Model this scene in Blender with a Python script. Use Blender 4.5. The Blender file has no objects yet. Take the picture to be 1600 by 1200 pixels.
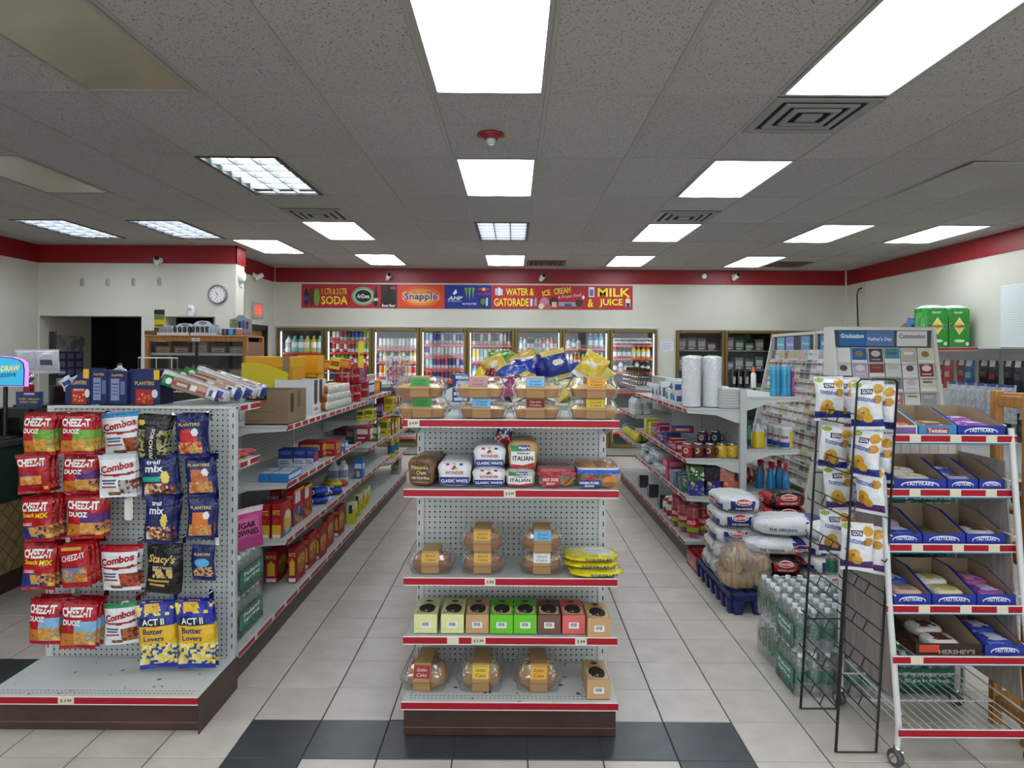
import bpy, math, random
from mathutils import Vector, Matrix, Euler
random.seed(7)
R = math.radians
SC = bpy.context.scene
COL = SC.collection
# ---------------------------------------------------------------- camera, world, exposure
F, CX, CY, HC, ROLL = 1108.0, 804.0, 553.0, 1.64, R(.35)
cam = bpy.data.cameras.new('camera'); camo = bpy.data.objects.new('camera', cam); COL.objects.link(camo)
camo.location = (0, 0, HC)
camo.rotation_euler = (Matrix.Rotation(R(90), 4, 'X') @ Matrix.Rotation(ROLL, 4, 'Z')).to_euler()
cam.sensor_width = 36; cam.lens = F / 1600 * 36; cam.shift_x = -4 / 1600; cam.shift_y = -47 / 1600
cam.clip_start = .05; cam.clip_end = 60
SC.camera = camo
wd = bpy.data.worlds.new('world'); SC.world = wd; wd.use_nodes = True
wd.node_tree.nodes['Background'].inputs[0].default_value = (.86, .93, 1.0, 1)
wd.node_tree.nodes['Background'].inputs[1].default_value = 3.0
SC.view_settings.view_transform = 'Standard'; SC.view_settings.look = 'None'
SC.view_settings.gamma = 1; SC.view_settings.use_curve_mapping = False
SC.view_settings.exposure = 0.0
LAMP = 9.0          # radiance of a lit ceiling fixture
# ---------------------------------------------------------------- measuring helpers (metres from picture measurements)
CR, SR = math.cos(ROLL), math.sin(ROLL)
def der(x, y):
    dx, dy = x - CX, y - CY
    return dx * CR + dy * SR, -dx * SR + dy * CR
def W(x, y, Y):                       # point at depth Y
    dx, dy = der(x, y); return Vector((dx * Y / F, Y, HC - dy * Y / F))
def G(x, y, z):                       # point on the level z
    dx, dy = der(x, y); Y = F * (HC - z) / dy; return Vector((dx * Y / F, Y, z))
# ---------------------------------------------------------------- colour and materials
def lin(h):
    if not isinstance(h, str): return h
    o = []
    for i in (0, 2, 4):
        s = int(h[i:i + 2], 16) / 255
        o.append(s / 12.92 if s < .04045 else ((s + .055) / 1.055) ** 2.4)
    return tuple(o)
MATS = {}
def mat(name, col='808080', rough=.5, metal=0, attr=False, coat=0, bump=None, spec=.5):
    m = bpy.data.materials.new(name); m.use_nodes = True; MATS[name] = m
    nt = m.node_tree; b = nt.nodes['Principled BSDF']
    b.inputs['Base Color'].default_value = (*lin(col), 1); b.inputs['Roughness'].default_value = rough
    b.inputs['Metallic'].default_value = metal; b.inputs['Coat Weight'].default_value = coat
    b.inputs['Specular IOR Level'].default_value = spec
    if attr:
        a = nt.nodes.new('ShaderNodeAttribute'); a.attribute_name = 'Col'
        nt.links.new(a.outputs['Color'], b.inputs['Base Color'])
    if bump:
        t = nt.nodes.new('ShaderNodeTexCoord'); n = nt.nodes.new('ShaderNodeTexNoise'); n.inputs['Scale'].default_value = bump[0]; n.inputs['Detail'].default_value = 3
        nt.links.new(t.outputs['Object'], n.inputs['Vector'])
        bp = nt.nodes.new('ShaderNodeBump'); bp.inputs['Strength'].default_value = bump[1]; bp.inputs['Distance'].default_value = bump[2]
        nt.links.new(n.outputs['Fac'], bp.inputs['Height']); nt.links.new(bp.outputs['Normal'], b.inputs['Normal'])
    return m
mat('film', rough=.24, attr=True, bump=(16, .8, .022)); mat('card', rough=.55, attr=True); mat('gloss', rough=.18, attr=True, coat=.3)
mat('paint', rough=.4, attr=True); mat('metal', rough=.25, metal=1, attr=True); mat('matte', rough=.85, attr=True)
mat('wire_black', '101012', .35); mat('chrome', 'd8d8dc', .12, 1); mat('bronze', '7d6a40', .38, .6)
def clear(name, tint=(1, 1, 1), rough=.06, ior=1.45, boost=0.0, dif=0.0, bump=None):
    m = bpy.data.materials.new(name); m.use_nodes = True; MATS[name] = m
    nt = m.node_tree; nt.nodes.remove(nt.nodes['Principled BSDF']); out = nt.nodes['Material Output']
    tr = nt.nodes.new('ShaderNodeBsdfTransparent'); tr.inputs[0].default_value = (*tint, 1)
    gl = nt.nodes.new('ShaderNodeBsdfGlossy'); gl.inputs['Roughness'].default_value = rough
    fr = nt.nodes.new('ShaderNodeLayerWeight'); fr.inputs[0].default_value = .5
    pw = nt.nodes.new('ShaderNodeMath'); pw.operation = 'POWER'; pw.inputs[1].default_value = 5; nt.links.new(fr.outputs['Facing'], pw.inputs[0])
    ad = nt.nodes.new('ShaderNodeMath'); ad.operation = 'MULTIPLY_ADD'; ad.use_clamp = True; ad.inputs[1].default_value = .8; ad.inputs[2].default_value = .03 + boost
    mx = nt.nodes.new('ShaderNodeMixShader'); nt.links.new(pw.outputs[0], ad.inputs[0]); nt.links.new(ad.outputs[0], mx.inputs[0])
    src = tr
    if dif:
        df = nt.nodes.new('ShaderNodeBsdfDiffuse'); df.inputs[0].default_value = (.85, .88, .88, 1)
        m2 = nt.nodes.new('ShaderNodeMixShader'); m2.inputs[0].default_value = dif
        nt.links.new(tr.outputs[0], m2.inputs[1]); nt.links.new(df.outputs[0], m2.inputs[2]); src = m2
    nt.links.new(src.outputs[0], mx.inputs[1]); nt.links.new(gl.outputs[0], mx.inputs[2]); nt.links.new(mx.outputs[0], out.inputs[0])
    if bump:
        t = nt.nodes.new('ShaderNodeTexCoord'); n = nt.nodes.new('ShaderNodeTexNoise'); n.inputs['Scale'].default_value = bump[0]
        bp = nt.nodes.new('ShaderNodeBump'); bp.inputs['Strength'].default_value = bump[1]; bp.inputs['Distance'].default_value = .02
        nt.links.new(t.outputs['Object'], n.inputs['Vector']); nt.links.new(n.outputs['Fac'], bp.inputs['Height'])
        nt.links.new(bp.outputs['Normal'], gl.inputs['Normal']); nt.links.new(bp.outputs['Normal'], fr.inputs['Normal'])
clear('glass', rough=.02); clear('plastic', rough=.1, boost=.07, dif=.07); clear('wrap', rough=.12, boost=.04, dif=.06, bump=(25, .9))
clear('wrap_dull', rough=.25, boost=.05, dif=.16, bump=(18, .9)); clear('water', (.93, .97, .97), .08, boost=.05, dif=.12)
def emis(name, col, s):
    m = bpy.data.materials.new(name); m.use_nodes = True; MATS[name] = m; b = m.node_tree.nodes['Principled BSDF']
    b.inputs['Base Color'].default_value = (.05, .05, .05, 1); b.inputs['Emission Color'].default_value = (*lin(col), 1); b.inputs['Emission Strength'].default_value = s
    return m
def N(nt, t, **kw):
    n = nt.nodes.new(t)
    for k, v in kw.items(): setattr(n, k, v)
    return n
def mathn(nt, op, a, b=None):
    n = N(nt, 'ShaderNodeMath', operation=op)
    for i, s in enumerate((a, b)):
        if s is None: continue
        if isinstance(s, (int, float)): n.inputs[i].default_value = s
        else: nt.links.new(s, n.inputs[i])
    return n.outputs[0]
def mixc(nt, fac, a, b):
    n = N(nt, 'ShaderNodeMix', data_type='RGBA')
    for i, s in ((0, fac), (6, a), (7, b)):
        if isinstance(s, (int, float)): n.inputs[i].default_value = s
        elif isinstance(s, (str, tuple)): n.inputs[i].default_value = (*lin(s), 1)
        else: nt.links.new(s, n.inputs[i])
    return n.outputs[2]
def pegboard(name, ax, base='c4c8c4', step=.0254, r=.0042):       # painted board with punched holes
    m = mat(name, base, .42); nt = m.node_tree; b = nt.nodes['Principled BSDF']
    t = N(nt, 'ShaderNodeTexCoord'); s = N(nt, 'ShaderNodeSeparateXYZ'); nt.links.new(t.outputs['Object'], s.inputs[0])
    d = []
    for a in ax:
        f = mathn(nt, 'FLOORED_MODULO', s.outputs[a], step); f = mathn(nt, 'SUBTRACT', f, step / 2); d.append(mathn(nt, 'MULTIPLY', f, f))
    q = mathn(nt, 'LESS_THAN', mathn(nt, 'ADD', d[0], d[1]), r * r)
    nt.links.new(mixc(nt, q, base, '0c0c0c'), b.inputs['Base Color'])
pegboard('peg_front', (0, 2)); pegboard('peg_side', (1, 2), 'b4b6b0'); pegboard('peg_wall', (1, 2), 'dcdfe0', .0254, .0032)
def woodmat(name, a, b_, sc, rough=.4, axis=2):
    m = mat(name, a, rough); nt = m.node_tree; b = nt.nodes['Principled BSDF']
    t = N(nt, 'ShaderNodeTexCoord'); mp = N(nt, 'ShaderNodeMapping'); s = [sc, sc, sc]; s[axis] = sc * .08; mp.inputs['Scale'].default_value = s
    n = N(nt, 'ShaderNodeTexNoise'); n.inputs['Scale'].default_value = 1; n.inputs['Detail'].default_value = 4; n.inputs['Distortion'].default_value = 1.2
    nt.links.new(t.outputs['Object'], mp.inputs[0]); nt.links.new(mp.outputs[0], n.inputs['Vector'])
    cr = N(nt, 'ShaderNodeMapRange'); cr.inputs[1].default_value = .35; cr.inputs[2].default_value = .65; nt.links.new(n.outputs['Fac'], cr.inputs[0])
    nt.links.new(mixc(nt, cr.outputs[0], a, b_), b.inputs['Base Color'])
woodmat('oak', 'b5803f', '96622a', 60); woodmat('greywood', 'a59a94', '8b807b', 45, .6); woodmat('firewood', 'c99a55', '7c5126', 30, .8)
def noisy(name, a, b_, sc, lo, hi, rough, bump=0, rand=0.0, metal=0, detail=6):
    m = mat(name, a, rough, metal); nt = m.node_tree; b = nt.nodes['Principled BSDF']
    t = N(nt, 'ShaderNodeTexCoord'); g = N(nt, 'ShaderNodeNewGeometry')
    n = N(nt, 'ShaderNodeTexNoise'); n.inputs['Scale'].default_value = sc; n.inputs['Detail'].default_value = detail; nt.links.new(g.outputs['Position'], n.inputs['Vector'])
    cr = N(nt, 'ShaderNodeMapRange'); cr.inputs[1].default_value = lo; cr.inputs[2].default_value = hi; nt.links.new(n.outputs['Fac'], cr.inputs[0])
    c = mixc(nt, cr.outputs[0], a, b_)
    if rand:
        oi = N(nt, 'ShaderNodeObjectInfo'); hv = N(nt, 'ShaderNodeHueSaturation'); nt.links.new(c, hv.inputs['Color'])
        v = mathn(nt, 'ADD', mathn(nt, 'MULTIPLY', oi.outputs['Random'], rand), 1 - rand / 2); nt.links.new(v, hv.inputs['Value']); c = hv.outputs[0]
    nt.links.new(c, b.inputs['Base Color'])
    if bump:
        bp = N(nt, 'ShaderNodeBump'); bp.inputs['Strength'].default_value = bump; bp.inputs['Distance'].default_value = .004
        nt.links.new(n.outputs['Fac'], bp.inputs['Height']); nt.links.new(bp.outputs['Normal'], b.inputs['Normal'])
    return m
noisy('wall_paint', 'd6d3c6', 'cbc8ba', 1.2, .35, .7, .55); noisy('band_red', '96101c', '8c0e1a', 2, .3, .7, .4)
noisy('tile_light', 'd2c8be', 'c3b9ae', 7, .3, .7, .32, rand=.12); noisy('tile_dark', '41464b', '35393e', 9, .3, .7, .33, rand=.12)
noisy('grout', '4a4540', '3a3632', 20, .3, .7, .8); noisy('kick_brown', '4c342b', '3f2a22', 6, .35, .7, .42)
noisy('ceiling_tile', 'aeaba7', '4a4744', 110, .585, .68, .9, .15, .07, detail=3); noisy('ceiling_flat', 'aeaba5', 'a4a19b', 2, .3, .7, .7)
noisy('deck_paint', 'c3c6c3', 'b6b9b6', 3, .35, .7, .38)
noisy('deck_scuffed', 'cdd0cd', '2c2c2c', 26, .665, .685, .38)
noisy('quilt_gold', 'b8a070', '94804f', 12, .3, .7, .4)
mat('ceiling_grid', 'a09d98', .5); mat('dark_room', '0c0b0b', .9); mat('strip_red', 'a60a24', .42, spec=.35)  # near-black paint standing in for unlit interiors
def lampmat():
    m = bpy.data.materials.new('lamp_lens'); m.use_nodes = True; MATS['lamp_lens'] = m; nt = m.node_tree; b = nt.nodes['Principled BSDF']
    t = N(nt, 'ShaderNodeTexCoord'); s = N(nt, 'ShaderNodeSeparateXYZ'); nt.links.new(t.outputs['Object'], s.inputs[0])
    # two tubes behind the prismatic lens
    d = mathn(nt, 'ABSOLUTE', mathn(nt, 'SUBTRACT', mathn(nt, 'ABSOLUTE', s.outputs[0]), .13))
    g = mathn(nt, 'POWER', 2.718, mathn(nt, 'MULTIPLY', mathn(nt, 'MULTIPLY', d, d), -220.0))
    st = mathn(nt, 'MULTIPLY', mathn(nt, 'ADD', mathn(nt, 'MULTIPLY', g, 1.1), .42), LAMP)
    b.inputs['Base Color'].default_value = (.6, .6, .6, 1); b.inputs['Emission Color'].default_value = (.84, .93, 1.0, 1)
    nt.links.new(st, b.inputs['Emission Strength'])
lampmat()
emis('lamp_tube', 'e8f1ff', LAMP * 1.1); emis('case_light', 'f4f8ff', 9); emis('sign_red', 'ff3020', 2.0)
# ---------------------------------------------------------------- mesh builder
_tc = {}
def tmesh(s, bold, shear):
    k = (s, bold, shear)
    if k in _tc: return _tc[k]
    cu = bpy.data.curves.new('t', 'FONT'); cu.body = s; cu.resolution_u = 2; cu.offset = bold * .022; cu.shear = shear
    ob = bpy.data.objects.new('t', cu); me = ob.to_mesh()
    v = [(p.co.x, p.co.y) for p in me.vertices]; f = [tuple(p.vertices) for p in me.polygons]
    ob.to_mesh_clear(); bpy.data.objects.remove(ob); bpy.data.curves.remove(cu)
    x0, x1 = min(p[0] for p in v), max(p[0] for p in v); y0, y1 = min(p[1] for p in v), max(p[1] for p in v)
    hh = y1 - y0
    r = ([((p[0] - (x0 + x1) / 2) / hh, (p[1] - (y0 + y1) / 2) / hh) for p in v], f, (x1 - x0) / hh)
    _tc[k] = r; return r
class MB:
    def __init__(s): s.v = []; s.f = []; s.c = []; s.m = []; s.s = []
    def add(s, vs, fs, col, m=0, sm=False):
        o = len(s.v); s.v += [tuple(p) for p in vs]
        per = isinstance(col, list)
        if not per: col = lin(col)
        for i, f in enumerate(fs):
            s.f.append(tuple(o + j for j in f)); s.c.append(lin(col[i]) if per else col); s.m.append(m); s.s.append(sm)
        return s
    def quad(s, a, b, c, d, col, m=0): return s.add([a, b, c, d], [(0, 1, 2, 3)], col, m)
    def box(s, x0, x1, y0, y1, z0, z1, col='808080', m=0, bev=0):
        if not bev:
            vs = [(x, y, z) for z in (z0, z1) for y in (y0, y1) for x in (x0, x1)]
            return s.add(vs, [(0, 2, 3, 1), (4, 5, 7, 6), (0, 1, 5, 4), (2, 6, 7, 3), (0, 4, 6, 2), (1, 3, 7, 5)], col, m)
        vs = []; ix = {}
        for k, z in enumerate((z0, z1)):
            for j, y in enumerate((y0, y1)):
                for i, x in enumerate((x0, x1)):
                    for a in range(3):
                        p = [x + (bev if i == 0 else -bev) * (a != 0), y + (bev if j == 0 else -bev) * (a != 1), z + (bev if k == 0 else -bev) * (a != 2)]
                        ix[i, j, k, a] = len(vs); vs.append(p)
        g = lambda i, j, k, a: ix[i, j, k, a]
        fs = []
        for e in (0, 1):
            q = [g(e, 0, 0, 0), g(e, 1, 0, 0), g(e, 1, 1, 0), g(e, 0, 1, 0)]; fs.append(q if e else q[::-1])
            q = [g(0, e, 0, 1), g(0, e, 1, 1), g(1, e, 1, 1), g(1, e, 0, 1)]; fs.append(q if e else q[::-1])
            q = [g(0, 0, e, 2), g(1, 0, e, 2), g(1, 1, e, 2), g(0, 1, e, 2)]; fs.append(q if e else q[::-1])
        for a in (0, 1):
            for b in (0, 1):
                q = [g(0, a, b, 1), g(1, a, b, 1), g(1, a, b, 2), g(0, a, b, 2)]; fs.append(q if a != b else q[::-1])
                q = [g(a, 0, b, 0), g(a, 1, b, 0), g(a, 1, b, 2), g(a, 0, b, 2)]; fs.append(q if a == b else q[::-1])
                q = [g(a, b, 0, 0), g(a, b, 1, 0), g(a, b, 1, 1), g(a, b, 0, 1)]; fs.append(q if a != b else q[::-1])
                for c in (0, 1):
                    q = [g(a, b, c, 0), g(a, b, c, 1), g(a, b, c, 2)]; fs.append(q if (a + b + c) % 2 else q[::-1])
        return s.add(vs, fs, col, m)
    def loft(s, secs, col, m=0, sm=True, cap=(True, True), closed=True, ccol=None):   # secs: list of point loops
        n = len(secs[0]); vs = [p for q in secs for p in q]; fs = []; cs = []
        for i in range(len(secs) - 1):
            c = col[i] if isinstance(col, list) else col
            for j in range(n if closed else n - 1):
                k = (j + 1) % n; fs.append((i * n + j, i * n + k, (i + 1) * n + k, (i + 1) * n + j)); cs.append(c)
        s.add(vs, fs, cs, m, sm)
        c0 = col[0] if isinstance(col, list) else col; c1 = col[-1] if isinstance(col, list) else col
        if ccol: c0 = c1 = ccol
        if cap[0]: s.add(secs[0], [tuple(range(n))[::-1]], c0, m)
        if cap[1]: s.add(secs[-1], [tuple(range(n))], c1, m)
        return s
    def lathe(s, prof, n, col='808080', m=0, cx=0, cy=0, sx=1, sy=1, sm=True, cap=(True, True), z0=0):
        secs = [[(cx + r * sx * math.cos(2 * math.pi * j / n), cy + r * sy * math.sin(2 * math.pi * j / n), z + z0) for j in range(n)] for r, z in prof]
        return s.loft(secs, col, m, sm, cap)
    def tube(s, pts, r, col='808080', m=0, n=6, closed=False):
        P = [Vector(p) for p in pts]; secs = []; N_ = len(P)
        for i, p in enumerate(P):
            a = P[(i - 1) % N_] if (closed or i) else p; b = P[(i + 1) % N_] if (closed or i < N_ - 1) else p
            t = (b - a).normalized()
            u = t.cross(Vector((0, 0, 1)));
            if u.length < .2: u = t.cross(Vector((0, 1, 0)))
            u.normalize(); w = t.cross(u)
            k = 1.0
            if 0 < i < N_ - 1 or closed:
                cth = max(.35, math.sqrt(max(0, (1 + (P[i] - a).normalized().dot((b - P[i]).normalized())) / 2))); k = 1 / cth
            secs.append([p + (u * math.cos(2 * math.pi * j / n) + w * math.sin(2 * math.pi * j / n)) * r * (k if k < 1.5 else 1.2) for j in range(n)])
        if closed: secs.append(secs[0])
        return s.loft(secs, col, m, True, (not closed, not closed))
    def surf(s, fn, nu, nv, colfn, m=0, sm=True):
        vs = [fn(i / nu, j / nv) for j in range(nv + 1) for i in range(nu + 1)]; fs = []; cs = []
        for j in range(nv):
            for i in range(nu):
                a = j * (nu + 1) + i; fs.append((a, a + 1, a + nu + 2, a + nu + 1)); cs.append(colfn((i + .5) / nu, (j + .5) / nv) if callable(colfn) else colfn)
        return s.add(vs, fs, cs, m, sm)
    def text(s, t, fn, cx, cy, h, col, w=None, bold=1, shear=0, rot=0, m=0):   # fn maps flat (x, y) to a point
        v, f, asp = tmesh(t, bold, shear); k = (w / asp) if w else h
        c_, s_ = math.cos(rot), math.sin(rot)
        return s.add([fn(cx + p[0] * k * c_ - p[1] * h * s_, cy + p[0] * k * s_ + p[1] * h * c_) for p in v], f, col, m)
    def decals(s, fn, w, h, layers, e0=.0004):     # flat print on a panel of size w x h; fn(x, y, lift)
        e = e0
        for L in layers:
            k = L[0]; e += .00025
            if k == 'r': s.add([fn(L[1] * w, L[2] * h, e), fn(L[3] * w, L[2] * h, e), fn(L[3] * w, L[4] * h, e), fn(L[1] * w, L[4] * h, e)], [(0, 1, 2, 3)], L[5])
            elif k == 'e': s.add([fn((L[1] + L[3] * math.cos(i * math.pi / 10)) * w, (L[2] + L[4] * math.sin(i * math.pi / 10)) * h, e) for i in range(20)], [tuple(range(20))], L[5])
            elif k == 'p': s.add([fn(p[0] * w, p[1] * h, e) for p in L[1]], [tuple(range(len(L[1])))], L[2])
            elif k == 'n':
                rr = random.Random(int(L[1] * 99 + L[2] * 77 + len(L[5])))
                for i in range(L[6] if len(L) > 6 else 14):
                    x = rr.uniform(L[1], L[3]); y = rr.uniform(L[2], L[4]); q = (L[3] - L[1]) * rr.uniform(.06, .13); c = rr.choice(L[5])
                    e += .00003; a0 = rr.random() * 3
                    s.add([fn((x + q * math.cos(a0 + j * 1.257)) * w, y * h + q * w * math.sin(a0 + j * 1.257), e) for j in range(5)], [(0, 1, 2, 3, 4)], c)
            elif k == 't': s.text(L[1], lambda x, y: fn(x, y, e), L[2] * w, L[3] * h, L[4] * h, L[5], (L[6] * w) if len(L) > 6 and L[6] else None, *(L[7:]))
        return s
    def mesh(s, name, mats):
        me = bpy.data.meshes.new(name); me.from_pydata(s.v, [], s.f)
        if isinstance(mats, str): mats = [mats]
        for k in mats: me.materials.append(MATS[k])
        me.polygons.foreach_set('material_index', s.m); me.polygons.foreach_set('use_smooth', s.s)
        at = me.color_attributes.new('Col', 'FLOAT_COLOR', 'CORNER'); buf = []
        for f, c in zip(s.f, s.c): buf += [c[0], c[1], c[2], 1.0] * len(f)
        at.data.foreach_set('color', buf); me.update(); return me
    def build(s, name, mats, parent=None, loc=None, rz=0):
        return mk(name, s.mesh(name, mats), parent, loc, rz)
def mk(name, me, parent=None, loc=None, rz=0, rot=None):
    o = bpy.data.objects.new(name, me); COL.objects.link(o)
    if parent: o.parent = parent
    if loc is not None: o.location = loc
    if rz: o.rotation_euler = (0, 0, rz)
    if rot is not None: o.rotation_euler = rot
    return o
_seen = {}
def tag(o, label, cat, group=None):
    o['label'] = label; o['category'] = cat
    if group: o['group'] = group
    if label in _seen and not group: print('DUPLABEL', label)
    if len(label.split()) > 16 or len(label.split()) < 4: print('LABELLEN', label)
    _seen[label] = 1
    return o
def thing(name, label, cat, loc=(0, 0, 0), rz=0, group=None, rot=None):
    o = mk(name, None, None, loc, rz, rot); o.empty_display_size = .05; return tag(o, label, cat, group)
def struct(o): o['kind'] = 'structure'; return o
def spawn(proto, name, label, cat, loc, rz=0, group=None, rot=None, sc=None):
    """proto: list of (part name, mesh, [sub parts]); one entry becomes a single mesh object"""
    if len(proto) == 1 and len(proto[0]) == 2:
        o = tag(mk(name, proto[0][1], None, loc, rz, rot), label, cat, group)
    else:
        o = thing(name, label, cat, loc, rz, group, rot)
        for p in proto:
            c = mk(p[0], p[1], o)
            for q in (p[2] if len(p) > 2 else []): mk(q[0], q[1], c)
    if sc: o.scale = sc
    return o
ORD = ['first', 'second', 'third', 'fourth', 'fifth', 'sixth', 'seventh', 'eighth', 'ninth', 'tenth', 'eleventh', 'twelfth', 'thirteenth', 'fourteenth', 'fifteenth', 'sixteenth']
def rrect(w, d, r, z, n=3, cx=0, cy=0):
    p = []
    for i, (sx, sy) in enumerate(((1, 1), (-1, 1), (-1, -1), (1, -1))):
        for k in range(n + 1):
            a = (i + k / n) * math.pi / 2; p.append((cx + sx * (w / 2 - r) + r * math.cos(a), cy + sy * (d / 2 - r) + r * math.sin(a), z))
    return p
# ---------------------------------------------------------------- product builders (front faces -Y, origin at the base)
def carton(w, d, h, col, Fr=(), Rt=(), Lf=(), Tp=(), mt='card', bev=.0015):
    b = MB(); b.box(-w / 2, w / 2, -d / 2, d / 2, 0, h, col, bev=bev)
    if Fr: b.decals(lambda x, y, e: (x - w / 2, -d / 2 - e, y), w, h, Fr)
    if Rt: b.decals(lambda x, y, e: (w / 2 + e, x - d / 2, y), d, h, Rt)
    if Lf: b.decals(lambda x, y, e: (-w / 2 - e, d / 2 - x, y), d, h, Lf)
    if Tp: b.decals(lambda x, y, e: (x - w / 2, y - d / 2, h + e), w, d, Tp)
    return [('box', b.mesh('carton', mt))]
def evalp(layers, u, v, asp):
    c = None
    for L in layers:
        k = L[0]
        if k == 'r' and L[1] <= u <= L[3] and L[2] <= v <= L[4]: c = L[5]
        elif k == 'e' and ((u - L[1]) / L[3]) ** 2 + ((v - L[2]) / L[4]) ** 2 < 1: c = L[5]
        elif k == 'n' and L[1] <= u <= L[3] and L[2] <= v <= L[4]:
            gx, gy = u * 13, v * 13 * asp; best = 9
            for ii in (-1, 0, 1):
                for jj in (-1, 0, 1):
                    k1, k2 = int(gx) + ii, int(gy) + jj; q = random.Random(k1 * 131 + k2 * 17 + len(L[5])); dd = (k1 + q.random() - gx) ** 2 + (k2 + q.random() - gy) ** 2
                    if dd < best: best = dd; pick = L[5][int(q.random() * len(L[5]))]
            c = pick or c
        elif k == 'd' and (v - L[2]) > (u - L[1]) * L[3]: c = L[4]
    return c
def pillow(w, h, t, layers, back, seed=1, nu=34, nv=46, hang=True, mt='film'):
    rr = random.Random(seed); ph = [rr.uniform(0, 6) for _ in range(4)]; fx = rr.uniform(-.5, .5)
    def prof(u, v):
        a = abs(2 * u - 1); g = max(0, 1 - a ** 2.6) ** .7
        vv = (v - .07) / .86; hh = 0 if vv <= 0 or vv >= 1 else math.sin(math.pi * vv) ** .55
        wr = 1 + .10 * math.sin(9 * u + 6 * v + ph[0]) + .07 * math.sin(17 * v - 7 * u + ph[1])
        return t / 2 * g * hh * wr
    def pos(u, v, sgn=-1, e=0):
        pin = 1 - .05 * math.sin(math.pi * v)
        return ((u - .5) * w * pin + .004 * math.sin(5 * v + ph[2]), sgn * (prof(u, v) + e) + .006 * math.sin(4 * u + ph[3]) * (1 if v > .8 or v < .2 else .4), v * h)
    b = MB()
    b.surf(lambda u, v: pos(u, v, -1, .0004), nu, nv, lambda u, v: evalp(layers, u, v, h / w))
    b.surf(lambda u, v: pos(1 - u, v, 1, .0004), 8, 10, back)
    for L in layers:
        if L[0] == 't':
            b.text(L[1], lambda x, y: pos(x, y, -1, .0022), L[2], L[3], L[4], L[5], *(L[6:]))
    return [('bag', b.mesh('bag', mt))]
def can(r, h, cols, n=12, mt='gloss'):
    b = MB(); b.lathe([(r * .8, 0), (r, h * .06), (r, h * .35), (r, h * .7), (r, h * .9), (r * .84, h * .97), (r * .8, h), (r * .74, h), (r * .72, h * .985)], n,
                      [cols[1], cols[1], cols[0], cols[0], cols[1], 'b8bcc0', 'c8ccd0', 'b0b4b8']); return [('can', b.mesh('can', mt))]
def bottle(r, h, liquid, label, cap, n=12, mt='gloss', shoulder=.68, neck=.36):
    b = MB(); b.lathe([(r * .85, 0), (r, h * .04), (r, h * .2), (r, h * .55), (r, h * shoulder), (r * .7, h * (shoulder + .1)), (r * neck, h * (shoulder + .2)), (r * neck, h * .93)], n,
                      [liquid, liquid, label, liquid, liquid, liquid, liquid], cap=(True, False))
    b.lathe([(r * neck * 1.12, h * .92), (r * neck * 1.12, h), (r * neck, h)], n, cap); return [('bottle', b.mesh('bottle', mt))]
def jug(w, d, h, body, label, cap):
    b = MB(); S = [rrect(w * k, d * k, .25 * min(w, d) * k, z * h) for k, z in ((.92, 0), (1, .04), (1, .3), (1, .62), (.85, .75), (.45, .86), (.4, .92))]
    b.loft(S, [body, body, label, body, body, body]); b.lathe([(w * .22, h * .91), (w * .22, h), (w * .2, h)], 10, cap)
    b.tube([(w * .3, 0, h * .86), (w * .46, 0, h * .78), (w * .46, 0, h * .62)], w * .05, body); return [('jug', b.mesh('jug', 'gloss'))]
# ================================================================ the room
ZC = HC + 1.378; XL, XR, YB, YF = -6.18, 5.40, 11.55, -3.2
XP, YP0, YP1 = -3.62, 9.2, 9.5            # partition in front of the kitchen
XD = -3.92                                # short wall with the exit sign
T0x, T0y, TS = -1.157, 3.17, .305
fl = struct(MB().box(XL - .3, XR + .3, YF, 13.2, -.12, -.003).build('floor', 'grout'))
tme = []
for nm in ('tile_light', 'tile_dark'):
    b = MB(); g = .0022; q = TS / 2 - g
    b.add([(-q, -q, -.004), (q, -q, -.004), (q, q, -.004), (-q, q, -.004), (-q + .002, -q + .002, 0), (q - .002, -q + .002, 0), (q - .002, q - .002, 0), (-q + .002, q - .002, 0)],
          [(4, 5, 6, 7), (0, 1, 5, 4), (1, 2, 6, 5), (2, 3, 7, 6), (3, 0, 4, 7)], '808080'); tme.append(b.mesh('floor_tile', nm))
def darktile(i, j):
    if j == -1 and 0 <= i <= 6: return True
    if j < -1 and i in (0, 6): return True
    if j == 1 and i in (-5, -6): return True
    if i == -6 and j < 1: return True
    return False
cells = []
for i in range(-16, 22):
    for j in range(-20, 28):
        x, y = T0x + (i + .5) * TS, T0y + (j + .5) * TS
        if x < XL or x > XR or y > YB or y < YF: continue
        vis = 2.6 < y and abs(x) / y < .76
        if -2.2 < x < -1.45 and 3.3 < y < 9: vis = False
        if -.4 < x < .35 and 3.3 < y < 9: vis = False
        if 1.5 < x < 2.2 and 4.7 < y < 9.2: vis = False
        if (x < -2.3 and y > 5.4) or (x > 2.4 and y > 5.5): vis = False
        if abs(x) / max(y, .1) > .35 and y > 6: vis = False
        cells.append((not vis, y, i, j, x))
cells.sort(); rest = [MB(), MB()]
for n, (hid, y, i, j, x) in enumerate(cells):
    k = 1 if darktile(i, j) else 0
    if n < 300 and not hid: mk('floor_tile', tme[k], fl, (x, y, 0))
    else:
        q = TS / 2 - .0022; rest[k].quad((x - q, y - q, 0), (x + q, y - q, 0), (x + q, y + q, 0), (x - q, y + q, 0), '808080')
for k, nm in ((0, 'tile_light'), (1, 'tile_dark')):
    o = rest[k].build('floor_tiles_beyond', nm, fl); o['kind'] = 'stuff'
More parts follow.
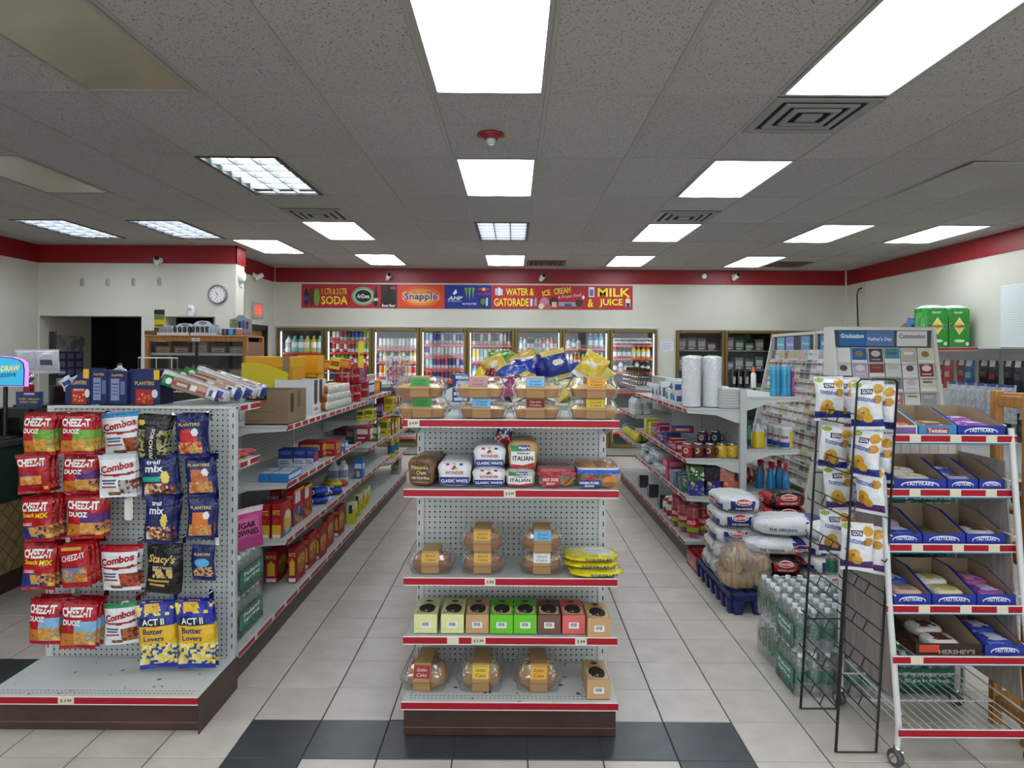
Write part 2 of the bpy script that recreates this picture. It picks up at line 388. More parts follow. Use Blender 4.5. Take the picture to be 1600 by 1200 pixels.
# ---- ceiling
ce = struct(MB().box(XL - .3, XR + .3, YF, YB + .3, ZC + .075, ZC + .2).build('ceiling', 'ceiling_flat'))
CXk = lambda k: .163 + .61 * k
CYr = lambda r: 3.765 + 1.22 * r
lit = {(-1, -1): 'lens', (2, -1): 'lens', (-4, -1): 'off', (-1, 1): 'lens', (-4, 1): 'louver', (2, 1): 'lens', (-1, 3): 'louver', (-4, 3): 'lens', (-7, 3): 'louver', (-9, 3): 'louver',
       (2, 3): 'lens', (5, 3): 'lens', (7, 3): 'lens', (-6, 4): 'lens', (-4, 5): 'lens', (-1, 5): 'lens', (2, 5): 'lens', (5, 5): 'lens', (-7, 1): 'off', (-9, 1): 'lens',
       (-1, -3): 'lens', (2, -3): 'lens', (-4, -3): 'lens', (5, -1): 'lens', (5, -3): 'lens', (-7, -1): 'lens', (-7, -3): 'lens', (-1, -5): 'lens', (2, -5): 'lens', (-4, -5): 'lens'}  # unseen fixtures added to light the fronts of near goods
vents = {(2, 0): (3.785, 0), (2, 2): (6.80, 0), (-4, 2): (6.80, 0), (0, 5): (10.45, 1), (6, 5): (10.45, 1)}
pm = MB().box(-.294, .294, -.599, .599, 0, .016, bev=.003).mesh('ceiling_panel', 'ceiling_tile')
hm = MB().box(-.294, .294, -.292, .292, 0, .016, bev=.003).mesh('ceiling_panel', 'ceiling_tile')
for r in range(-2, 7):
    for k in range(-11, 9):
        x, y = CXk(k) + .305, CYr(r) + .61
        if (k, r) in lit: continue
        if r == 6:
            mk('ceiling_panel', hm, ce, (x, y - .35, ZC + .003)); continue
        if (k, r) in vents:
            v = vents[k, r][0] + .305; mk('ceiling_panel', hm, ce, (x, v + .61 if v < y else v - .61, ZC + .003)); continue
        if (k, r) == (5, 1):
            o = MB().box(-.294, .294, -.599, .599, 0, .016, bev=.003).build('ceiling_panel', 'ceiling_flat', ce, (x, y, ZC - .008)); o.rotation_euler = (R(.6), R(-1.2), 0); o['label'] = 'smooth sagging ceiling panel'; continue
        o = mk('ceiling_panel', pm, ce, (x, y, ZC + .003))
for k in range(-11, 10):
    x = CXk(k)
    if XL < x < XR: MB().box(x - .012, x + .012, 1.3, YB, ZC, ZC + .03, bev=.002).build('grid_bar', 'ceiling_grid', ce)
for r in range(-2, 7):
    y = CYr(r); MB().box(XL, XR, y - .012, y + .012, ZC + .0005, ZC + .03, bev=.002).build('grid_bar', 'ceiling_grid', ce)
# ---- ceiling lights
fr = MB()
for a in ((-.293, -.272, -.598, .598), (.272, .293, -.598, .598), (-.272, .272, -.598, -.577), (-.272, .272, .577, .598)): fr.box(a[0], a[1], a[2], a[3], -.006, .012, '9a9894')
FRM = fr.mesh('frame', 'paint')
fd = MB()
for a in ((-.293, -.262, -.598, .598), (.262, .293, -.598, .598), (-.262, .262, -.598, -.577), (-.262, .262, .577, .598)): fd.box(a[0], a[1], a[2], a[3], -.006, .012, '1c1c1c')
FRD = fd.mesh('frame', 'paint')
LENS = MB().box(-.272, .272, -.577, .577, .0, .006).mesh('diffuser', 'lamp_lens')
OFFL = MB().box(-.272, .272, -.577, .577, .0, .006, 'b0a890').mesh('diffuser', 'gloss')
TUBE = [('tube', MB().box(-.262, .262, -.577, .577, .042, .047).mesh('reflector', 'lamp_tube'))]
lv = MB()
for i in range(1, 3): lv.box(-.262 + i * .1747 - .005, -.262 + i * .1747 + .005, -.577, .577, .0, .036, '84888c')
for j in range(1, 6): lv.box(-.262, .262, -.577 + j * .1923 - .009, -.577 + j * .1923 + .009, .0, .036, '84888c')
LOUV = lv.mesh('louver', 'paint')
where = {-9: 'above the far left wall', -7: 'above the checkout counter', -6: 'beside the kitchen wall', -4: 'above the left aisle shelving', -1: 'over the centre aisle display', 2: 'over the right aisle', 5: 'above the card racks', 7: 'by the right wall'}
rown = {-5: 'row furthest behind the camera', -3: 'row just behind the camera', -1: 'nearest row', 1: 'second row', 3: 'third row', 4: 'row between third and last', 5: 'last row'}
for (k, r), t in lit.items():
    p = (CXk(k) + .305, CYr(r) + .61, ZC)
    o = thing('ceiling_light', '%s ceiling light %s, %s' % ({'lens': 'lit flat-lens', 'louver': 'lit louvered', 'off': 'unlit yellowed'}[t], where[k], rown[r]), 'ceiling light', p, 0, 'ceiling lights')
    mk('frame', FRD if t == 'louver' else FRM, o)
    if t == 'louver': mk('louver', LOUV, o); mk('tube', TUBE[0][1], o)
    else: mk('diffuser', OFFL if t == 'off' else LENS, o)
for (k, r), (y, dark) in vents.items():
    o = thing('ceiling_vent', ('brown ceiling return grille, %s' % ('left of the two' if k == 0 else 'right of the two')) if dark else 'square louvered ceiling air vent %s' % {(2, 0): 'just behind the nearest right light', (2, 2): 'over the right aisle, further back', (-4, 2): 'over the left aisle shelving'}[k, r], 'air vent', (CXk(k) + .305, y + .305, ZC), 0, 'ceiling vents')
    c = '4a3c2c' if dark else '8f8d88'
    MB().box(-.293, .293, -.29, .29, .006, .012, '100e0c' if not dark else '4a3c2c').build('backing', 'matte', o)
    for i, (a, b_) in enumerate(((.29, .235), (.205, .165), (.135, .10))):
        b = MB(); z0, z1 = -.004 - i * .004, .004 - i * .002
        q = lambda s_, z: [(-s_, -s_, z), (s_, -s_, z), (s_, s_, z), (-s_, s_, z)]
        b.loft([q(a, z1), q(a - .006, z0), q(b_, z0 + .002), q(b_, z1)], c, sm=False, cap=(False, False)); b.build('vane', 'paint', o)
    MB().box(-.06, .06, -.06, .06, -.012, .0, c, bev=.004).build('centre_plate', 'paint', o)
# ---- sprinkler / strobe
o = thing('ceiling_alarm', 'red round ceiling alarm with clear strobe bulb', 'alarm', (W(767, 210, 4.45).x, 4.45, ZC))
MB().lathe([(.085, 0), (.088, -.012), (.05, -.03), (.045, -.034)], 24, '8c1020').build('base', 'gloss', o)
MB().lathe([(.03, -.03), (.03, -.05), (.016, -.064), (.004, -.066)], 14, 'c8ccd0').build('strobe', 'gloss', o)
# ---- walls
ZB = 2.787
DW = 74.25 * YB / F
XC0 = W(433, 520, YB).x; XC1 = XC0 + 8 * DW; XF0 = W(1056, 520, YB).x; XF1 = XF0 + 3 * .79
ZD0, ZD1 = .12, 2.045
b = MB(); t = YB + .1
b.box(XD, XR, YB, t, ZD1, ZC); b.box(XD, XC0, YB, t, 0, ZD1); b.box(XC1, XF0, YB, t, 0, ZD1); b.box(XF1, XR, YB, t, 0, ZD1); b.box(XC0, XC1, YB, t, 0, ZD0); b.box(XF0, XF1, YB, t, 0, ZD0)
struct(b.build('wall_back', 'wall_paint'))
struct(MB().box(XR, XR + .1, YF, YB + .1, 0, ZC).build('wall_right', 'wall_paint'))
struct(MB().box(XL - .1, XL, YF, 10.35, 0, ZC).build('wall_left', 'wall_paint'))
WN = [(-5.4, -3.0), (-2.8, -.4), (.0, 2.4), (2.6, 5.0)]          # unseen windows added behind the camera as front fill
b = MB(); b.box(XL, XR, YF - .1, YF, 0, .55); b.box(XL, XR, YF - .1, YF, 2.6, ZC); e_ = XL
for a in WN: b.box(e_, a[0], YF - .1, YF, .55, 2.6); e_ = a[1]
b.box(e_, XR, YF - .1, YF, .55, 2.6); struct(b.build('wall_front', 'wall_paint'))
for i, a in enumerate(WN):
    wn = struct(mk('window_%d' % (i + 1), None, None, ((a[0] + a[1]) / 2, YF - .05, .55))); h_ = (a[1] - a[0]) / 2
    MB().box(-h_, h_, -.004, .004, 0, 2.05).build('pane', 'glass', wn); fb = MB()
    for q in ((-h_, -h_ + .04, 0, 2.05), (h_ - .04, h_, 0, 2.05), (-h_ + .04, h_ - .04, 0, .04), (-h_ + .04, h_ - .04, 2.01, 2.05)): fb.box(q[0], q[1], -.03, .03, q[2], q[3], '707478')
    fb.build('window_frame', 'paint', wn)
    pl = bpy.data.lights.new('window_portal', 'AREA'); pl.shape = 'RECTANGLE'; pl.size = 2 * h_; pl.size_y = 2.05; pl.cycles.is_portal = True
    po = bpy.data.objects.new('window_portal', pl); COL.objects.link(po); po.location = ((a[0] + a[1]) / 2, YF - .12, 1.575); po.rotation_euler = (R(90), 0, 0); po.parent = None
ZO = W(200, 494, YP0).z
xa0, xa1, xb0, xb1 = W(62, 500, YP0).x, W(221, 500, YP0).x, W(258, 500, YP0).x, W(336, 500, YP0).x
b = MB(); b.box(XL, XP, YP0, YP1, ZO, ZC); b.box(XL, xa0, YP0, YP1, 0, ZO); b.box(xa1, xb0, YP0, YP1, 0, ZO); b.box(xb1, XP, YP0, YP1, 0, ZO); b.box(xb0, xb1, YP0, YP1, 0, 1.0)
struct(b.build('wall_kitchen_front', 'wall_paint'))
dz0, dz1 = W(388, 505, 9.9).y, 11.25
b = MB(); b.box(XD - .12, XD, YP1, 10.15, 0, ZC); b.box(XD - .12, XD, 11.2, YB, 0, ZC); b.box(XD - .12, XD, 10.15, 11.2, 2.06, ZC); b.box(XD, XP, YP1 - .02, YP1, 0, ZC)
struct(b.build('wall_kitchen_side', 'wall_paint'))
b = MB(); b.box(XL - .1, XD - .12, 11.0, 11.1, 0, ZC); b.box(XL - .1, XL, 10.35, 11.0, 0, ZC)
struct(b.build('wall_kitchen_back', 'dark_room'))  # lack of light beyond the opening is painted into these walls
for i, a in enumerate(((XD, XR, YB - .012, YB), (XR - .012, XR, YF, YB), (XL, XL + .012, YF, YP0), (XL, XP + .012, YP0 - .012, YP0), (XP, XP + .012, YP0 - .012, YP1), (XD, XD + .012, YP1, YB))):
    struct(MB().box(a[0], a[1], a[2], a[3], ZB, ZC).build('trim_%d' % (i + 1), 'band_red'))
struct(MB().box(XR - .03, XR, YB - .03, YB, 0, ZC, 'd8d6cc').build('trim_7', 'paint')); struct(MB().box(XD, XD + .02, YB - .02, YB, 0, ZC, 'd8d6cc').build('trim_8', 'paint'))
struct(MB().box(XC0 - .1, XC1, YB - .03, YB, ZD1 + .02, ZD1 + .045, 'd8d6cc').build('trim_9', 'paint'))
# door in the short wall
d = struct(mk('door_1', None, None, (XD - .06, 10.675, 0)))
MB().box(-.02, .02, -.46, .46, 0, 2.0).build('door_leaf', 'oak', d)
b = MB()
for a in ((-.52, -.44, 0, 2.06), (.44, .52, 0, 2.06), (-.52, .52, 1.98, 2.06)): b.box(-.05, .085, a[0], a[1], a[2], a[3], '16201c')
b.build('door_frame', 'paint', d)
MB().lathe([(.01, 0), (.028, .02), (.028, .05), (.01, .06)], 12, 'b0a060').build('door_knob', 'metal', d, (.03, -.36, 1.0)).rotation_euler = (0, R(90), 0)
# ---- things fixed to the walls
p = W(401, 485, 10.75); o = thing('exit_sign', 'small lit red exit sign on the short side wall', 'sign', (XD + .002, p.y, p.z))
MB().box(0, .035, -.20, .20, -.12, .12, 'b8b0a0', bev=.005).build('housing', 'paint', o)
b = MB(); b.text('EXIT', lambda x, y: (.037, x, y), 0, 0, .15, 'ff3020', .30); b.build('lettering', 'sign_red', o)
p = W(341, 460, YP0); o = thing('wall_clock', 'round white wall clock with grey rim', 'clock', (p.x, YP0, p.z))
b = MB(); b.lathe([(.125, 0), (.125, .03), (.118, .042), (.108, .036), (.106, .02)], 32, '77777a', cap=(True, False)); b.build('rim', 'gloss', o).rotation_euler = (R(90), 0, 0)
b = MB(); b.lathe([(.108, .0), (.108, .02)], 32, 'e6e6e2')
for i in range(12):
    a = i * math.pi / 6; x, y = .088 * math.sin(a), .088 * math.cos(a); b.text(str(i or 12), lambda u, v: (u, v, .0205), x, y, .019, '303030')
b.build('dial', 'card', o).rotation_euler = (R(90), 0, 0)
for nm, a, l, w_ in (('hour_hand', -40, .052, .005), ('minute_hand', 200, .082, .0035)):
    c_, s_ = math.sin(R(a)), math.cos(R(a)); b = MB(); b.add([(-w_ * s_, w_ * c_, .023), (w_ * s_, -w_ * c_, .023), (l * c_ + w_ * s_ * .5, l * s_ - w_ * c_ * .5, .023), (l * c_ - w_ * s_ * .5, l * s_ + w_ * c_ * .5, .023)], [(0, 1, 2, 3)], '181818')
    b.build(nm, 'card', o).rotation_euler = (R(90), 0, 0)
def cctv(lab, loc, rz, up=0):
    o = thing('security_camera', lab, 'camera', loc, rz, 'security cameras')
    MB().lathe([(.04, 0), (.04, .015), (.015, .02), (.015, .06)], 14, 'e2e2e2').build('mount', 'gloss', o).rotation_euler = (R(90), 0, 0)
    b = MB(); b.lathe([(.03, -.07), (.036, -.06), (.036, .06), (.03, .062)], 16, 'e6e6e6'); h = b.build('body', 'gloss', o, (0, -.085, -.02)); h.rotation_euler = (R(62), 0, R(25))
    b = MB(); b.lathe([(.03, .0), (.028, .012), (.005, .012)], 16, '0a0a0a'); k = b.build('lens', 'gloss', h, (0, 0, .062))
for x, y, Y, lab in ((250, 407, YP0 - .012, 'white security camera on the red band above the kitchen'), (608, 432, YB - .012, 'white security camera above the soda sign'), (847, 433, YB - .012, 'white security camera above the water sign'), (1147, 432, YB - .012, 'white security camera above the dark freezer doors')):
    p = W(x, y, Y); cctv(lab, (p.x, Y, p.z), 0)
p = W(404, 430, 10.6); cctv('white security camera on the short side wall', (XD + .012, 10.6, p.z), R(90))
p = W(1100, 432, YB); o = thing('round_sensor', 'round white sensor disc on the back red band', 'sensor', (p.x, YB - .012, p.z)); q = MB().lathe([(.045, 0), (.045, .015), (.03, .022)], 18, 'dcdcd8').build('disc', 'gloss', o); q.rotation_euler = (R(90), 0, 0)
MB().lathe([(.012, .02), (.01, .026)], 10, 'a8a8a4').build('button', 'gloss', o).rotation_euler = (R(90), 0, 0)
p = W(377, 432, 9.35); o = thing('alarm_bell', 'white round alarm sounder on the partition end', 'alarm', (XP + .002, 9.35, p.z)); MB().lathe([(.09, 0), (.09, .03), (.06, .05)], 20, 'e4e4e0').build('dome', 'gloss', o).rotation_euler = (0, R(90), 0)
MB().box(0, .02, -.03, .03, -.14, -.08, 'd8d8d4', bev=.003).build('switch_plate', 'gloss', o)
for i, x in enumerate((129, 169, 209, 249)):
    p = W(x, 440, YP0); o = tag(MB().box(-.018, .018, -.03, 0, -.05, .05, 'b8b6a8', bev=.006).box(-.008, .008, -.045, -.03, -.03, .03, '9a988c', bev=.003).build('wall_bracket', 'paint', None, (p.x, YP0, p.z)), 'small metal bracket, %s from left, above kitchen opening' % ORD[i], 'bracket', 'brackets above the kitchen')
p = W(301, 486, YP0); o = thing('wall_heater', 'small white air freshener unit under the clock', 'dispenser', (p.x, YP0, p.z))
MB().loft([rrect(.07, .07, .02, -.075), rrect(.085, .08, .025, -.05), rrect(.08, .08, .025, .06), rrect(.05, .06, .02, .075)], 'e2e2e0').build('housing', 'gloss', o, (0, -.042, 0)); MB().box(-.02, .02, -.006, 0, -.02, .02, 'b8b8b8', bev=.002).build('grille', 'gloss', o, (0, -.082, .02))
p = W(1337, 452, 11.2); o = thing('wall_outlet', 'wall outlet with black cord hanging by back right corner', 'outlet', (XR - .002, 11.0, p.z))
MB().box(-.02, 0, -.05, .05, -.07, .07, 'c8c6bc', bev=.004).build('plate', 'paint', o)
MB().tube([(-.02, 0, 0), (-.07, 0, -.02), (-.09, 0, -.1), (-.08, 0, -.4), (-.06, 0, -.9), (-.06, 0, -1.4)], .012).build('cord', 'wire_black', o)
# ---- row of printed signs over the coolers
SG = [('b3202a', [('e', .1, .45, .05, .36, '2a1a18'), ('e', .2, .45, .06, .38, '6a2820'), ('e', .32, .45, .06, .38, '7ca83c'), ('r', .05, .3, .14, .5, '30489a'), ('t', '1 LTR & 2 LTR', .69, .70, .26, 'f0cf3a', .53), ('t', 'SODA', .69, .32, .36, 'f6e22a', .55)], 'red sign reading 1 LTR and 2 LTR soda in yellow'),
      ('b3202a', [('e', .29, .5, .25, .4, '6f9c78'), ('e', .29, .5, .215, .33, 'a8bc98'), ('e', .29, .5, .17, .26, '101010'), ('t', 'AriZona', .29, .5, .17, 'f2f2f2', .26), ('r', .66, .02, 1, .98, '3a2018'), ('p', [(.74, .02), (.68, .3), (.78, .6), (.80, .98), (.90, .98), (.94, .5), (.98, .02)], '18100e'), ('e', .55, .35, .05, .3, '241412'), ('e', .56, .7, .02, .25, '241412'), ('r', .51, .3, .6, .42, 'd8d0c8'), ('r', .86, .8, .98, .9, 'c03030'), ('t', 'Root Beer', .83, .11, .12, 'f0f0f0', .28)], 'red sign with green oval tea logo and dark bottle'),
      ('d8401c', [('e', .5, .5, .42, .46, 'e2602a'), ('e', .5, .48, .33, .36, 'ec8a38'), ('e', .5, .48, .25, .26, 'f0b45c'), ('t', 'Snapple', .5, .47, .42, 'f4f0e8', .76), ('t', 'Snapple', .5, .47, .38, '24388c', .72), ('t', 'ALL NATURAL', .54, .67, .09, '5a3018', .44)], 'orange sign reading Snapple in blue letters'.replace('Snapple', 'a drink name')),
      ('1c2f8e', [('t', 'AMP', .22, .44, .16, 'f0f0f6', .32, 1, .3), ('p', [(.2, .58), (.26, .66), (.24, .82), (.19, .7), (.17, .62)], 'f0f0f6'), ('t', 'ENERGY', .22, .31, .05, 'c8d0f0', .3), ('p', [(.42, .88), (.48, .88), (.47, .42)], '76b03a'), ('p', [(.5, .88), (.56, .88), (.53, .36)], '86c044'), ('p', [(.58, .88), (.64, .88), (.6, .42)], '76b03a'), ('t', 'MONSTER', .53, .2, .08, 'd8d8e0', .3), ('e', .83, .82, .05, .07, 'f0c030'), ('e', .76, .82, .05, .05, 'c83028'), ('e', .9, .82, .05, .05, 'c83028'), ('t', 'Red Bull', .83, .64, .1, 'b83048', .27), ('r', .73, .08, .93, .5, '20242c'), ('e', .82, .3, .06, .14, '5a7a58'), ('r', .88, .12, .92, .46, 'c8d0d8')], 'blue sign with three energy drink logos'),
      ('b8242a', [('r', .07, .58, .12, .86, 'c8d4e0'), ('r', .13, .56, .18, .9, 'e8f0f4'), ('r', .18, .58, .23, .84, 'c8d4e0'), ('t', 'WATER &', .60, .72, .3, 'f6e42a', .6), ('t', 'GATORADE', .42, .28, .34, 'f6e42a', .74), ('r', .82, .12, .87, .44, 'd8dce8'), ('r', .87, .12, .92, .4, 'b04080'), ('r', .92, .12, .96, .46, 'a8b0c0')], 'red sign reading water and a sports drink name in yellow'),
      ('b8242a', [('t', 'ICE', .16, .68, .24, 'f2e03a', .17, 1, 0, .2), ('t', 'CREAM', .50, .78, .26, 'f2e03a', .36, 1, 0, .12), ('t', '& Frozen Food', .66, .56, .14, 'e8d8d0', .5, 0, .2, .12), ('e', .12, .28, .1, .22, 'c888a0'), ('e', .05, .12, .06, .12, 'e8d8c0'), ('e', .2, .1, .08, .12, 'c0604a'), ('e', .32, .3, .1, .2, '4a2820'), ('r', .28, .08, .38, .3, 'e0c8b0'), ('r', .42, .12, .84, .3, '98a4b8'), ('r', .55, .08, .7, .24, '485878'), ('e', .86, .26, .08, .16, '3a3028'), ('e', .95, .5, .03, .08, 'f0e8e0')], 'red sign reading ice cream and frozen food'),
      ('b8242a', [('r', .06, .52, .18, .94, 'e8eef4'), ('r', .08, .56, .16, .84, '5a78b8'), ('t', 'MILK', .60, .72, .36, 'f6e42a', .70), ('t', '&', .10, .27, .36, 'f6e42a', .12), ('t', 'JUICE', .54, .27, .36, 'f6e42a', .5), ('r', .85, .1, .95, .45, 'e8e0c8'), ('r', .86, .1, .94, .28, '1c3a8c'), ('e', .9, .5, .03, .06, 'e8a030')], 'red sign reading milk and juice in yellow')]
xs = [471, 546, 620.5, 695, 768.5, 842, 915.5, 989]
for i, (c, L, lab) in enumerate(SG):
    a, e = W(xs[i], 463 + i * .5, YB - .02), W(xs[i + 1] - .6, 500 + i * .5, YB - .02); w, h = e.x - a.x, .385
    zc = HC + .735
    b = MB(); b.box(-w / 2, w / 2, 0, .012, 0, h, c, bev=.001); b.decals(lambda x, y, q: (x - w / 2, -q, y), w, h, L, .0012)
    tag(b.build('wall_sign', 'card', None, ((a.x + e.x) / 2, YB - .014, zc + .19 - h / 2 - .0)), lab, 'sign', 'signs above the coolers')
# ================================================================ coolers in the back wall
def coolerdoor(x0, x1, lab, grp, dark=False):
    w = x1 - x0; o = thing('cooler_door', lab, 'door', ((x0 + x1) / 2, YB, ZD0), 0, grp); h = ZD1 - ZD0; fw = .055
    b = MB()
    for a in ((-w / 2, -w / 2 + fw, 0, h), (w / 2 - fw, w / 2, 0, h), (-w / 2 + fw, w / 2 - fw, 0, fw), (-w / 2 + fw, w / 2 - fw, h - fw, h)): b.box(a[0] + .004, a[1] - .004, -.045, -.005, a[2] + .004, a[3] - .004, bev=.006)
    b.build('door_frame', 'bronze', o)
    MB().box(-w / 2 + fw, w / 2 - fw, -.03, -.024, fw, h - fw).build('glass', 'glass', o)
    MB().box(-.012, .012, -.03, 0, -.22, .22, bev=.008).build('handle', 'bronze', o, (w / 2 - .03, -.045, .95))
def cabinet(x0, x1, n, name, lab, mt):
    o = thing(name, lab, 'cooler', ((x0 + x1) / 2, YB, 0)); w = (x1 - x0) / 2
    b = MB(); D = .85
    b.box(-w, w, D, D + .05, .05, 2.15, '6a6e70'); b.box(-w, w, .1, D, .05, .1, 'a0a2a2'); b.box(-w, w, .1, D, 2.1, 2.15, '505254'); b.box(-w - .04, -w, .1, D, .05, 2.15, 'c0c4c6'); b.box(w, w + .04, .1, D, .05, 2.15, 'c0c4c6')
    b.build('cabinet_shell', mt, o)
    for i in range(n + 1):
        x = -w + i * 2 * w / n; MB().box(x - .022, x + .022, .01, .06, .1, 2.06).build('mullion', 'bronze', o)
    return o
co = cabinet(XC0, XC1, 8, 'drink_cooler', 'lit walk-in drink cooler behind eight glass doors', 'paint')
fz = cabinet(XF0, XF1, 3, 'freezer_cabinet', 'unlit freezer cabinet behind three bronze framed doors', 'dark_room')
for i in range(8):
    coolerdoor(XC0 + i * DW, XC0 + (i + 1) * DW, 'bronze framed glass cooler door, %s from left under the signs' % ORD[i], 'glass cooler doors')
    x = XC0 + i * DW - (XC0 + XC1) / 2
    for s in (.045, DW - .045): MB().box(x + s - .006, x + s + .006, .07, .082, .2, 1.98).build('led_tube', 'case_light', co)
for i in range(3): coolerdoor(XF0 + i * .79, XF0 + (i + 1) * .79, 'bronze framed dark freezer door, %s' % ('left of three', 'middle of three', 'right of three, behind card racks')[i], 'freezer doors')
YS = YB + .2
pal = dict(wr=('e8e4e0', 'c81c28'), rd=('c01822', 'e0e0e0'), bl=('2038a0', 'c0c8d8'), gn=('3f9a3c', 'd8e0d8'), lm=('a8cc38', '3a7a28'), sv=('c0c4c8', '9aa0a8'), wh=('eceef0', 'b8bcc0'), tl=('7ccad0', 'e8f0f0'), yw=('e8c840', 'f0f0e8'), og=('e87820', 'e8e0d0'),
           dk=('2c2422', '8a8078'), br=('6a3a24', 'b0a090'), pk=('d86090', 'f0e0e8'), nv=('1a2450', '8090b0'), bk=('141414', 'd0d0d0'), ly=('f0dc50', 'f8f4e0'), lb=('58a8dc', 'f0f4f8'), pu=('70308c', 'c0b0d0'))
words = dict(wr='white and red', rd='red', bl='blue', gn='green', lm='lime green', sv='silver', wh='white', tl='pale teal', yw='yellow', og='orange', dk='dark brown', br='brown', pk='pink', nv='navy', bk='black', ly='pale yellow', lb='light blue', pu='purple')
_pc = {}
def drink(kind, k, r, h):
    key = (kind, k, round(r, 3), round(h, 3))
    if key not in _pc:
        a, c = pal[k]
        _pc[key] = can(r, h, (a, c), 10) if kind == 'can' else (jug(r * 2, r * 2, h, a, c, c) if kind == 'jug' else bottle(r, h, a, c, {'wh': 'd03030', 'bk': 'e8e8e8'}.get(k, c), 10))
    return _pc[key]
# door, shelf y, item top y, kind, colours
ROWS = [(0, 553, 527, 'jug', 'wh tl tl ly yw tl'), (1, 534, 518, 'can', 'wr wr rd rd nv bl bl bl gn lm'), (1, 552, 537, 'can', 'rd wr rd wr rd rd gn gn gn gn'), (1, 571, 555, 'bottle', 'wr gn lm gn wr rd wr rd wr'),
        (2, 546, 529, 'can', 'wh wh wh wh sv wh wh sv wh wh'), (2, 567, 549, 'bottle', 'sv yw bk sv bk yw wh bk yw yw'), (2, 590, 572, 'can', 'og yw og rd og yw og rd'),
        (3, 539, 521, 'can', 'lb sv bl bl sv nv bl sv bl nv'), (3, 557, 541, 'can', 'bl sv sv wh sv sv sv wh sv sv'), (3, 577, 560, 'can', 'sv tl bl rd bl rd nv bl sv bl'), (3, 597, 580, 'can', 'rd rd bl bl rd pu br og lm bl'),
        (4, 540, 520, 'can', 'bk dk sv br wh dk bk wh sv br'), (4, 565, 545, 'can', 'yw ly tl wh yw br wh ly yw wh'), (4, 590, 572, 'bottle', 'lb wh lb wh nv gn lb'),
        (5, 548, 527, 'bottle', 'tl wh bk bk sv sv pk wh og br'), (5, 566, 550, 'bottle', 'rd og wh rd sv tl rd bl lb'), (5, 588, 571, 'bottle', 'og yw rd og lm'),
        (6, 544, 529, 'bottle', 'wh lb wh'), (6, 576, 550, 'bottle', 'wh wh og og lm lm lm yw yw yw'), (6, 600, 584, 'bottle', 'yw yw ly ly yw ly og og og'),
        (7, 559, 540, 'bottle', 'rd bk bk bk ly yw yw yw'), (7, 580, 563, 'bottle', 'bk wh bk bk wh bk bk')]
shz = {}
for dn, yb, yt, kind, cs in ROWS:
    x0, x1 = XC0 + dn * DW + .075, XC0 + (dn + 1) * DW - .075
    z = W(CX, yb, YS).z; h = (yb - yt) * YS / F; L = cs.split(); n = len(L)
    if (dn, yb) == (6, 544): x1 = x0 + .25
    sp = (x1 - x0) / n; r = min(sp * .46, .045 if kind != 'jug' else .056)
    shz.setdefault(dn, []).append(z)
    sn = ['top', 'second', 'third', 'fourth', 'fifth'][len(shz[dn]) - 1]
    for i, k in enumerate(L):
        x = x0 + (i + .5) * sp
        spawn(drink(kind, k, r, h), 'drink_' + kind, '%s drink %s, %s from left, %s visible shelf, %s cooler door' % (words[k], kind, ORD[i], sn, ORD[dn]), kind, (x, YS, z), random.uniform(-.5, .5), 'drinks, %s cooler door, %s shelf, %s' % (ORD[dn], sn, words[k]))
x0 = XC0 + 6 * DW
for i, k in enumerate(('lb', 'lb', 'tl')):
    spawn(drink('bottle', k, .04, .25), 'drink_bottle', 'tall %s bottle, %s of three at right of top shelf, seventh cooler door' % (words[k], ('left', 'middle', 'right')[i]), 'bottle', (x0 + .48 + i * .085, YS, W(CX, 544, YS).z), 0, 'tall bottles, seventh cooler door, ' + k)
shz.setdefault(7, []).append(W(CX, 538, YS).z)
for dn in range(8):
    zs = sorted(shz[dn], reverse=True); z = zs[-1]
    while z > .55: z -= .33; zs.append(z)
    for z in zs:
        x = XC0 + (dn + .5) * DW - (XC0 + XC1) / 2
        s = MB().box(x - DW / 2 + .06, x + DW / 2 - .06, .14, .8, z - .014, z, 'c8ccce').build('wire_shelf', 'paint', co)
        MB().box(x - DW / 2 + .06, x + DW / 2 - .06, .128, .138, z - .03, z + .004, 'd0482c').build('price_strip', 'gloss', s)
        b = MB()
        for zz in (.03, .055): b.tube([(x - DW / 2 + .06, .142, z + zz), (x + DW / 2 - .06, .142, z + zz)], .003, 'e0e4e4', n=4)
        b.build('front_rail', 'paint', s)
# empty divider tray on the eighth door
z = W(CX, 538, YS).z; b = MB()
for i in range(7): b.box(x0 + DW + .1 + i * .1, x0 + DW + .106 + i * .1, YS - .05, YS + .2, z, z + .11, 'e4e8e8')
b.box(x0 + DW + .08, x0 + 2 * DW - .06, YS - .05, YS - .044, z + .03, z + .06, 'e4e8e8'); b.box(x0 + DW + .08, x0 + 2 * DW - .06, YS - .05, YS - .044, z + .09, z + .11, 'e4e8e8')
tag(b.build('divider_tray', 'paint'), 'empty white divider tray on top shelf of last cooler door', 'tray')
# notice between coolers and freezers
p = W(1042, 541, YB); b = MB(); b.box(-.11, .11, -.003, -.001, -.08, .08, 'dcdce4', bev=.0005)
for i in range(4): b.box(-.08, .07 - .02 * (i % 2), -.0036, -.003, .04 - i * .03, .048 - i * .03, '9a98b0')
tag(b.build('paper_notice', 'card', None, (p.x, YB, p.z)), 'white paper notice taped between coolers and freezers', 'notice')
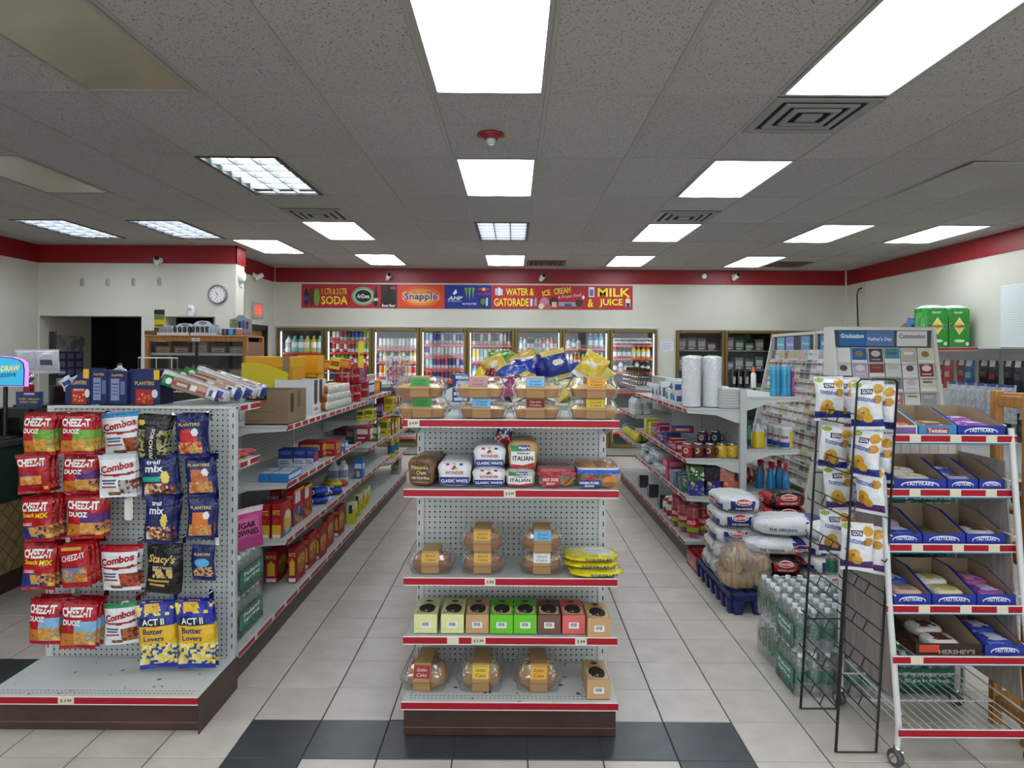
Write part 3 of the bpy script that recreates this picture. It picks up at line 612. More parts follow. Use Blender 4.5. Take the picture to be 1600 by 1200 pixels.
# dim goods inside the freezer
for i in range(3):
    for j, z in enumerate((.5, .95, 1.4, 1.72)):
        s = MB().box(XF0 + i * .79 + .06 - (XF0 + XF1) / 2, XF0 + (i + 1) * .79 - .06 - (XF0 + XF1) / 2, .15, .7, z - .015, z, '8a8c8c').build('shelf', 'paint', fz)
        if j < 1: continue
        for q in range(4):
            c = random.choice(('3a4a70', '2f5a38', '7a3a34', '6a6468', '50586a', '74685c')); h = random.uniform(.12, .22)
            spawn(carton(.14, .3, h, c, [('r', .1, .3, .9, .75, 'b0b0b0'), ('r', .15, .1, .7, .2, 'd8d8d8')]), 'frozen_food_box', 'frozen food box, %s on %s shelf behind %s freezer door' % (ORD[q], ('', 'lower', 'middle', 'upper')[j], ('left', 'middle', 'right')[i]), 'box', (XF0 + i * .79 + .15 + q * .165, YB + .36, z), 0, 'frozen food boxes')
# ================================================================ shelving
def strip(parent, a, b_, z, ax, tags=(), h=.034, white=True):
    """price strip along a shelf edge; a, b_ end points (x, y); ax outward direction; tags: list of (t, width, text)"""
    A, B = Vector((*a, 0)), Vector((*b_, 0)); d = (B - A); L = d.length; d.normalize(); n = Vector((*ax, 0))
    def slab(t0, t1, z0, z1, o0, o1, mt, name, par, text=None):
        b = MB(); q = [A + d * t0 + n * o0, A + d * t1 + n * o0, A + d * t1 + n * o1, A + d * t0 + n * o1]
        vs = [(p.x, p.y, z0) for p in q] + [(p.x, p.y, z1) for p in q]
        flip = d.cross(n).z < 0
        fs = [(3, 2, 1, 0), (4, 5, 6, 7), (0, 1, 5, 4), (1, 2, 6, 5), (2, 3, 7, 6), (3, 0, 4, 7)]
        if flip: fs = [f[::-1] for f in fs]
        b.add(vs, fs, 'e6e2dc' if name != 'price_tag' else 'dcd3bc')
        if text:
            tv = d if d.cross(Vector((0, 0, 1))).dot(n) > 0 else -d; C = A + d * ((t0 + t1) / 2) + n * (o1 + .0004)
            b.text(text, lambda x, y: (C.x + tv.x * x, C.y + tv.y * x, (z0 + z1) / 2 + y), 0, 0, (z1 - z0) * .45, '202020', (t1 - t0) * .7)
        return b.build(name, mt, par)
    s = slab(0, L, z - h + .004, z - .004, 0, .004, 'strip_red', 'price_strip', parent)
    if white: slab(0, L, z - h, z - h + .004, 0, .0045, 'paint', 'strip_edge', parent); slab(0, L, z - .004, z, 0, .0045, 'paint', 'strip_edge', parent)
    for t in tags: slab(t[0], t[0] + t[1], z - h + .002, z - .003, .004, .0055, 'card', 'price_tag', parent, t[2] if len(t) > 2 else None)
    return s
def brk(x0, x1, z, t, y, flip=False):     # tapered shelf end bracket in the xz plane
    b = MB(); P = [(x0, z), (x1, z), (x1, z - .03), (x0 + (x1 - x0) * .45, z - .045), (x0 + (x1 - x0) * .1, z - .10), (x0, z - .11)]
    f = [(p[0], y, p[1]) for p in P]; g = [(p[0], y + t, p[1]) for p in P]
    if x1 < x0: f, g = g, f
    b.loft([f[::-1], g[::-1]], 'd0d3d0', sm=False); return b
def rtags(L, n, w=.035, seed=1):
    rr = random.Random(seed); o = []
    for i in range(n):
        t = (i + .5 + rr.uniform(-.35, .35)) * L / n; o.append((min(t, L - w), w))
    return o
def runshelf(g, sx, y0, y1, z, dep=.43, ntag=9, seed=1):       # shelf on one side of a long gondola; sx = +1 right, -1 left
    x0, x1 = sx * .02, sx * (dep + .02); L = y1 - y0
    b = MB(); b.box(min(x0, x1), max(x0, x1), y0 + .003, y1 - .003, z - .02, z, bev=.002); s = b.build('shelf', 'deck_paint', g)
    strip(s, (x1, y0 + .003), (x1, y1 - .003), z + .004, (sx, 0), rtags(L, ntag, seed=seed))
    for y in (y0 + .004, y1 - .008): brk(x0, x1 * .98, z - .004, .004, y).build('bracket', 'paint', s)
def gondola(name, lab, xs, y0, y1, spans, hgt=1.37):
    g = thing(name, lab, 'shelving unit', (xs, y0, 0)); L = y1 - y0
    MB().box(-.43, .43, 0, L, 0, .13, bev=.003).build('base_kick', 'kick_brown', g)
    for sx in (-1, 1):
        n = round(L / 1.22)
        for i in range(n):
            a, e = i * L / n, (i + 1) * L / n
            dk = MB().box(min(sx * .02, sx * .455), max(sx * .02, sx * .455), a + .002, e - .002, .13, .16, bev=.002).build('deck', 'deck_paint', g)
            strip(dk, (sx * .455, a + .002), (sx * .455, e - .002), .162, (sx, 0), rtags(e - a, 4, seed=i))
    n = round(L / 1.22)
    for i in range(n):
        a, e = i * L / n, (i + 1) * L / n
        MB().box(-.018, .018, a + .02, e - .02, .16, hgt - .012).build('back_panel', 'peg_side', g)
        MB().box(-.025, .025, a - .02, a + .02, .0, hgt, 'c8cbc8').build('upright', 'paint', g)
    MB().box(-.025, .025, L - .02, L + .02, .0, hgt, 'c8cbc8').build('upright', 'paint', g)
    MB().box(-.03, .03, 0, L, hgt - .012, hgt, 'c8cbc8').build('top_cap', 'paint', g)
    for k, (sx, a, e, z, nt) in enumerate(spans): runshelf(g, sx, a, e, z, ntag=nt, seed=k + 3)
    return g
# left run (faces the left aisle), centre run, right run
LX, LY = -1.81, 3.505
o_ = lambda y: y - LY
ZA = (1.20, .855, .517)
sp = [(1, 0.02, .28, 1.375, 1), (1, .02, .28, 1.09, 1)]
sp += [(1, o_(4.26), o_(6.62), z, n) for z, n in zip(ZA, (16, 10, 9))] + [(1, o_(6.64), o_(7.8), z, n) for z, n in ((1.22, 7), (1.005, 6), (.75, 6), (.517, 5))] + [(1, o_(7.82), o_(9.1), z, 6) for z in (1.30, 1.0, .7, .43)]
gl = gondola('gondola_shelf', 'long double-sided grey gondola shelving along the left aisle', LX, LY, 9.12, sp)
MX, MY = -.03, 3.475
gm = gondola('gondola_shelf', 'long grey gondola shelving behind the centre bakery display', MX, MY, 9.12, [(s, .1, 3.4, z, 6) for s in (-1, 1) for z in (1.2, .85, .5)])
RX, RY = 1.82, 5.64
ZRt = (1.21, .81, .51)
sp = [(-1, .01, 2.4, z, n) for z, n in zip(ZRt, (10, 10, 7))] + [(-1, 2.42, 3.58, z, 6) for z in (1.28, .95, .62)]
gr = gondola('gondola_shelf', 'long double-sided grey gondola shelving along the right aisle', RX, RY, 9.24, sp)
for z in (1.31, .89, .545): # plain right-hand shelves without price strips
    s = MB().box(.02, .45, .01, 1.2, z - .022, z, bev=.002).build('shelf', 'deck_paint', gr)
    MB().box(.45, .456, .01, 1.2, z - .034, z, 'c8cbc8', bev=.001).build('shelf_lip', 'paint', s); brk(.02, .45, z - .004, .004, .012).build('bracket', 'paint', s)
# ---------------------------------------------------------------- end displays
def endcap(lab, x0, x1, yf, yb, zt):
    g = thing('endcap_display', lab, 'shelving unit', ((x0 + x1) / 2, yb, 0)); w = (x1 - x0) / 2; D = yb - yf
    MB().box(-w + .006, w - .006, -D + .03, .0, .0, .125, bev=.003).build('base_kick', 'kick_brown', g)
    MB().box(-w + .006, w - .006, -D + .028, -D + .032, .035, .037, '8a7466').build('kick_seam', 'paint', g)
    dk = MB().box(-w, w, -D, .0, .125, .16, bev=.002).build('deck', 'deck_scuffed', g)
    bx = MB()
    for i in range(48):
        for yy in (-D + .03, -D + .052, -.02): bx.box(-w + .03 + i * (2 * w - .06) / 48, -w + .03 + i * (2 * w - .06) / 48 + .011, yy, yy + .003, .16, .1604, '141414')
    bx.build('deck_slots', 'matte', dk)['kind'] = 'stuff'
    pw = w - .006
    MB().box(-pw + .036, pw - .036, 0, .012, .16, zt - .012).build('back_panel', 'peg_front', g)
    for s in (-1, 1):
        u = MB().box(s * (pw - .018) - .018, s * (pw - .018) + .018, -.006, .03, .0, zt, 'cdd0cd', bev=.002).build('upright', 'paint', g)
        b = MB(); z = .2
        while z < zt - .04: b.box(s * (pw - .012) - .0025, s * (pw - .012) + .0025, -.0065, -.006, z, z + .022, '0a0a0a'); z += .051
        b.build('slot_column', 'matte', u)['kind'] = 'stuff'
    MB().box(-pw, pw, -.008, .03, zt - .014, zt, 'd4d7d4', bev=.003).build('top_cap', 'paint', g)
    return g, w, D, dk
EX0, EX1 = -2.275, -1.347
ge, ew, eD, dk = endcap('grey pegboard end display hung with snack bags, brown base', EX0, EX1, 3.04, 3.45, 1.375)
strip(dk, (-ew, -eD), (ew, -eD), .162, (0, -1), [(.33, .068, '$ 3.99')], h=.036)
sw = MB().box(0, .004, -eD + .0, .012, 0, .158).build('side_kick', 'kick_brown', ge); sw.location = (ew, 0, 0)
CX0, CX1 = W(627, 1105, 3.013).x, W(966, 1105, 3.013).x
gc, cw, cD, dk = endcap('grey pegboard end display with bakery shelves and red strips', CX0, CX1, 3.013, 3.42, 1.34)
strip(dk, (-cw, -cD), (cw, -cD), .162, (0, -1), h=.036)
CSH = []
for z, yf, tags in ((W(800, 657, 3.03).z, 3.03, [(.018, .05, '$ 4.99')]), (W(800, 766, 3.04).z, 3.04, [(.43, .05, '$ 4.99')]), (W(800, 904, 3.06).z, 3.06, [(.35, .045, '3.99')]), (W(800, 996, 3.05).z, 3.05, [(.19, .05), (.295, .06, '$ 5.99'), (.74, .05, '3.99')])):
    s = MB().box(-cw + .01, cw - .01, yf - 3.42, -.008, z - .02, z, bev=.002).build('shelf', 'deck_paint', gc); CSH.append((z, yf))
    strip(s, (-cw, yf - 3.42), (cw, yf - 3.42), z + .004, (0, -1), tags, h=.036)
    for sx in (-1, 1):
        b = MB(); x = sx * (cw - .012); b.loft([[(x - .002, -.01, z - .004), (x - .002, yf - 3.41, z - .004), (x - .002, yf - 3.41, z - .03), (x - .002, -.01, z - .1)], [(x + .002, -.01, z - .004), (x + .002, yf - 3.41, z - .004), (x + .002, yf - 3.41, z - .03), (x + .002, -.01, z - .1)]], 'd0d3d0', sm=False)
        b.build('bracket', 'paint', s)
# ================================================================ snack bags on the left end display
RD = 'b0101e'; ORG = 'c97a2c'; TAN = 'd8a050'
def chz(*ex): return [('r', 0, 0, 1, 1, RD), ('r', 0, .94, 1, 1, '8c0c18')] + list(ex) + [('t', 'CHEEZ-IT', .47, .79, .19, 'f6f2ee', .86, 2), ('r', .8, .08, .95, .17, 'e8c850')]
def duoz(ac): return chz(('r', .40, .08, 1, .60, ac), ('r', .04, .06, .40, .34, ORG), ('e', .2, .2, .03, .02, '7a3c10'), ('r', .42, .10, .78, .40, TAN), ('n', .45, .1, 1, .4, (TAN, 'c88a3c', None)), ('t', 'DUOZ', .34, .58, .12, 'f6f2ee', .54, 2))
def combos(top, pic): return [('r', 0, 0, 1, 1, 'e6e8ea'), ('r', 0, .90, 1, 1, top), ('e', .5, .57, .5, .06, 'a01422'), ('e', .45, .61, .45, .055, 'e6e8ea'), ('n', .55, .08, 1, .42, (pic, '7a3418', pic)), ('r', .10, .40, .5, .44, '50607a'), ('r', .12, .33, .46, .37, '50607a'), ('r', .1, .25, .5, .28, 'b04050'), ('n', .25, .04, .55, .12, ('7a4a28', 'a06a38')), ('t', 'Combos', .5, .72, .17, 'a81424', .9, 2, 0, .14)]
def plant(ac, lab=None): return [('r', 0, 0, 1, 1, '16215e'), ('r', 0, .93, 1, 1, '101848'), ('r', .2, .15, .8, .66, ac), ('n', .1, .1, .9, .38, ('d8a868', 'b87838', 'c89050', ac)), ('e', .72, .58, .12, .09, 'e6e6e6'), ('t', 'PLANTERS', .5, .76, .07, 'd8b86a', .76)]
def trail(ac): return [('r', 0, 0, 1, 1, '16215e'), ('n', .08, .08, .95, .36, ('c89050', 'a04028', 'e0d0b0', '604028', None)), ('r', .05, .42, .6, .52, ac), ('e', .72, .5, .12, .14, 'e8d060'), ('t', 'trail', .42, .84, .09, 'f0f0f0', .36), ('t', 'mix', .45, .70, .15, 'f0f0f0', .5)]
pist = [('r', 0, 0, 1, 1, '0e0e0c'), ('r', .1, .82, .9, .97, '1a1a1a'), ('e', .16, .84, .12, .06, 'e0c038'), ('n', 0, .1, .32, .7, ('8c8a58', 'b0a878', '5a5a34', '0e0e0c')), ('n', .72, .2, 1, .7, ('8c8a58', 'b0a878', '0e0e0c')), ('t', 'PISTACHIOS', .55, .42, .11, 'e8e4d8', .62, 1, 0, 1.45)]
stacy = [('r', 0, 0, 1, 1, '0f0f10'), ('n', .2, .32, .8, .5, ('d8b878', 'c8a058', '0f0f10')), ('r', .05, .24, .7, .28, 'c8a040'), ('r', .12, .16, .6, .19, 'd8b048'), ('t', "Stacy's", .47, .68, .2, 'd8b860', .8, 1, .3), ('t', 'SIMPLY NAKED', .5, .53, .05, 'c8c8c8', .6)]
actii = [('r', 0, 0, 1, 1, '2030a0'), ('n', .0, .8, 1, .97, ('2030a0', '2030a0', 'f0d860')), ('r', .22, .84, .6, .98, 'e8b830'), ('r', 0, .40, 1, .66, 'e8b820'), ('n', 0, .06, 1, .40, ('f0d860', 'e8c840', 'f4e8a8', '2048a0')), ('r', 0, 0, 1, .045, '2030a0'), ('r', .1, .66, .78, .775, '101438'), ('t', 'ACT II', .44, .72, .095, 'f4f4f4', .6), ('t', 'Butter', .42, .58, .085, '1c2478', .56), ('t', 'Lovers', .42, .47, .075, '1c2478', .56)]
smix = chz(('r', 0, .06, 1, .36, '20307a'), ('r', 0, .36, .42, .48, 'c01828'), ('r', .3, .12, .66, .34, TAN), ('n', .5, .08, 1, .36, (TAN, ORG, '20307a', '8a4a20')), ('t', 'Snack', .31, .62, .10, 'f0e020', .42), ('t', 'MIX', .74, .60, .11, 'f0e020', .36), ('t', 'CLASSIC', .27, .42, .06, 'f0f0f0', .34))
chp = chz(('r', .05, .3, .6, .5, '60287a'), ('n', .1, .2, .75, .45, (TAN, ORG, TAN)), ('r', .1, .1, .8, .24, 'a01020'))
chbl = [('r', 0, 0, 1, 1, RD), ('r', .1, .88, .8, .93, 'd8a830'), ('r', .05, .12, .85, .48, '4a88c8'), ('n', .1, .14, .9, .44, (ORG, TAN, ORG, None)), ('t', 'CHEEZ-IT', .5, .72, .13, 'f6f2ee', .8, 1, 0, .08)]
psm = [('r', 0, 0, 1, 1, '16215e'), ('n', .1, .12, .9, .4, ('c08848', 'd8a868', '16215e')), ('e', .5, .52, .32, .12, '58a8d8'), ('t', 'PLANTERS', .5, .75, .07, 'd8b86a', .7)]
BAGS = [  # left x, right x, top y, bottom y, art, back colour, how many, tilt, row, peg, words
 (38, 86, 647, 711, duoz('6aa832'), RD, 3, 0, 0, 0, 'red cracker bag with green panel'), (97, 147, 648, 710, duoz('6aa832'), RD, 4, 0, 0, 1, 'red cracker bag with green panel'), (160, 217, 646, 712, combos('2a86c0', 'a85028'), 'd8dce0', 1, -5, 0, 2, 'white snack bag with blue top'),
 (219, 266, 650, 724, pist, '0e0e0c', 2, 4, 0, 3, 'black pistachio bag'), (275, 318, 648, 716, plant('c82828'), '16215e', 3, -3, 0, 4, 'navy nut bag with red label'),
 (29, 75, 710, 771, chp, RD, 3, -4, 1, 0, 'red cracker bag with purple stripe'), (102, 153, 711, 772, duoz('5c2a78'), RD, 2, 0, 1, 1, 'red cracker bag with purple panel'), (157, 210, 711, 777, combos('c8ccd0', 'b0b4b4'), 'd8dce0', 3, -3, 1, 2, 'white snack bag with grey dip picture'),
 (221, 274, 712, 780, trail('20a890'), '16215e', 2, -2, 1, 3, 'navy trail mix bag with teal label'), (291, 333, 712, 777, plant('b8642a'), '16215e', 2, -2, 1, 4, 'navy nut bag with brown label'),
 (31, 82, 778, 847, smix, RD, 4, -5, 2, 0, 'red snack mix bag'), (109, 162, 775, 841, duoz('5c2a78'), RD, 3, 2, 2, 1, 'red cracker bag with purple panel'), (228, 272, 775, 850, trail('1a2660'), '16215e', 3, 1, 2, 3, 'navy trail mix bag with fruit picture'), (295, 335, 777, 844, plant('d8782a'), '16215e', 2, 0, 2, 4, 'navy nut bag with orange label'),
 (37, 86, 851, 922, smix, RD, 3, 0, 3, 0, 'red snack mix bag'), (91, 138, 852, 918, chbl, RD, 4, -7, 3, 1, 'red cracker bag with blue panel'), (158, 216, 855, 922, combos('b01828', 'b84a28'), 'd8dce0', 2, -3, 3, 2, 'white snack bag with red top'), (232, 284, 850, 927, stacy, '0f0f10', 2, 3, 3, 3, 'black chip bag with gold script'), (301, 336, 852, 907, psm, '16215e', 1, 0, 3, 4, 'small navy nut bag with blue oval'),
 (46, 95, 937, 1006, duoz('88b8e0'), RD, 3, 0, 4, 0, 'red cracker bag with pale blue panel'), (100, 151, 940, 1014, duoz('88b8e0'), RD, 3, 2, 4, 1, 'red cracker bag with pale blue panel'), (165, 212, 942, 1006, combos('1c8a4a', 'b06a38'), 'd8dce0', 1, -3, 4, 2, 'white snack bag with green top'),
 (217, 270, 944, 1044, actii, '2030a0', 2, -3, 4, 3, 'tall blue and yellow popcorn bag'), (276, 332, 941, 1044, actii, '2030a0', 2, -3, 4, 4, 'tall blue and yellow popcorn bag')]
RN = ['top', 'second', 'third', 'fourth', 'bottom']
hk = MB(); hk.tube([(0, 0, .0), (0, -.2, 0), (0, -.215, .012)], .0028); hk.box(-.012, .012, -.004, 0, -.03, .012); HK = hk.mesh('peg_hook', 'chrome')
for i, (x0, x1, y0, y1, art, bk_, n, tilt, rw, pg, wd_) in enumerate(BAGS):
    Y = 3.30 - .026 * (n - 1) - .01; a, e = W(x0, y0, Y), W(x1, y1, Y); w, h = e.x - a.x, a.z - e.z; xc = (a.x + e.x) / 2
    pr = pillow(w * 1.06, h * 1.03, min(w, .15) * .30, art, bk_, i)
    mk('peg_hook', HK, ge, (xc - ge.location.x, -.002, a.z - .012 - ge.location.z))
    for k in range(n):
        p = Vector((xc, Y + .03 * k * 1.1, e.z))
        o = spawn(pr, 'snack_bag', '%s, %s on %s row peg %s, left display' % (wd_, ('front', 'second', 'third', 'fourth')[k], RN[rw], ('one', 'two', 'three', 'four', 'five')[pg]), 'snack bag', p, 0, 'snack bags on the left end display')
        rr = R(tilt) + random.uniform(-.04, .04) * (k > 0); c = Vector((xc, p.y, a.z)); o.rotation_euler = (random.uniform(-.03, .06), rr, random.uniform(-.12, .12))
        o.location = c + Euler((0, rr, 0)).to_matrix() @ Vector((0, 0, -h))
for x, y, zz in ((205, 776, 0), (200, 938, 1)):
    p = W(x, y, 3.3); mk('peg_hook', HK, ge, (p.x - ge.location.x, -.002, p.z))
    b = MB(); b.loft([rrect(.035, .11, .012, 0), rrect(.035, .11, .012, .002)], 'd8d4c8', sm=False); q = b.build('tag_card', 'card', ge, (p.x - ge.location.x, -.17, p.z - .05)); q.rotation_euler = (R(90), 0, R(15))
# ================================================================ goods: shared constructors
def PB(x0, x1, yt, yb, z):
    Y = G((x0 + x1) / 2, yb, z).y; a, e = W(x0, yt, Y), W(x1, yb, Y); return (a.x + e.x) / 2, Y, e.x - a.x, a.z - e.z
def boxon(x0, x1, yt, yb, z, d, col, name, lab, Fr=(), Rt=(), Tp=(), Lf=(), group=None, mt='card', cat='box', rz=0):
    x, Y, w, h = PB(x0, x1, yt, yb, z); pr = carton(w, d, h, col, Fr, Rt, Lf, Tp, mt)
    return spawn(pr, name, lab, cat, (x, Y + d / 2, z), rz, group)
def canister(r, h, col, lid, label=None, n=18, mt='gloss', txt=None, tc='f0f0f0'):
    b = MB(); b.lathe([(r * .95, 0), (r, h * .02), (r, h * .25), (r, h * .75), (r, h * .88)], n, [col, col, label or col, col])
    if txt: b.text(txt, lambda x, y: ((r + .001) * math.sin(x / r), -(r + .001) * math.cos(x / r), y), 0, h * .5, h * .14, tc, r * 1.3)
    l = MB(); l.lathe([(r * 1.03, h * .88), (r * 1.03, h * .97), (r * .96, h)], n, lid)
    return [('body', b.mesh('body', mt)), ('lid', l.mesh('lid', mt))]
def tray(w, d, h, hb, col, inner, Fr=(), Lf=(), Rt=()):
    """open display box, low at the front, high at the back"""
    b = MB(); t = .004
    b.box(-w / 2, w / 2, -d / 2, d / 2, 0, t, inner)
    b.box(-w / 2, w / 2, -d / 2, -d / 2 + t, t, h, col); b.box(-w / 2 + t, w / 2 - t, -d / 2 + t, -d / 2 + t + .001, t, h, inner)
    b.box(-w / 2, w / 2, d / 2 - t, d / 2, t, hb, inner)
    for s in (-1, 1):
        xo, xi = s * w / 2, s * (w / 2 - t)
        for x, c in ((xo, col), (xi, inner)):
            P = [(x, -d / 2, t), (x, d / 2, t), (x, d / 2, hb), (x, d * .1, hb * .97), (x, -d / 2, h)]; b.add(P, [tuple(range(5))], c)
        A = [(xo, -d / 2, h), (xo, d * .1, hb * .97), (xo, d / 2, hb)]; B = [(xi, q[1], q[2]) for q in A]
        b.add(A + B, [(0, 1, 4, 3), (1, 2, 5, 4)], col)
    if Fr: b.decals(lambda x, y, e: (x - w / 2, -d / 2 - e, y), w, h, Fr)
    if Lf: b.decals(lambda x, y, e: (-w / 2 - e, d / 2 - x, y), d, h, Lf)
    if Rt: b.decals(lambda x, y, e: (w / 2 + e, x - d / 2, y), d, h, Rt)
    return b
def sack(w, d, h, colfn, nu=28, nv=14, pw=2.6, mt='film', texts=(), seed=0):
    """plump closed bag lying flat; colfn(x, y, z) with coordinates -1..1; texts: (str, x, z, height, colour, width) on the -Y side, or on +-X side"""
    b = MB(); ph = random.Random(seed).uniform(0, 6)
    sg = lambda c, e: math.copysign(abs(c) ** e, c)
    def P(u, v, e=0):
        a, q = u * 2 * math.pi, (v - .5) * math.pi; e1, e2 = 2 / pw, 2 / 3.2
        x = sg(math.cos(q), e1) * sg(math.cos(a), e2); y = sg(math.cos(q), e1) * sg(math.sin(a), e2); z = sg(math.sin(q), e1)
        k = 1 + .03 * math.sin(7 * a + 3 * q + ph) + .02 * math.sin(13 * a - 5 * q)
        return x * k, y * k, z
    vs = []; fs = []; cs = []
    for j in range(nv + 1):
        for i in range(nu): p = P(i / nu, j / nv); vs.append((p[0] * w / 2, p[1] * d / 2, (p[2] + 1) * h / 2))
    for j in range(nv):
        for i in range(nu):
            k = (i + 1) % nu; fs.append((j * nu + i, j * nu + k, (j + 1) * nu + k, (j + 1) * nu + i)); p = P((i + .5) / nu, (j + .5) / nv); cs.append(colfn(*p))
    b.add(vs, fs, cs, 0, True)
    for T in texts:
        side = T[6] if len(T) > 6 else 'F'
        def fn(x, y):
            zz = max(-.95, min(.95, y * 2 / h - 1)); o = math.cos(math.asin(zz) if False else math.copysign(1, zz) * math.asin(min(1, abs(zz) ** (pw / 2)))) ** (2 / pw)
            if side == 'F': return (x, -d / 2 * 1.03 * o * (1 - abs(2 * x / w) ** 3.2 * .35) - .003, y)
            if side == 'R': return (w / 2 * 1.03 * o + .003, x, y)
            return (-w / 2 * 1.03 * o - .003, -x, y)
        if T[0] == 'oval':
            b.add([fn(T[1] + T[3] * math.cos(i * math.pi / 12), T[2] + T[4] * math.sin(i * math.pi / 12)) for i in range(24)], [tuple(range(24))], T[5])
            continue
        def fn2(x, y): p = fn(x, y); return (p[0], p[1] - .0015, p[2]) if side == 'F' else ((p[0] + (.0015 if side == 'R' else -.0015)), p[1], p[2])
        b.text(T[0], fn2, T[1], T[2], T[3], T[4], T[5])
    return [('bag', b.mesh('bag', mt))]
# ---------------------------------------------------------------- water packs
def wbottle(green=True):
    b = MB(); r, h = .032, .205
    b.lathe([(r * .8, 0), (r, .008), (r, .05), (r * .96, .055), (r, .06)], 10, 'c8d4d4', 0, cap=(True, False)); b.lathe([(r * 1.0, .06), (r * 1.01, .062), (r * 1.01, .118), (r, .12)], 10, '1d6b4c', 1, cap=(False, False))
    b.lathe([(r, .12), (r, .135), (r * .75, .165), (r * .42, .185)], 10, 'c8d4d4', 0, cap=(False, False)); b.lathe([(r * .46, .184), (r * .46, h), (r * .4, h)], 8, 'dfe8ea', 1)
    return b.mesh('bottle', ['water', 'gloss'])
WB = wbottle()
def waterpack(lab, loc, nx, ny, rz=0, art=True, grp='water bottle packs', front=True, side=0):
    o = thing('water_pack', lab, 'water pack', loc, rz, grp); s = .066
    for i in range(nx):
        for j in range(ny): mk('bottle', WB, o, ((i - (nx - 1) / 2) * s, (j - (ny - 1) / 2) * s, 0), random.uniform(0, 6))
    w, d = nx * s + .006, ny * s + .006
    b = MB(); S = [rrect(w, d, .03, z) for z in (.0, .02, .13)] + [rrect(w - .02, d - .02, .025, .185), rrect(w * .6, d * .6, .02, .208)]
    b.loft(S, 'ffffff', cap=(False, True)); b.build('shrink_film', 'wrap', o)
    if art:      # printed panel on the film
        p = MB(); e = .002
        def panel(fn, W_):
            p.decals(lambda x, y, q: fn(x - W_ / 2, y + .012, q + e), W_, .125, [('r', .08, 0, .92, .95, '2f7d66'), ('p', [(.08, 0), (.92, 0), (.92, .2), (.82, .34), (.74, .22), (.64, .4), (.55, .2), (.44, .38), (.34, .24), (.24, .42), (.14, .2), (.08, .3)], '12503a'), ('t', 'Poland', .5, .74, .17, 'e6f0ec', .55), ('t', 'Spring', .5, .5, .17, 'e6f0ec', .55)])
        if front: panel(lambda x, y, q: (x, -d / 2 - q, y), w)
        if side == 1: panel(lambda x, y, q: (w / 2 + q, x, y), d)
        if side == -1: panel(lambda x, y, q: (-w / 2 - q, -x, y), d)
        p.build('printed_panel', 'film', o)
    return o
# ================================================================ left run: top
ZT = 1.376
NV = '17215a'
def pbox(x0, x1, yt, yb, Y, d, Fr, lab, slant=False, open_=True):
    a, e = W(x0, yt, Y), W(x1, yb, Y); w, h = e.x - a.x, a.z - e.z
    b = MB()
    if slant:
        q = [(-w / 2, 0), (w / 2, 0), (w / 2, h), (w * .3, h), (-w / 2, h * .45)]; b.loft([[(p[0], -d / 2, p[1]) for p in q][::-1], [(p[0], d / 2, p[1]) for p in q][::-1]], NV, sm=False)
    else: b.box(-w / 2, w / 2, -d / 2, d / 2, 0, h, NV, bev=.002)
    b.decals(lambda x, y, g: (x - w / 2, -d / 2 - g, y), w, h, Fr)
    return tag(b.build('nut_display_box', 'card', None, ((a.x + e.x) / 2, Y + d / 2, ZT)), lab, 'box', 'nut display boxes')
PL = lambda cx, s: [('r', cx - .28, .0, cx + .28, .42, 'c02020'), ('n', cx - .2, .02, cx + .2, .3, ('d8a048', 'c88030', 'e8b858')), ('e', cx + .33, .3, .1, .12, 'e4e4e4'), ('t', 'PLANTERS', cx, .6, .11, 'd8b86a', .62)]
pbox(102, 141, 578, 634, 3.55, .14, PL(.55, 1) + [('t', 'PEANUTS', .55, .40, .06, 'f0f0f0', .4), ('r', .72, .72, .95, .98, 'e8c020')], 'navy peanut display box with slanted side, leftmost on top', True)
NF = [('r', .15, .12, .6, .78, '8890b8'), ('r', .66, .3, .9, .7, '6870a0'), ('r', .2, .5, .55, .52, NV), ('r', .2, .4, .55, .42, NV), ('r', .2, .3, .55, .32, NV), ('r', .2, .6, .55, .63, NV), ('t', 'PLANTERS', .5, .88, .07, 'd8b040', .6)]
pbox(142, 168, 581, 634, 3.55, .13, NF, 'navy box with nutrition panel beside the slanted peanut box')
pbox(169, 198, 583, 635, 3.53, .13, NF, 'navy box with nutrition panel, right one of the pair')
pbox(202, 250, 580, 635, 3.56, .14, PL(.5, 1) + [('r', .8, .7, .98, .98, 'e8c020')], 'wide navy peanut box behind the bread packages')
for i in range(4):
    p = pillow(.06, .07, .02, [('r', 0, 0, 1, 1, 'c8ccd4'), ('r', .1, .3, .9, .6, '30387a')], 'c8ccd4', 40 + i, 6, 8); o = spawn(p, 'nut_packet', 'foil nut packet, %s of four in slanted peanut box' % ORD[i], 'packet', (W(112 + i * 5, 590, 3.62).x, 3.60 + i * .015, ZT + .075), .3, 'foil nut packets'); o.rotation_euler = (-.5, -.5 + .12 * i, .3)
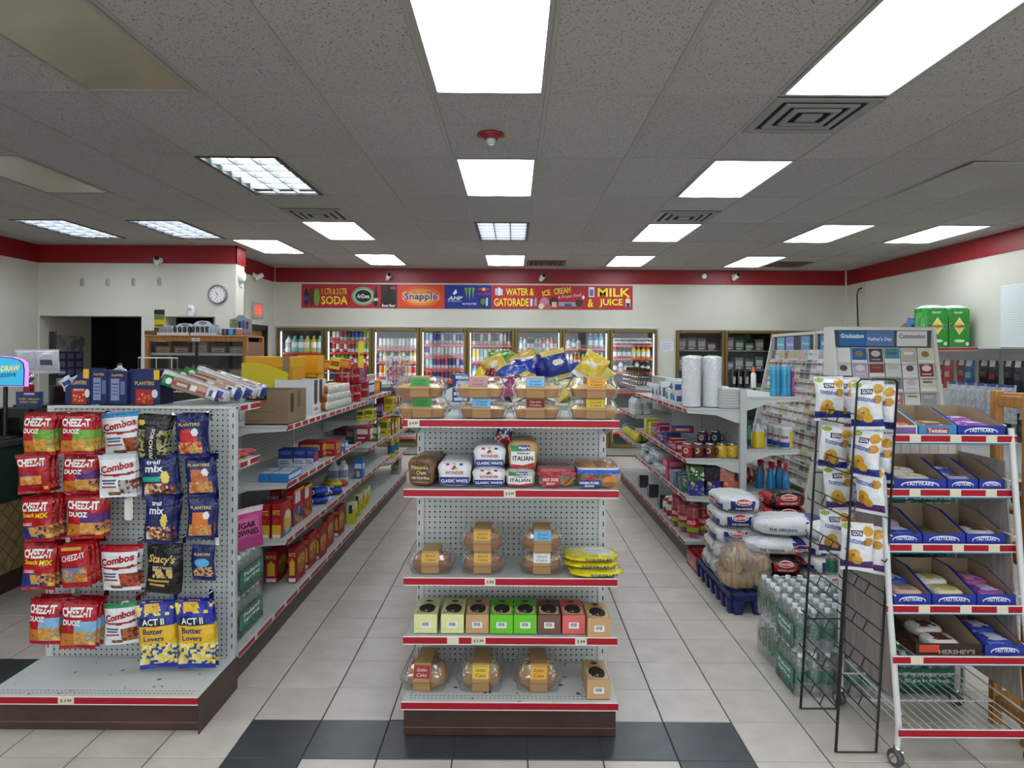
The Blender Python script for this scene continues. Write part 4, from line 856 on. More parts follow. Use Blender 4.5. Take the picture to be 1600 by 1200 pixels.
# breadstick packages, long and leaning
def breadpack(alt=False):
    L, w, h = .40, .10, .055; b = MB()
    S = []
    for t, k in ((-.5, .55), (-.46, .95), (-.3, 1), (.3, 1), (.46, .95), (.5, .5)): S.append([(t * L, y * k, z) for y, z in ((-w / 2, h * .2), (-w / 2 * .8, 0), (w / 2 * .8, 0), (w / 2, h * .2), (w / 2, h * .8), (w / 2 * .8, h), (-w / 2 * .8, h), (-w / 2, h * .8))])
    b.loft(S, ['d8d8d8', 'e0e0e0', 'd8d4d0', 'dcdcdc', 'c8ccd4'] if alt else ['1f7a3a', '1f7a3a', 'b89880', 'd8d0cc', '2c4488'], sm=False)
    for q, z in (('F', 0), ('T', 0)):
        fn = (lambda x, y, e: (x - L / 2, -w / 2 - e - .0005, y)) if q == 'F' else (lambda x, y, e: (x - L / 2, y - w / 2, h + e + .0005))
        hh = h if q == 'F' else w
        b.decals(fn, L, hh, [('r', .02, .1, .98, .3, 'a82434'), ('r', .1, .5, .9, .62, 'b0b0b4'), ('r', .85, .2, .95, .8, '2c4488')] if alt else [('r', .06, .2, .22, .8, '1f7a3a'), ('e', .14, .5, .05, .3, 'd8e4dc'), ('r', .2, .3, .24, .7, 'b02030'), ('r', .24, .22, .5, .78, '7a4a3a'), ('r', .28, .35, .46, .6, 'c8b8a8'), ('r', .52, .25, .62, .75, 'e0dcd8'), ('r', .62, .2, .80, .42, 'b02838'), ('r', .84, .22, .93, .8, '2c4488'), ('r', .9, .2, .96, .8, 'e4e6ea')])
    return [('package', b.mesh('bread_package', 'film'))]
BPk, BPa = breadpack(), breadpack(True)
for i, (xa, ya, Ya, xb, yb, Yb) in enumerate(((250, 614, 3.52, 340, 640, 3.60), (252, 602, 3.58, 356, 636, 3.63), (272, 600, 3.70, 372, 632, 3.72), (286, 594, 3.76, 384, 630, 3.80), (306, 592, 3.84, 398, 628, 3.87), (335, 596, 4.05, 412, 622, 4.05))):
    A, B = W(xa, ya, Ya), W(xb, yb, Yb)
    if B.z < ZT + .01: A.z += ZT + .012 - B.z; B.z = ZT + .012
    d = B - A; o = spawn(BPa if i in (1, 4) else BPk, 'breadstick_package', 'long breadstick package, %s leaning on left display top' % ('frontmost', 'second', 'third', 'fourth', 'fifth', 'rearmost')[i], 'bread', (A + B) / 2, 0, 'breadstick packages')
    o.rotation_euler = (random.uniform(-.35, .35), -math.asin(d.z / d.length), math.atan2(d.y, d.x) + random.uniform(-.1, .1)); o.scale = (min(1.1, d.length / .40), 1, 1)
# top shelf z = 1.20
CB = '8c7458'
x, Y, w, h = PB(383, 450, 610, 664, 1.2); d = .37
b = MB(); t = .006
for a in ((-w / 2, w / 2, -d / 2, -d / 2 + t), (-w / 2, w / 2, d / 2 - t, d / 2), (-w / 2, -w / 2 + t, -d / 2 + t, d / 2 - t), (w / 2 - t, w / 2, -d / 2 + t, d / 2 - t)): b.box(a[0], a[1], a[2], a[3], 0, h, CB)
b.box(-w / 2, w / 2, -d / 2, d / 2, 0, t, CB)
b.decals(lambda u, v, e: (u - w / 2, -d / 2 - e, v), w, h, [('r', .02, .72, .5, .96, '151515'), ('t', 'GOYA', .26, .84, .14, 'b09878', .36), ('e', .46, .66, .05, .05, 'd83020'), ('r', .1, .38, .7, .39, '5a4630'), ('r', .1, .12, .5, .13, '5a4630'), ('r', .1, .08, .4, .09, '5a4630')])
b.decals(lambda u, v, e: (w / 2 + e, u - d / 2, v), d, h, [('r', .12, .5, .3, .9, '3a2c1c'), ('e', .2, .46, .1, .12, '3a2c1c'), ('r', .5, .45, .66, .95, '6a5438')])
gb = tag(b.build('carton_box', 'card', None, (x, Y + d / 2, 1.2)), 'open brown cardboard box at near end of left top shelf', 'box')
x, Y, w, h = PB(425, 486, 594, 647, 1.2); d = .33
b = MB()
for a in ((-w / 2, w / 2, -d / 2, -d / 2 + t, h), (-w / 2, w / 2, d / 2 - t, d / 2, h), (-w / 2, -w / 2 + t, -d / 2 + t, d / 2 - t, h), (w / 2 - t, w / 2, -d / 2 + t, d / 2 - t, h)): b.box(a[0], a[1], a[2], a[3], 0, a[4], 'dcdee0')
b.decals(lambda u, v, e: (u - w / 2, -d / 2 - e, v), w, h, [('t', 'GOYA', .5, .62, .2, '8c2018', .6), ('r', .3, .4, .8, .43, 'b0a8a8')])
b.decals(lambda u, v, e: (w / 2 + e, u - d / 2, v), d, h, [('r', .04, .35, .3, 1, '4a3a28'), ('e', .17, .36, .13, .1, '4a3a28'), ('r', .45, .35, .7, 1, '4a3a28'), ('e', .575, .36, .125, .1, '4a3a28'), ('t', 'GOYA', .2, .12, .1, 'c83028', .28), ('t', 'GOYA', .66, .12, .1, '2a9050', .28)])
tag(b.build('carton_box', 'card', None, (x + .0, Y + d / 2 + .06, 1.2)), 'open white carton with red lettering behind the brown box', 'box')
# rolls of wafers lying in a pyramid
rl = MB(); rl.lathe([(.02, 0), (.034, .004), (.034, .02), (.034, .10), (.034, .14), (.034, .156), (.02, .16)], 10, ['d8d4cc', 'd8d4cc', 'b86a34', 'dcd8d0', 'c89058', 'd8d4cc']); RLm = [('roll', rl.mesh('wafer_roll', 'film'))]
k = 0
for lay in range(3):
    for i in range(11 - lay):
        o = spawn(RLm, 'wafer_roll', 'striped wafer roll, %s along, %s layer of left top shelf pile' % ((ORD + ['last'])[i], ('bottom', 'middle', 'top')[lay]), 'snack roll', (-1.40, 5.36 + (i + lay * .5) * .072, 1.2 + .036 + lay * .059), 0, 'wafer rolls'); o.rotation_euler = (0, R(-90), 0)
# coffee canisters
RC = canister(.075, .155, 'a01424', '7a0c18', txt='Cafe', tc='e0b0a8'); BC = canister(.05, .14, '2a3a78', 'd8d8e0', 'c8d0e0'); OC = canister(.05, .15, 'd86a20', 'e8c0a0', 'e8a050'); WC_ = canister(.045, .13, '503028', 'c0b0a0')
for i, (x, y, z) in enumerate(((-1.50, 6.28, 1.2), (-1.47, 6.46, 1.2), (-1.66, 6.30, 1.2), (-1.63, 6.5, 1.2), (-1.55, 6.38, 1.356), (-1.50, 6.56, 1.356))):
    spawn(RC, 'coffee_canister', 'red coffee canister, %s of the red stack on left top shelf' % ('near lower', 'far lower', 'inner near lower', 'inner far lower', 'left upper', 'right upper')[i], 'canister', (x, y, z), .6, 'red coffee canisters')
for i, (p, y, wd_) in enumerate(((RC, 6.74, 'red'), (BC, 6.9, 'blue'), (BC, 7.02, 'blue'), (BC, 7.14, 'blue'), (OC, 7.3, 'orange'), (OC, 7.43, 'orange'), (WC_, 7.56, 'brown'))):
    spawn(p, 'coffee_canister', '%s coffee canister, %s along the row past the red stack' % (wd_, ORD[i]), 'canister', (-1.46, y, 1.22), .6, 'mixed coffee canisters')
for i, (y, c, c2, wd_) in enumerate(((6.85, 'e0c828', '3a2c18', 'yellow'), (7.25, 'b82070', '2a2030', 'magenta'))):
    x = -1.62; pr = carton(.16, .3, .13, c, [('e', .5, .5, .3, .4, 'e8e0d0'), ('e', .5, .5, .24, .32, c2), ('t', 'cafe', .5, .5, .2, 'e0c060', .3)], [('e', .35, .5, .16, .4, 'e8e0d0'), ('e', .35, .5, .12, .32, c2), ('e', .75, .5, .14, .35, c2)])
    spawn(pr, 'coffee_pod_box', '%s coffee pod box with round window above canisters' % wd_, 'box', (x, y, 1.22 + .14 * 1), 0)
    for j in range(2): spawn(BC, 'coffee_canister', 'blue canister under the %s pod box, %s' % (wd_, ('near', 'far')[j]), 'canister', (x, y - .08 + .16 * j, 1.22), 0, 'canisters under pod boxes')
pr = carton(.05, .19, .27, 'e8d020', [('t', 'Cheerios', .5, .5, .3, '202020', .6, 1, 0, 1.5708)], [('t', 'Cheerios', .5, .6, .14, '202020', .7), ('e', .5, .3, .3, .15, 'd8a030')]); spawn(pr, 'cereal_box', 'yellow cereal box standing on left top shelf', 'box', (-1.55, 7.15, 1.375 + .115), .25)
# tall party packets far down the left top shelf
for i in range(16):
    c = ['e8e4f0', 'c8d0e8', 'f0d8d8', 'c02838', '3858b0', 'e0e0e8', '4878c0', 'd83848', 'e8e8ec', 'c83040', 'f0e0c0', 'b82838', 'e8e8e8', 'd04858', 'd8d8e8', 'c03848'][i]
    pr = pillow(.075, random.uniform(.26, .31), .02, [('r', 0, 0, 1, 1, c), ('r', 0, .88, 1, 1, 'e8e8e8'), ('n', .1, .1, .9, .8, (c, 'e8b040', 'd04040', '5068b0', c))], c, 60 + i, 6, 12)
    spawn(pr, 'party_packet', 'tall colourful party packet, %s along far left top shelf' % ORD[i], 'packet', (-1.41, 7.88 + i * .077, 1.30), R(62), 'tall party packets')
# candy boxes hung above, yellow display bins
for i, (x0, x1, yt, yb, c) in enumerate(((497, 514, 562, 578, 'e05820'), (514, 530, 559, 577, 'e8c020'), (530, 544, 561, 575, 'e06a20'))):
    a, e = W(x0, yt, 6.3), W(x1, yb, 6.3); w, h = e.x - a.x, a.z - e.z
    o = spawn(carton(w, .1, h, c, [('r', .1, .3, .9, .7, 'e8c020' if c != 'e8c020' else '181818'), ('t', 'REESES', .5, .5, .25, '7a3010' if i != 1 else 'e86a20', .7)]), 'candy_box', '%s candy box, %s above the coffee cans' % (('orange', 'yellow and black', 'dark orange')[i], ('left', 'middle', 'right')[i]), 'box', ((a.x + e.x) / 2, 6.35, e.z), 0, 'candy boxes'); o.rotation_euler = (0, R(8), 0)
rk = thing('candy_rack', 'grey wire and plate rack carrying the orange candy boxes', 'rack', (W(520, 580, 6.35).x, 6.35, 1.372))
b = MB(); b.box(-.15, .15, -.06, .06, .085, .092, 'b0b0ac'); b.build('shelf_plate', 'paint', rk)
for s in (-.13, .13): MB().box(s - .012, s + .012, -.01, .01, 0, .085, 'c8c8c0', bev=.002).build('post', 'paint', rk)
Yb_ = 5.2; a = W(398, 610, Yb_)
dsp = thing('candy_display', 'yellow cardboard candy display with curved header board', 'display', (W(440, 600, Yb_).x, Yb_, 1.37)); 
x0_, x1_ = W(378, 600, Yb_).x - dsp.location.x, W(450, 600, Yb_).x - dsp.location.x
P = [(x0_, 0), (x1_, 0), (x1_, .12)] + [(x0_ + (x1_ - x0_) * (1 - i / 10), .12 + .075 * math.sin(i / 10 * 1.9)) for i in range(1, 11)]
b = MB(); b.loft([[(p[0], -.01, p[1]) for p in P][::-1], [(p[0], .0, p[1]) for p in P][::-1]], 'd8c41c', sm=False); b.build('header_board', 'card', dsp)
b = MB(); b.box(x0_, x1_ + .02, .06, .36, .0, .16, 'd89a14', bev=.003); b.box(x0_, x1_ + .02, .06, .36, .16, .24, 'e0a418', bev=.003); b.box(x0_ + .28, x0_ + .33, .055, .36, .12, .242, '8c7a58'); b.build('stacked_tray', 'card', dsp)
xb0, xb1 = W(453, 600, 5.6).x - dsp.location.x, W(496, 600, 5.6).x - dsp.location.x
b = MB(); yy = .4
b.box(xb0, xb0 + .006, yy, yy + .2, 0, .24, 'e0a010'); b.box(xb1 - .006, xb1, yy, yy + .2, 0, .24, 'e0a010'); b.box(xb0, xb1, yy + .19, yy + .2, 0, .25, 'e8aa14'); b.box(xb0, xb1, yy, yy + .2, 0, .006, 'd89a10'); b.box(xb0, xb1, yy, yy + .2, .1, .106, 'd89a10'); b.box(xb0, xb1, yy, yy + .006, .075, .106, 'e0a010'); b.box(xb0, xb1, yy, yy + .006, 0, .05, 'e0a010')
b.build('open_bin', 'card', dsp)
# ---- second shelf z = .855
FB = lambda c: [('r', 0, .55, 1, .62, 'e0e6ee')]
for i, (x0, x1) in enumerate(((404, 420), (421, 450))):
    boxon(x0, x1, 741, 754, .855, .28, '2a78b8', 'flat_food_box', 'flat light blue food box, %s of pair on left second shelf' % ('left', 'right')[i], [('r', .0, .0, 1, .1, '1c5a98')], [('r', .05, .3, .95, .8, 'd0d8e4')], [('r', .05, .1, .95, .4, 'd8dee8'), ('r', .1, .5, .9, .85, 'c8b890'), ('t', 'SNACK', .5, .25, .14, '2a60a8', .7)], group='flat blue boxes')
for i, (x0, x1) in enumerate(((435, 457), (458, 478), (479, 490))):
    boxon(x0, x1, 702, 728 + (i == 0), .855, .12, '24347c', 'pasta_box', 'dark blue and white food box, %s of three behind flat boxes' % ('left', 'middle', 'right')[i], [('r', 0, 0, 1, .45, 'c8ccd8'), ('e', .5, .8, .4, .12, '4a60b0'), ('r', .1, .15, .8, .2, '4a50a0'), ('r', .1, .28, .7, .33, '4a50a0')], [('e', .5, .45, .35, .3, 'c02840'), ('r', 0, 0, 1, .2, 'c8ccd8')], group='blue and white boxes')
MISC = [  # x0, x1, top, bottom, shelf z, depth, colour, print colours, words
 (466, 503, 691, 716, .855, .2, '8c1420', 'e8b050', 'red lunch box carton'), (505, 524, 690, 713, .855, .2, 'a01828', 'c88838', 'red cracker carton with orange print'), (527, 539, 690, 706, .855, .1, '3a80c0', 'e0e8f0', 'small light blue carton'),
 (521, 540, 660, 680, 1.0, .1, '5a1420', 'a03040', 'dark red carton'), (540, 553, 671, 694, .855, .12, '181418', '605048', 'black carton'), (555, 577, 667, 690, .855, .2, '9c1c28', 'd8d0c8', 'red and white carton'), (578, 590, 664, 690, .75, .14, '3c7a48', 'd8e0c8', 'green carton'), (592, 606, 656, 682, .75, .16, 'd8c428', '7a6a20', 'yellow carton with dark print'),
 (557, 568, 641, 657, 1.005, .12, 'd8cc30', '5a5a20', 'yellow tea carton'), (570, 583, 639, 656, 1.005, .16, 'e0d038', '607028', 'second yellow tea carton'), (585, 596, 632, 652, 1.005, .1, '382848', 'a070a0', 'dark purple carton'), (600, 614, 620, 643, 1.005, .14, 'e0c820', 'b08020', 'bright yellow carton'),
 (611, 624, 712, 741, .162, .16, 'a89888', '706058', 'tan cardboard carton')]
for i, (x0, x1, yt, yb, z, d, c, c2, wd_) in enumerate(MISC):
    if z == 1.0: z = .855
    boxon(x0, x1, yt, yb, z, d, c, 'food_box', wd_ + ' on the left aisle shelving, middle levels', [('r', .1, .5, .9, .85, c2), ('r', .15, .2, .7, .3, c2)], [('r', .1, .45, .9, .85, c2), ('e', .5, .25, .3, .15, c2)], group='food cartons on left shelving')
# ---- third shelf z = .517
RZ = lambda: ([('r', 0, 0, 1, .4, 'e0b030'), ('e', .35, .5, .35, .09, 'b83028'), ('r', .1, .03, .9, .12, 'e8e8e8'), ('t', 'RITZ', .5, .76, .13, 'f0c838', .8)], [('r', .2, 0, 1, .4, '2a80a8'), ('e', .6, .4, .35, .35, 'e0b848'), ('e', .5, .6, .16, .12, 'e8d8b8'), ('e', .75, .55, .16, .12, 'e8d8b8')])
CHB = lambda c: ([('t', 'CHEEZ-IT', .5, .82, .09, 'f0ece8', .8), ('r', 0, 0, 1, .35, 'a01020')], [('r', 0, .05, 1, .5, c), ('n', .1, .08, .9, .5, ('c87828', 'd89848', c)), ('r', .15, .62, .6, .92, 'e0dcd4'), ('r', .1, .92, .95, 1, 'e8c030')])
for i, (x0, x1, yt, yb, d, kind) in enumerate(((403, 421, 789, 842, .16, 'r'), (425, 439, 788, 842, .2, 'r'), (421, 437, 768, 822, .2, 'c'), (446, 458, 768, 824, .24, 'c2'), (460, 474, 762, 812, .2, 'c3'))):
    Fr, Rt = RZ() if kind == 'r' else CHB({'c': '903020', 'c2': '30508c', 'c3': '8a3018'}[kind])
    boxon(x0, x1, yt, yb, .517, d, 'a81220', 'cracker_box', ('red and yellow cracker box, %s of two at shelf end' % ('left', 'right')[i]) if kind == 'r' else 'tall red cheese cracker box, %s along left third shelf' % ORD[i - 2], Fr, Rt, group='cracker boxes on left third shelf')
for i, (X, Y_, c) in enumerate(((-1.52, 5.3, '2038a0'), (-1.53, 5.3, '2440a8'), (-1.50, 5.62, '1c3498'))):
    z = .517 + (.062 if i == 1 else 0)
    pr = sack(.28, .17, .06, lambda x, y, q: 'd8dce8' if abs(y) < .3 and q > .3 and abs(x) < .5 else c, texts=[('OREO', .0, .03, .03, 'f0f0f4', .1), ('OREO', .0, .03, .03, 'f0f0f4', .1, 'R')], seed=i)
    spawn(pr, 'cookie_pack', 'blue cookie pack, %s on the left third shelf' % ('lower near one', 'upper near one', 'far one')[i], 'cookies', (X, Y_, z), R(10 * i), 'blue cookie packs')
for i, (X, Y_) in enumerate(((-1.5, 5.98), (-1.55, 6.18))):
    spawn(sack(.2, .14, .05, lambda x, y, q: 'e0c828' if x < .3 else 'b83028', seed=i + 5), 'cookie_pack', 'yellow cookie pack, %s one on the left third shelf' % ('near', 'far')[i], 'cookies', (X, Y_, .517), .4, 'yellow cookie packs')
mj = jug(.085, .085, .20, 'd8d8dc', '8890b0', 'e8e8e8')
for i, (x, y, yt) in enumerate(((521, 757, 727), (536, 756, 723))):
    p = G(x, y, .517); spawn(mj, 'white_jug', 'small white plastic jug, %s of pair on left third shelf' % ('left', 'right')[i], 'jug', (p.x, p.y, .517), 0, 'white jugs')
boxon(553, 566, 719, 748, .517, .1, '2a64b0', 'drink_carton', 'tall blue drink carton beside the white jugs', [('r', .1, .55, .9, .8, 'd8e4f0'), ('r', .3, .1, .7, .4, 'e0c040')], [('r', .1, .5, .9, .8, 'd8e4f0')])
# ---- deck z = .16
for i, (x0, x1, yt, yb) in enumerate(((414, 433, 862, 911), (450, 463, 857, 911), (473, 482, 838, 890), (492, 499, 829, 875), (503, 511, 810, 858), (522, 529, 794, 839))):
    Fr, Rt = ([('r', .2, .22, .8, .62, 'e0b828'), ('e', .5, .62, .14, .08, 'e0b828'), ('r', .1, .03, .9, .14, 'e4e4e4'), ('t', 'RITZ', .5, .82, .1, 'f0c838', .8)], [('e', .5, .5, .4, .3, 'a87828'), ('t', 'RITZ', .5, .6, .18, 'e8c850', .7)])
    boxon(x0, x1, yt, yb, .162, .2, 'a01420', 'cracker_box', 'red cracker box, %s along the left bottom shelf' % ORD[i], Fr, Rt, group='cracker boxes on left bottom shelf')
p = G(449, 885, .162); boxon(447, 456, 857, 890, .162, .12, '8c1420', 'cracker_box', 'red cracker box set back behind the first two', [('r', .2, .3, .8, .6, 'd8b028')], group='cracker boxes on left bottom shelf')
for i, (x0, x1, yt, yb) in enumerate(((541, 554, 786, 819), (552, 563, 772, 806), (561, 570, 766, 795), (567, 575, 760, 788))):
    boxon(x0, x1, yt, yb, .162, .1, 'd8cc28', 'juice_carton', 'yellow carton with white top, %s along left bottom shelf' % ORD[i], [('r', 0, .72, 1, 1, 'e4e4e0'), ('r', .3, .5, .7, .9, '203060')], [('r', 0, .75, 1, 1, 'e4e4e0'), ('r', .2, .2, .8, .5, 'a09020')], group='yellow cartons')
ob = bottle(.04, .27, 'c8b428', '3a6a90', 'e0d060')
for i, (x, y) in enumerate(((627, 719), (637, 721))):
    spawn(ob, 'oil_bottle', 'yellow cooking oil bottle, %s of pair at far left shelf' % ('left', 'right')[i], 'bottle', (-1.42, 8.2 + i * .3, .70 if False else .43), 0, 'oil bottles')
for i in range(10):
    c = random.choice(('b03038', 'd8c030', '3a7a48', 'c8c8d0', '40508c', 'a86030')); z = (1.0, .7)[i % 2]
    spawn(carton(.14, .1, .16, c, (), [('r', .1, .4, .9, .8, 'e0d8c8'), ('r', .2, .1, .8, .25, 'd8c878')]), 'food_box', 'small food carton, %s at the far end of left shelving' % ORD[i], 'box', (-1.46, 7.92 + (i // 2) * .22, z), 0, 'far left food cartons')
# near bay: water packs, pink bag, small snack packs
for i in range(2): waterpack('green water bottle pack, %s of two on left bottom deck' % ('lower', 'upper')[i], (-1.57, 3.80, .162 + i * .212), 5, 6, 0, True, side=1)
pk = pillow(.26, .22, .03, [('r', 0, 0, 1, 1, 'c04c88'), ('r', 0, .86, 1, 1, 'd8c8d0'), ('r', .1, .3, .9, .75, 'd868a0'), ('t', 'SUGAR', .5, .6, .14, '301020', .6), ('t', 'BROWNIES', .5, .42, .14, '301020', .75)], 'c04c88', 77)
a = W(388, 858, 3.9); o = spawn(pk, 'dessert_bag', 'pink zip dessert bag hanging above the green water packs', 'snack bag', (-1.42, 3.72, .60), R(58))
for i in range(3):
    o = spawn(sack(.13, .1, .03, (lambda x, y, q: '4a3a88' if x < 0 else 'c04030') if i % 2 else (lambda x, y, q: 'c03848' if y < 0 else 'd8a850'), seed=i), 'snack_pack', 'small snack pack, %s on the short left shelf' % ORD[i], 'snack', (-1.46, 3.6 + i * .11, 1.09), .3, 'snack packs on short shelf')
# ================================================================ centre bakery display
KR = 'b08a5c'
def clamshell(w, d, h, cake, top, lab, ring=False, seed=0, band=.36, off=0.0, white=False, nm='Ring Cake'):
    hb = h * .42; rc = .03
    tr = MB(); tr.loft([rrect(w * .86, d * .82, rc * .7, 0), rrect(w * .90, d * .88, rc, .004), rrect(w * .97, d * .95, rc, hb), rrect(w * 1.04, d * 1.04, rc, hb + .002), rrect(w * 1.04, d * 1.04, rc, hb + .006)], 'ffffff', cap=(True, False))
    li = MB(); li.loft([rrect(w * 1.03, d * 1.03, rc, hb + .004), rrect(w * .97, d * .96, rc, hb + .008), rrect(w * .90, d * .86, rc, h * .72), rrect(w * .80, d * .74, rc, h * .96), rrect(w * .76, d * .70, rc, h)], 'ffffff', cap=(False, True))
    for k in range(-3, 4):     # moulded ribs
        for s in (-1, 1): li.tube([(k * w * .11, s * d * .49, hb + .008), (k * w * .10, s * d * .435, h * .72), (k * w * .09, s * d * .37, h * .96)], .0016, 'ffffff', n=4)
    ck = MB(); rr = random.Random(seed)
    if ring:
        prof = [(.62, .03), (1, .08), (1.04, .3), (.95, .62), (.75, .8), (.5, .82), (.3, .7), (.24, .4)]
        S = []
        for r, z in prof:
            S.append([(w * .42 * r * math.cos(j * math.pi / 14) * (1 + .02 * math.sin(5 * j)), d * .42 * r * math.sin(j * math.pi / 14), z * h * .9 * (1 + .04 * math.sin(j * 2.1))) for j in range(28)])
        ck.loft(S, [cake, cake, cake, top, top, top, cake])
        for k in range(10):
            a = k * .63; ck.tube([(w * .42 * (.5 + .1 * q) * math.cos(a + q * .12), d * .42 * (.5 + .1 * q) * math.sin(a + q * .12), h * .9 * (.83, .84, .80, .74)[q]) for q in range(4)], .006, '8a5a30' if not white else 'd8c8a0', n=5)
    else:
        S = [rrect(w * .84 * k, d * .80 * k, rc * .8, z * h) for k, z in ((.92, .03), (1.0, .3), (1.03, .46), (.97, .56), (.7, .62))]
        ck.loft(S, [cake, cake, top, top], ccol=top)
        for k in range(26):
            x, y = rr.uniform(-.36, .36) * w, rr.uniform(-.34, .34) * d; ck.lathe([(.008, 0), (.006, .005), (.001, .007)], 5, random.choice(('e8d8b0', top, 'b88a58')), cx=x, cy=y, z0=h * .60)
    bd = MB(); bw = w * band; pts = [(-d * .43, .001), (-d * .485, hb * .8), (-d * .527, hb + .003), (-d * .485, hb + .011), (-d * .437, h * .72), (-d * .377, h * .965), (-d * .355, h + .0015), (d * .355, h + .0015), (d * .377, h * .965), (d * .437, h * .72), (d * .527, hb + .003), (d * .43, .001)]
    for i in range(len(pts) - 1):
        (y0, z0), (y1, z1) = pts[i], pts[i + 1]; bd.quad((off * w - bw / 2, y0 - .001, z0), (off * w + bw / 2, y0 - .001, z0), (off * w + bw / 2, y1 - .001, z1), (off * w - bw / 2, y1 - .001, z1), KR)
    lb = MB(); (y0, z0), (y1, z1) = (-d * .485 - .001, hb + .011), (-d * .377 - .001, h * .965)
    def fn(x, y, e): q = y; return (off * w + (x - .5) * bw, y0 + (y1 - y0) * q - .0012 - e, z0 + (z1 - z0) * q + e * .4)
    lb.decals(fn, 1, 1, [('r', .02, .05, .98, 1.0, lab), ('r', .1, .9, .9, .94, '806040'), ('t', nm.split()[0], .5, .66, .24, '2a1a10' if lab not in ('7a1c1c', '9c1a20') else 'e8d0c0', .6, 0, .25), ('t', nm.split()[-1], .5, .30, .24, '2a1a10' if lab not in ('7a1c1c', '9c1a20') else 'e8d0c0', .6, 0, .25)])
    bm = ('label_band', bd.mesh('label_band', 'card'), [('printed_label', lb.mesh('printed_label', 'card'))])
    return [('tray', tr.mesh('tray', 'plastic')), ('cake', ck.mesh('cake', 'matte')), ('lid', li.mesh('lid', 'plastic')), bm]
BRN, LTB = 'a8702e', 'd8b878'
z1, z2, z3, z4 = [q[0] + .004 for q in CSH]; z5 = .164
top = [(660, 'top', '3f9a4a', 'green', 'Crumb Ring Cake'), (660, 'low', '2f8a40', 'green', 'Crumb Ring Cake'), (752, 'top', 'b8888a', 'pinkish', 'Honey Loaf'), (752, 'low', '6ab0dc', 'blue', 'Cheese Ring Cake'), (838, 'top', '6ab0dc', 'blue', 'Cheese Ring Cake'), (838, 'low', '7a1c1c', 'maroon', 'Marble Loaf Ring Cake'), (924, 'top', 'e09a2a', 'orange', 'Walnut Cake'), (924, 'low', 'd8b838', 'yellow', 'Lemon Ring Cake')]
HC1 = .088
for i, (x, lev, c, wd_, nm) in enumerate(top):
    X = W(x, 640, 3.2).x; sh = .012 if (i % 2 and i < 4) else 0
    spawn(clamshell(.225, .2, HC1, 'b07a38' if i % 3 else '9a6428', LTB, c, False, i, .36, (.02, -.02, -.03, .03)[i // 2], nm=nm), 'boxed_cake', 'loaf cake in clear box with %s label, %s of %s column, top shelf' % (wd_, 'upper' if lev == 'top' else 'lower', ('first', 'second', 'third', 'fourth')[i // 2]), 'cake', (X + sh, 3.16, z1 + (HC1 + .002 if lev == 'top' else 0)), random.uniform(-.04, .04), 'boxed loaf cakes on the top shelf')
HC3 = .095
for i, (x, lev, c, wd_, rg) in enumerate(((676, 0, 'd8a848', 'tan', 1), (755, 0, 'd8a848', 'tan', 1), (755, 1, 'd8a848', 'tan', 1), (846, 0, 'dcdcdc', 'white', 1), (846, 1, '6ab0dc', 'blue', 1))):
    X = W(x, 880, 3.2).x
    spawn(clamshell(.20, .19, HC3, '9a5e2a', 'b8844a' if i < 3 else 'd0a868', c, True, i + 20, .38, nm='Almond Ring Cake'), 'boxed_cake', 'ring cake in clear box, %s label, %s' % (wd_, ('alone at left of third shelf', 'lower of middle stack, third shelf', 'upper of middle stack, third shelf', 'lower of right stack, third shelf', 'upper of right stack, third shelf')[i]), 'cake', (X, 3.19, z3 + (HC3 + .002) * lev), random.uniform(-.05, .05), 'boxed ring cakes on the third shelf')
for i, (x, c, wd_, tp) in enumerate(((668, '9c1a20', 'red', 'b8803c'), (752, 'e0b830', 'yellow', 'c8a860'), (839, 'e0a428', 'orange', 'c09848'))):
    X = W(x, 1075, 3.2).x
    spawn(clamshell(.205, .24, .115, 'b0783c', tp, c, True, i + 30, .36, (-.03, .02, .02)[i], i > 0, nm='Golden Ring Cake'), 'boxed_cake', 'round ring cake in clear box with %s label on bottom deck' % wd_, 'cake', (X, 3.20, z5), random.uniform(-.06, .06), 'boxed ring cakes on the bottom deck')
# cake boxes with windows
def cakebox(c, dk):
    w, d, h = .100, .20, .082
    return carton(w, d, h, c, [('r', .28, .30, .72, .62, 'ececec')] + [('r', .34 + .045 * k, .40, .355 + .045 * k + (.01 if k % 3 else 0), .58, '181818') for k in range(7)] + [('r', .04, .24, .35, .25, '00000022'[:6] if False else dk), ('r', .65, .24, .96, .25, dk)],
                  [('r', .1, .1, .9, .9, dk)], (), [('r', .08, .06, .92, .5, 'd8c8a0'), ('e', .5, .38, .36, .26, '1c130c'), ('e', .62, .3, .22, .2, '2a1c10'), ('n', .12, .08, .5, .3, ('c8a870', '3a2814', 'e0d0a8')), ('p', [(.3, .82), (.5, .9), (.7, .82), (.5, .74)], '3a3020'), ('r', .2, .62, .8, .66, dk)])
for i, (x, c, dk, wd_) in enumerate(((664, 'dfe0a0', 'b8ba78', 'cream'), (706.5, 'dfe0a0', 'b8ba78', 'cream'), (745, 'c8a070', 'a07a4c', 'tan'), (783.5, '6cc42a', '4a9a1a', 'green'), (821, '6cc42a', '4a9a1a', 'green'), (858.5, '7a5244', '5a3a2e', 'brown'), (896, 'e06a62', 'b84a44', 'coral'), (934.5, 'c8a070', 'a07a4c', 'tan'))):
    X = W(x, 985, 3.08).x; spawn(cakebox(c, dk), 'cake_box', '%s cake box with dark window, %s from left on fourth shelf' % (wd_, ORD[i]), 'box', (X, 3.18 + (-.035 if i == 7 else 0), z4), random.uniform(-.02, .02), 'cake boxes on the fourth shelf')
spawn(cakebox('c8a070', 'a07a4c'), 'cake_box', 'tan cake box with dark window alone on bottom deck', 'box', (W(933, 1085, 3.08).x, 3.135, z5), .02, 'cake boxes')
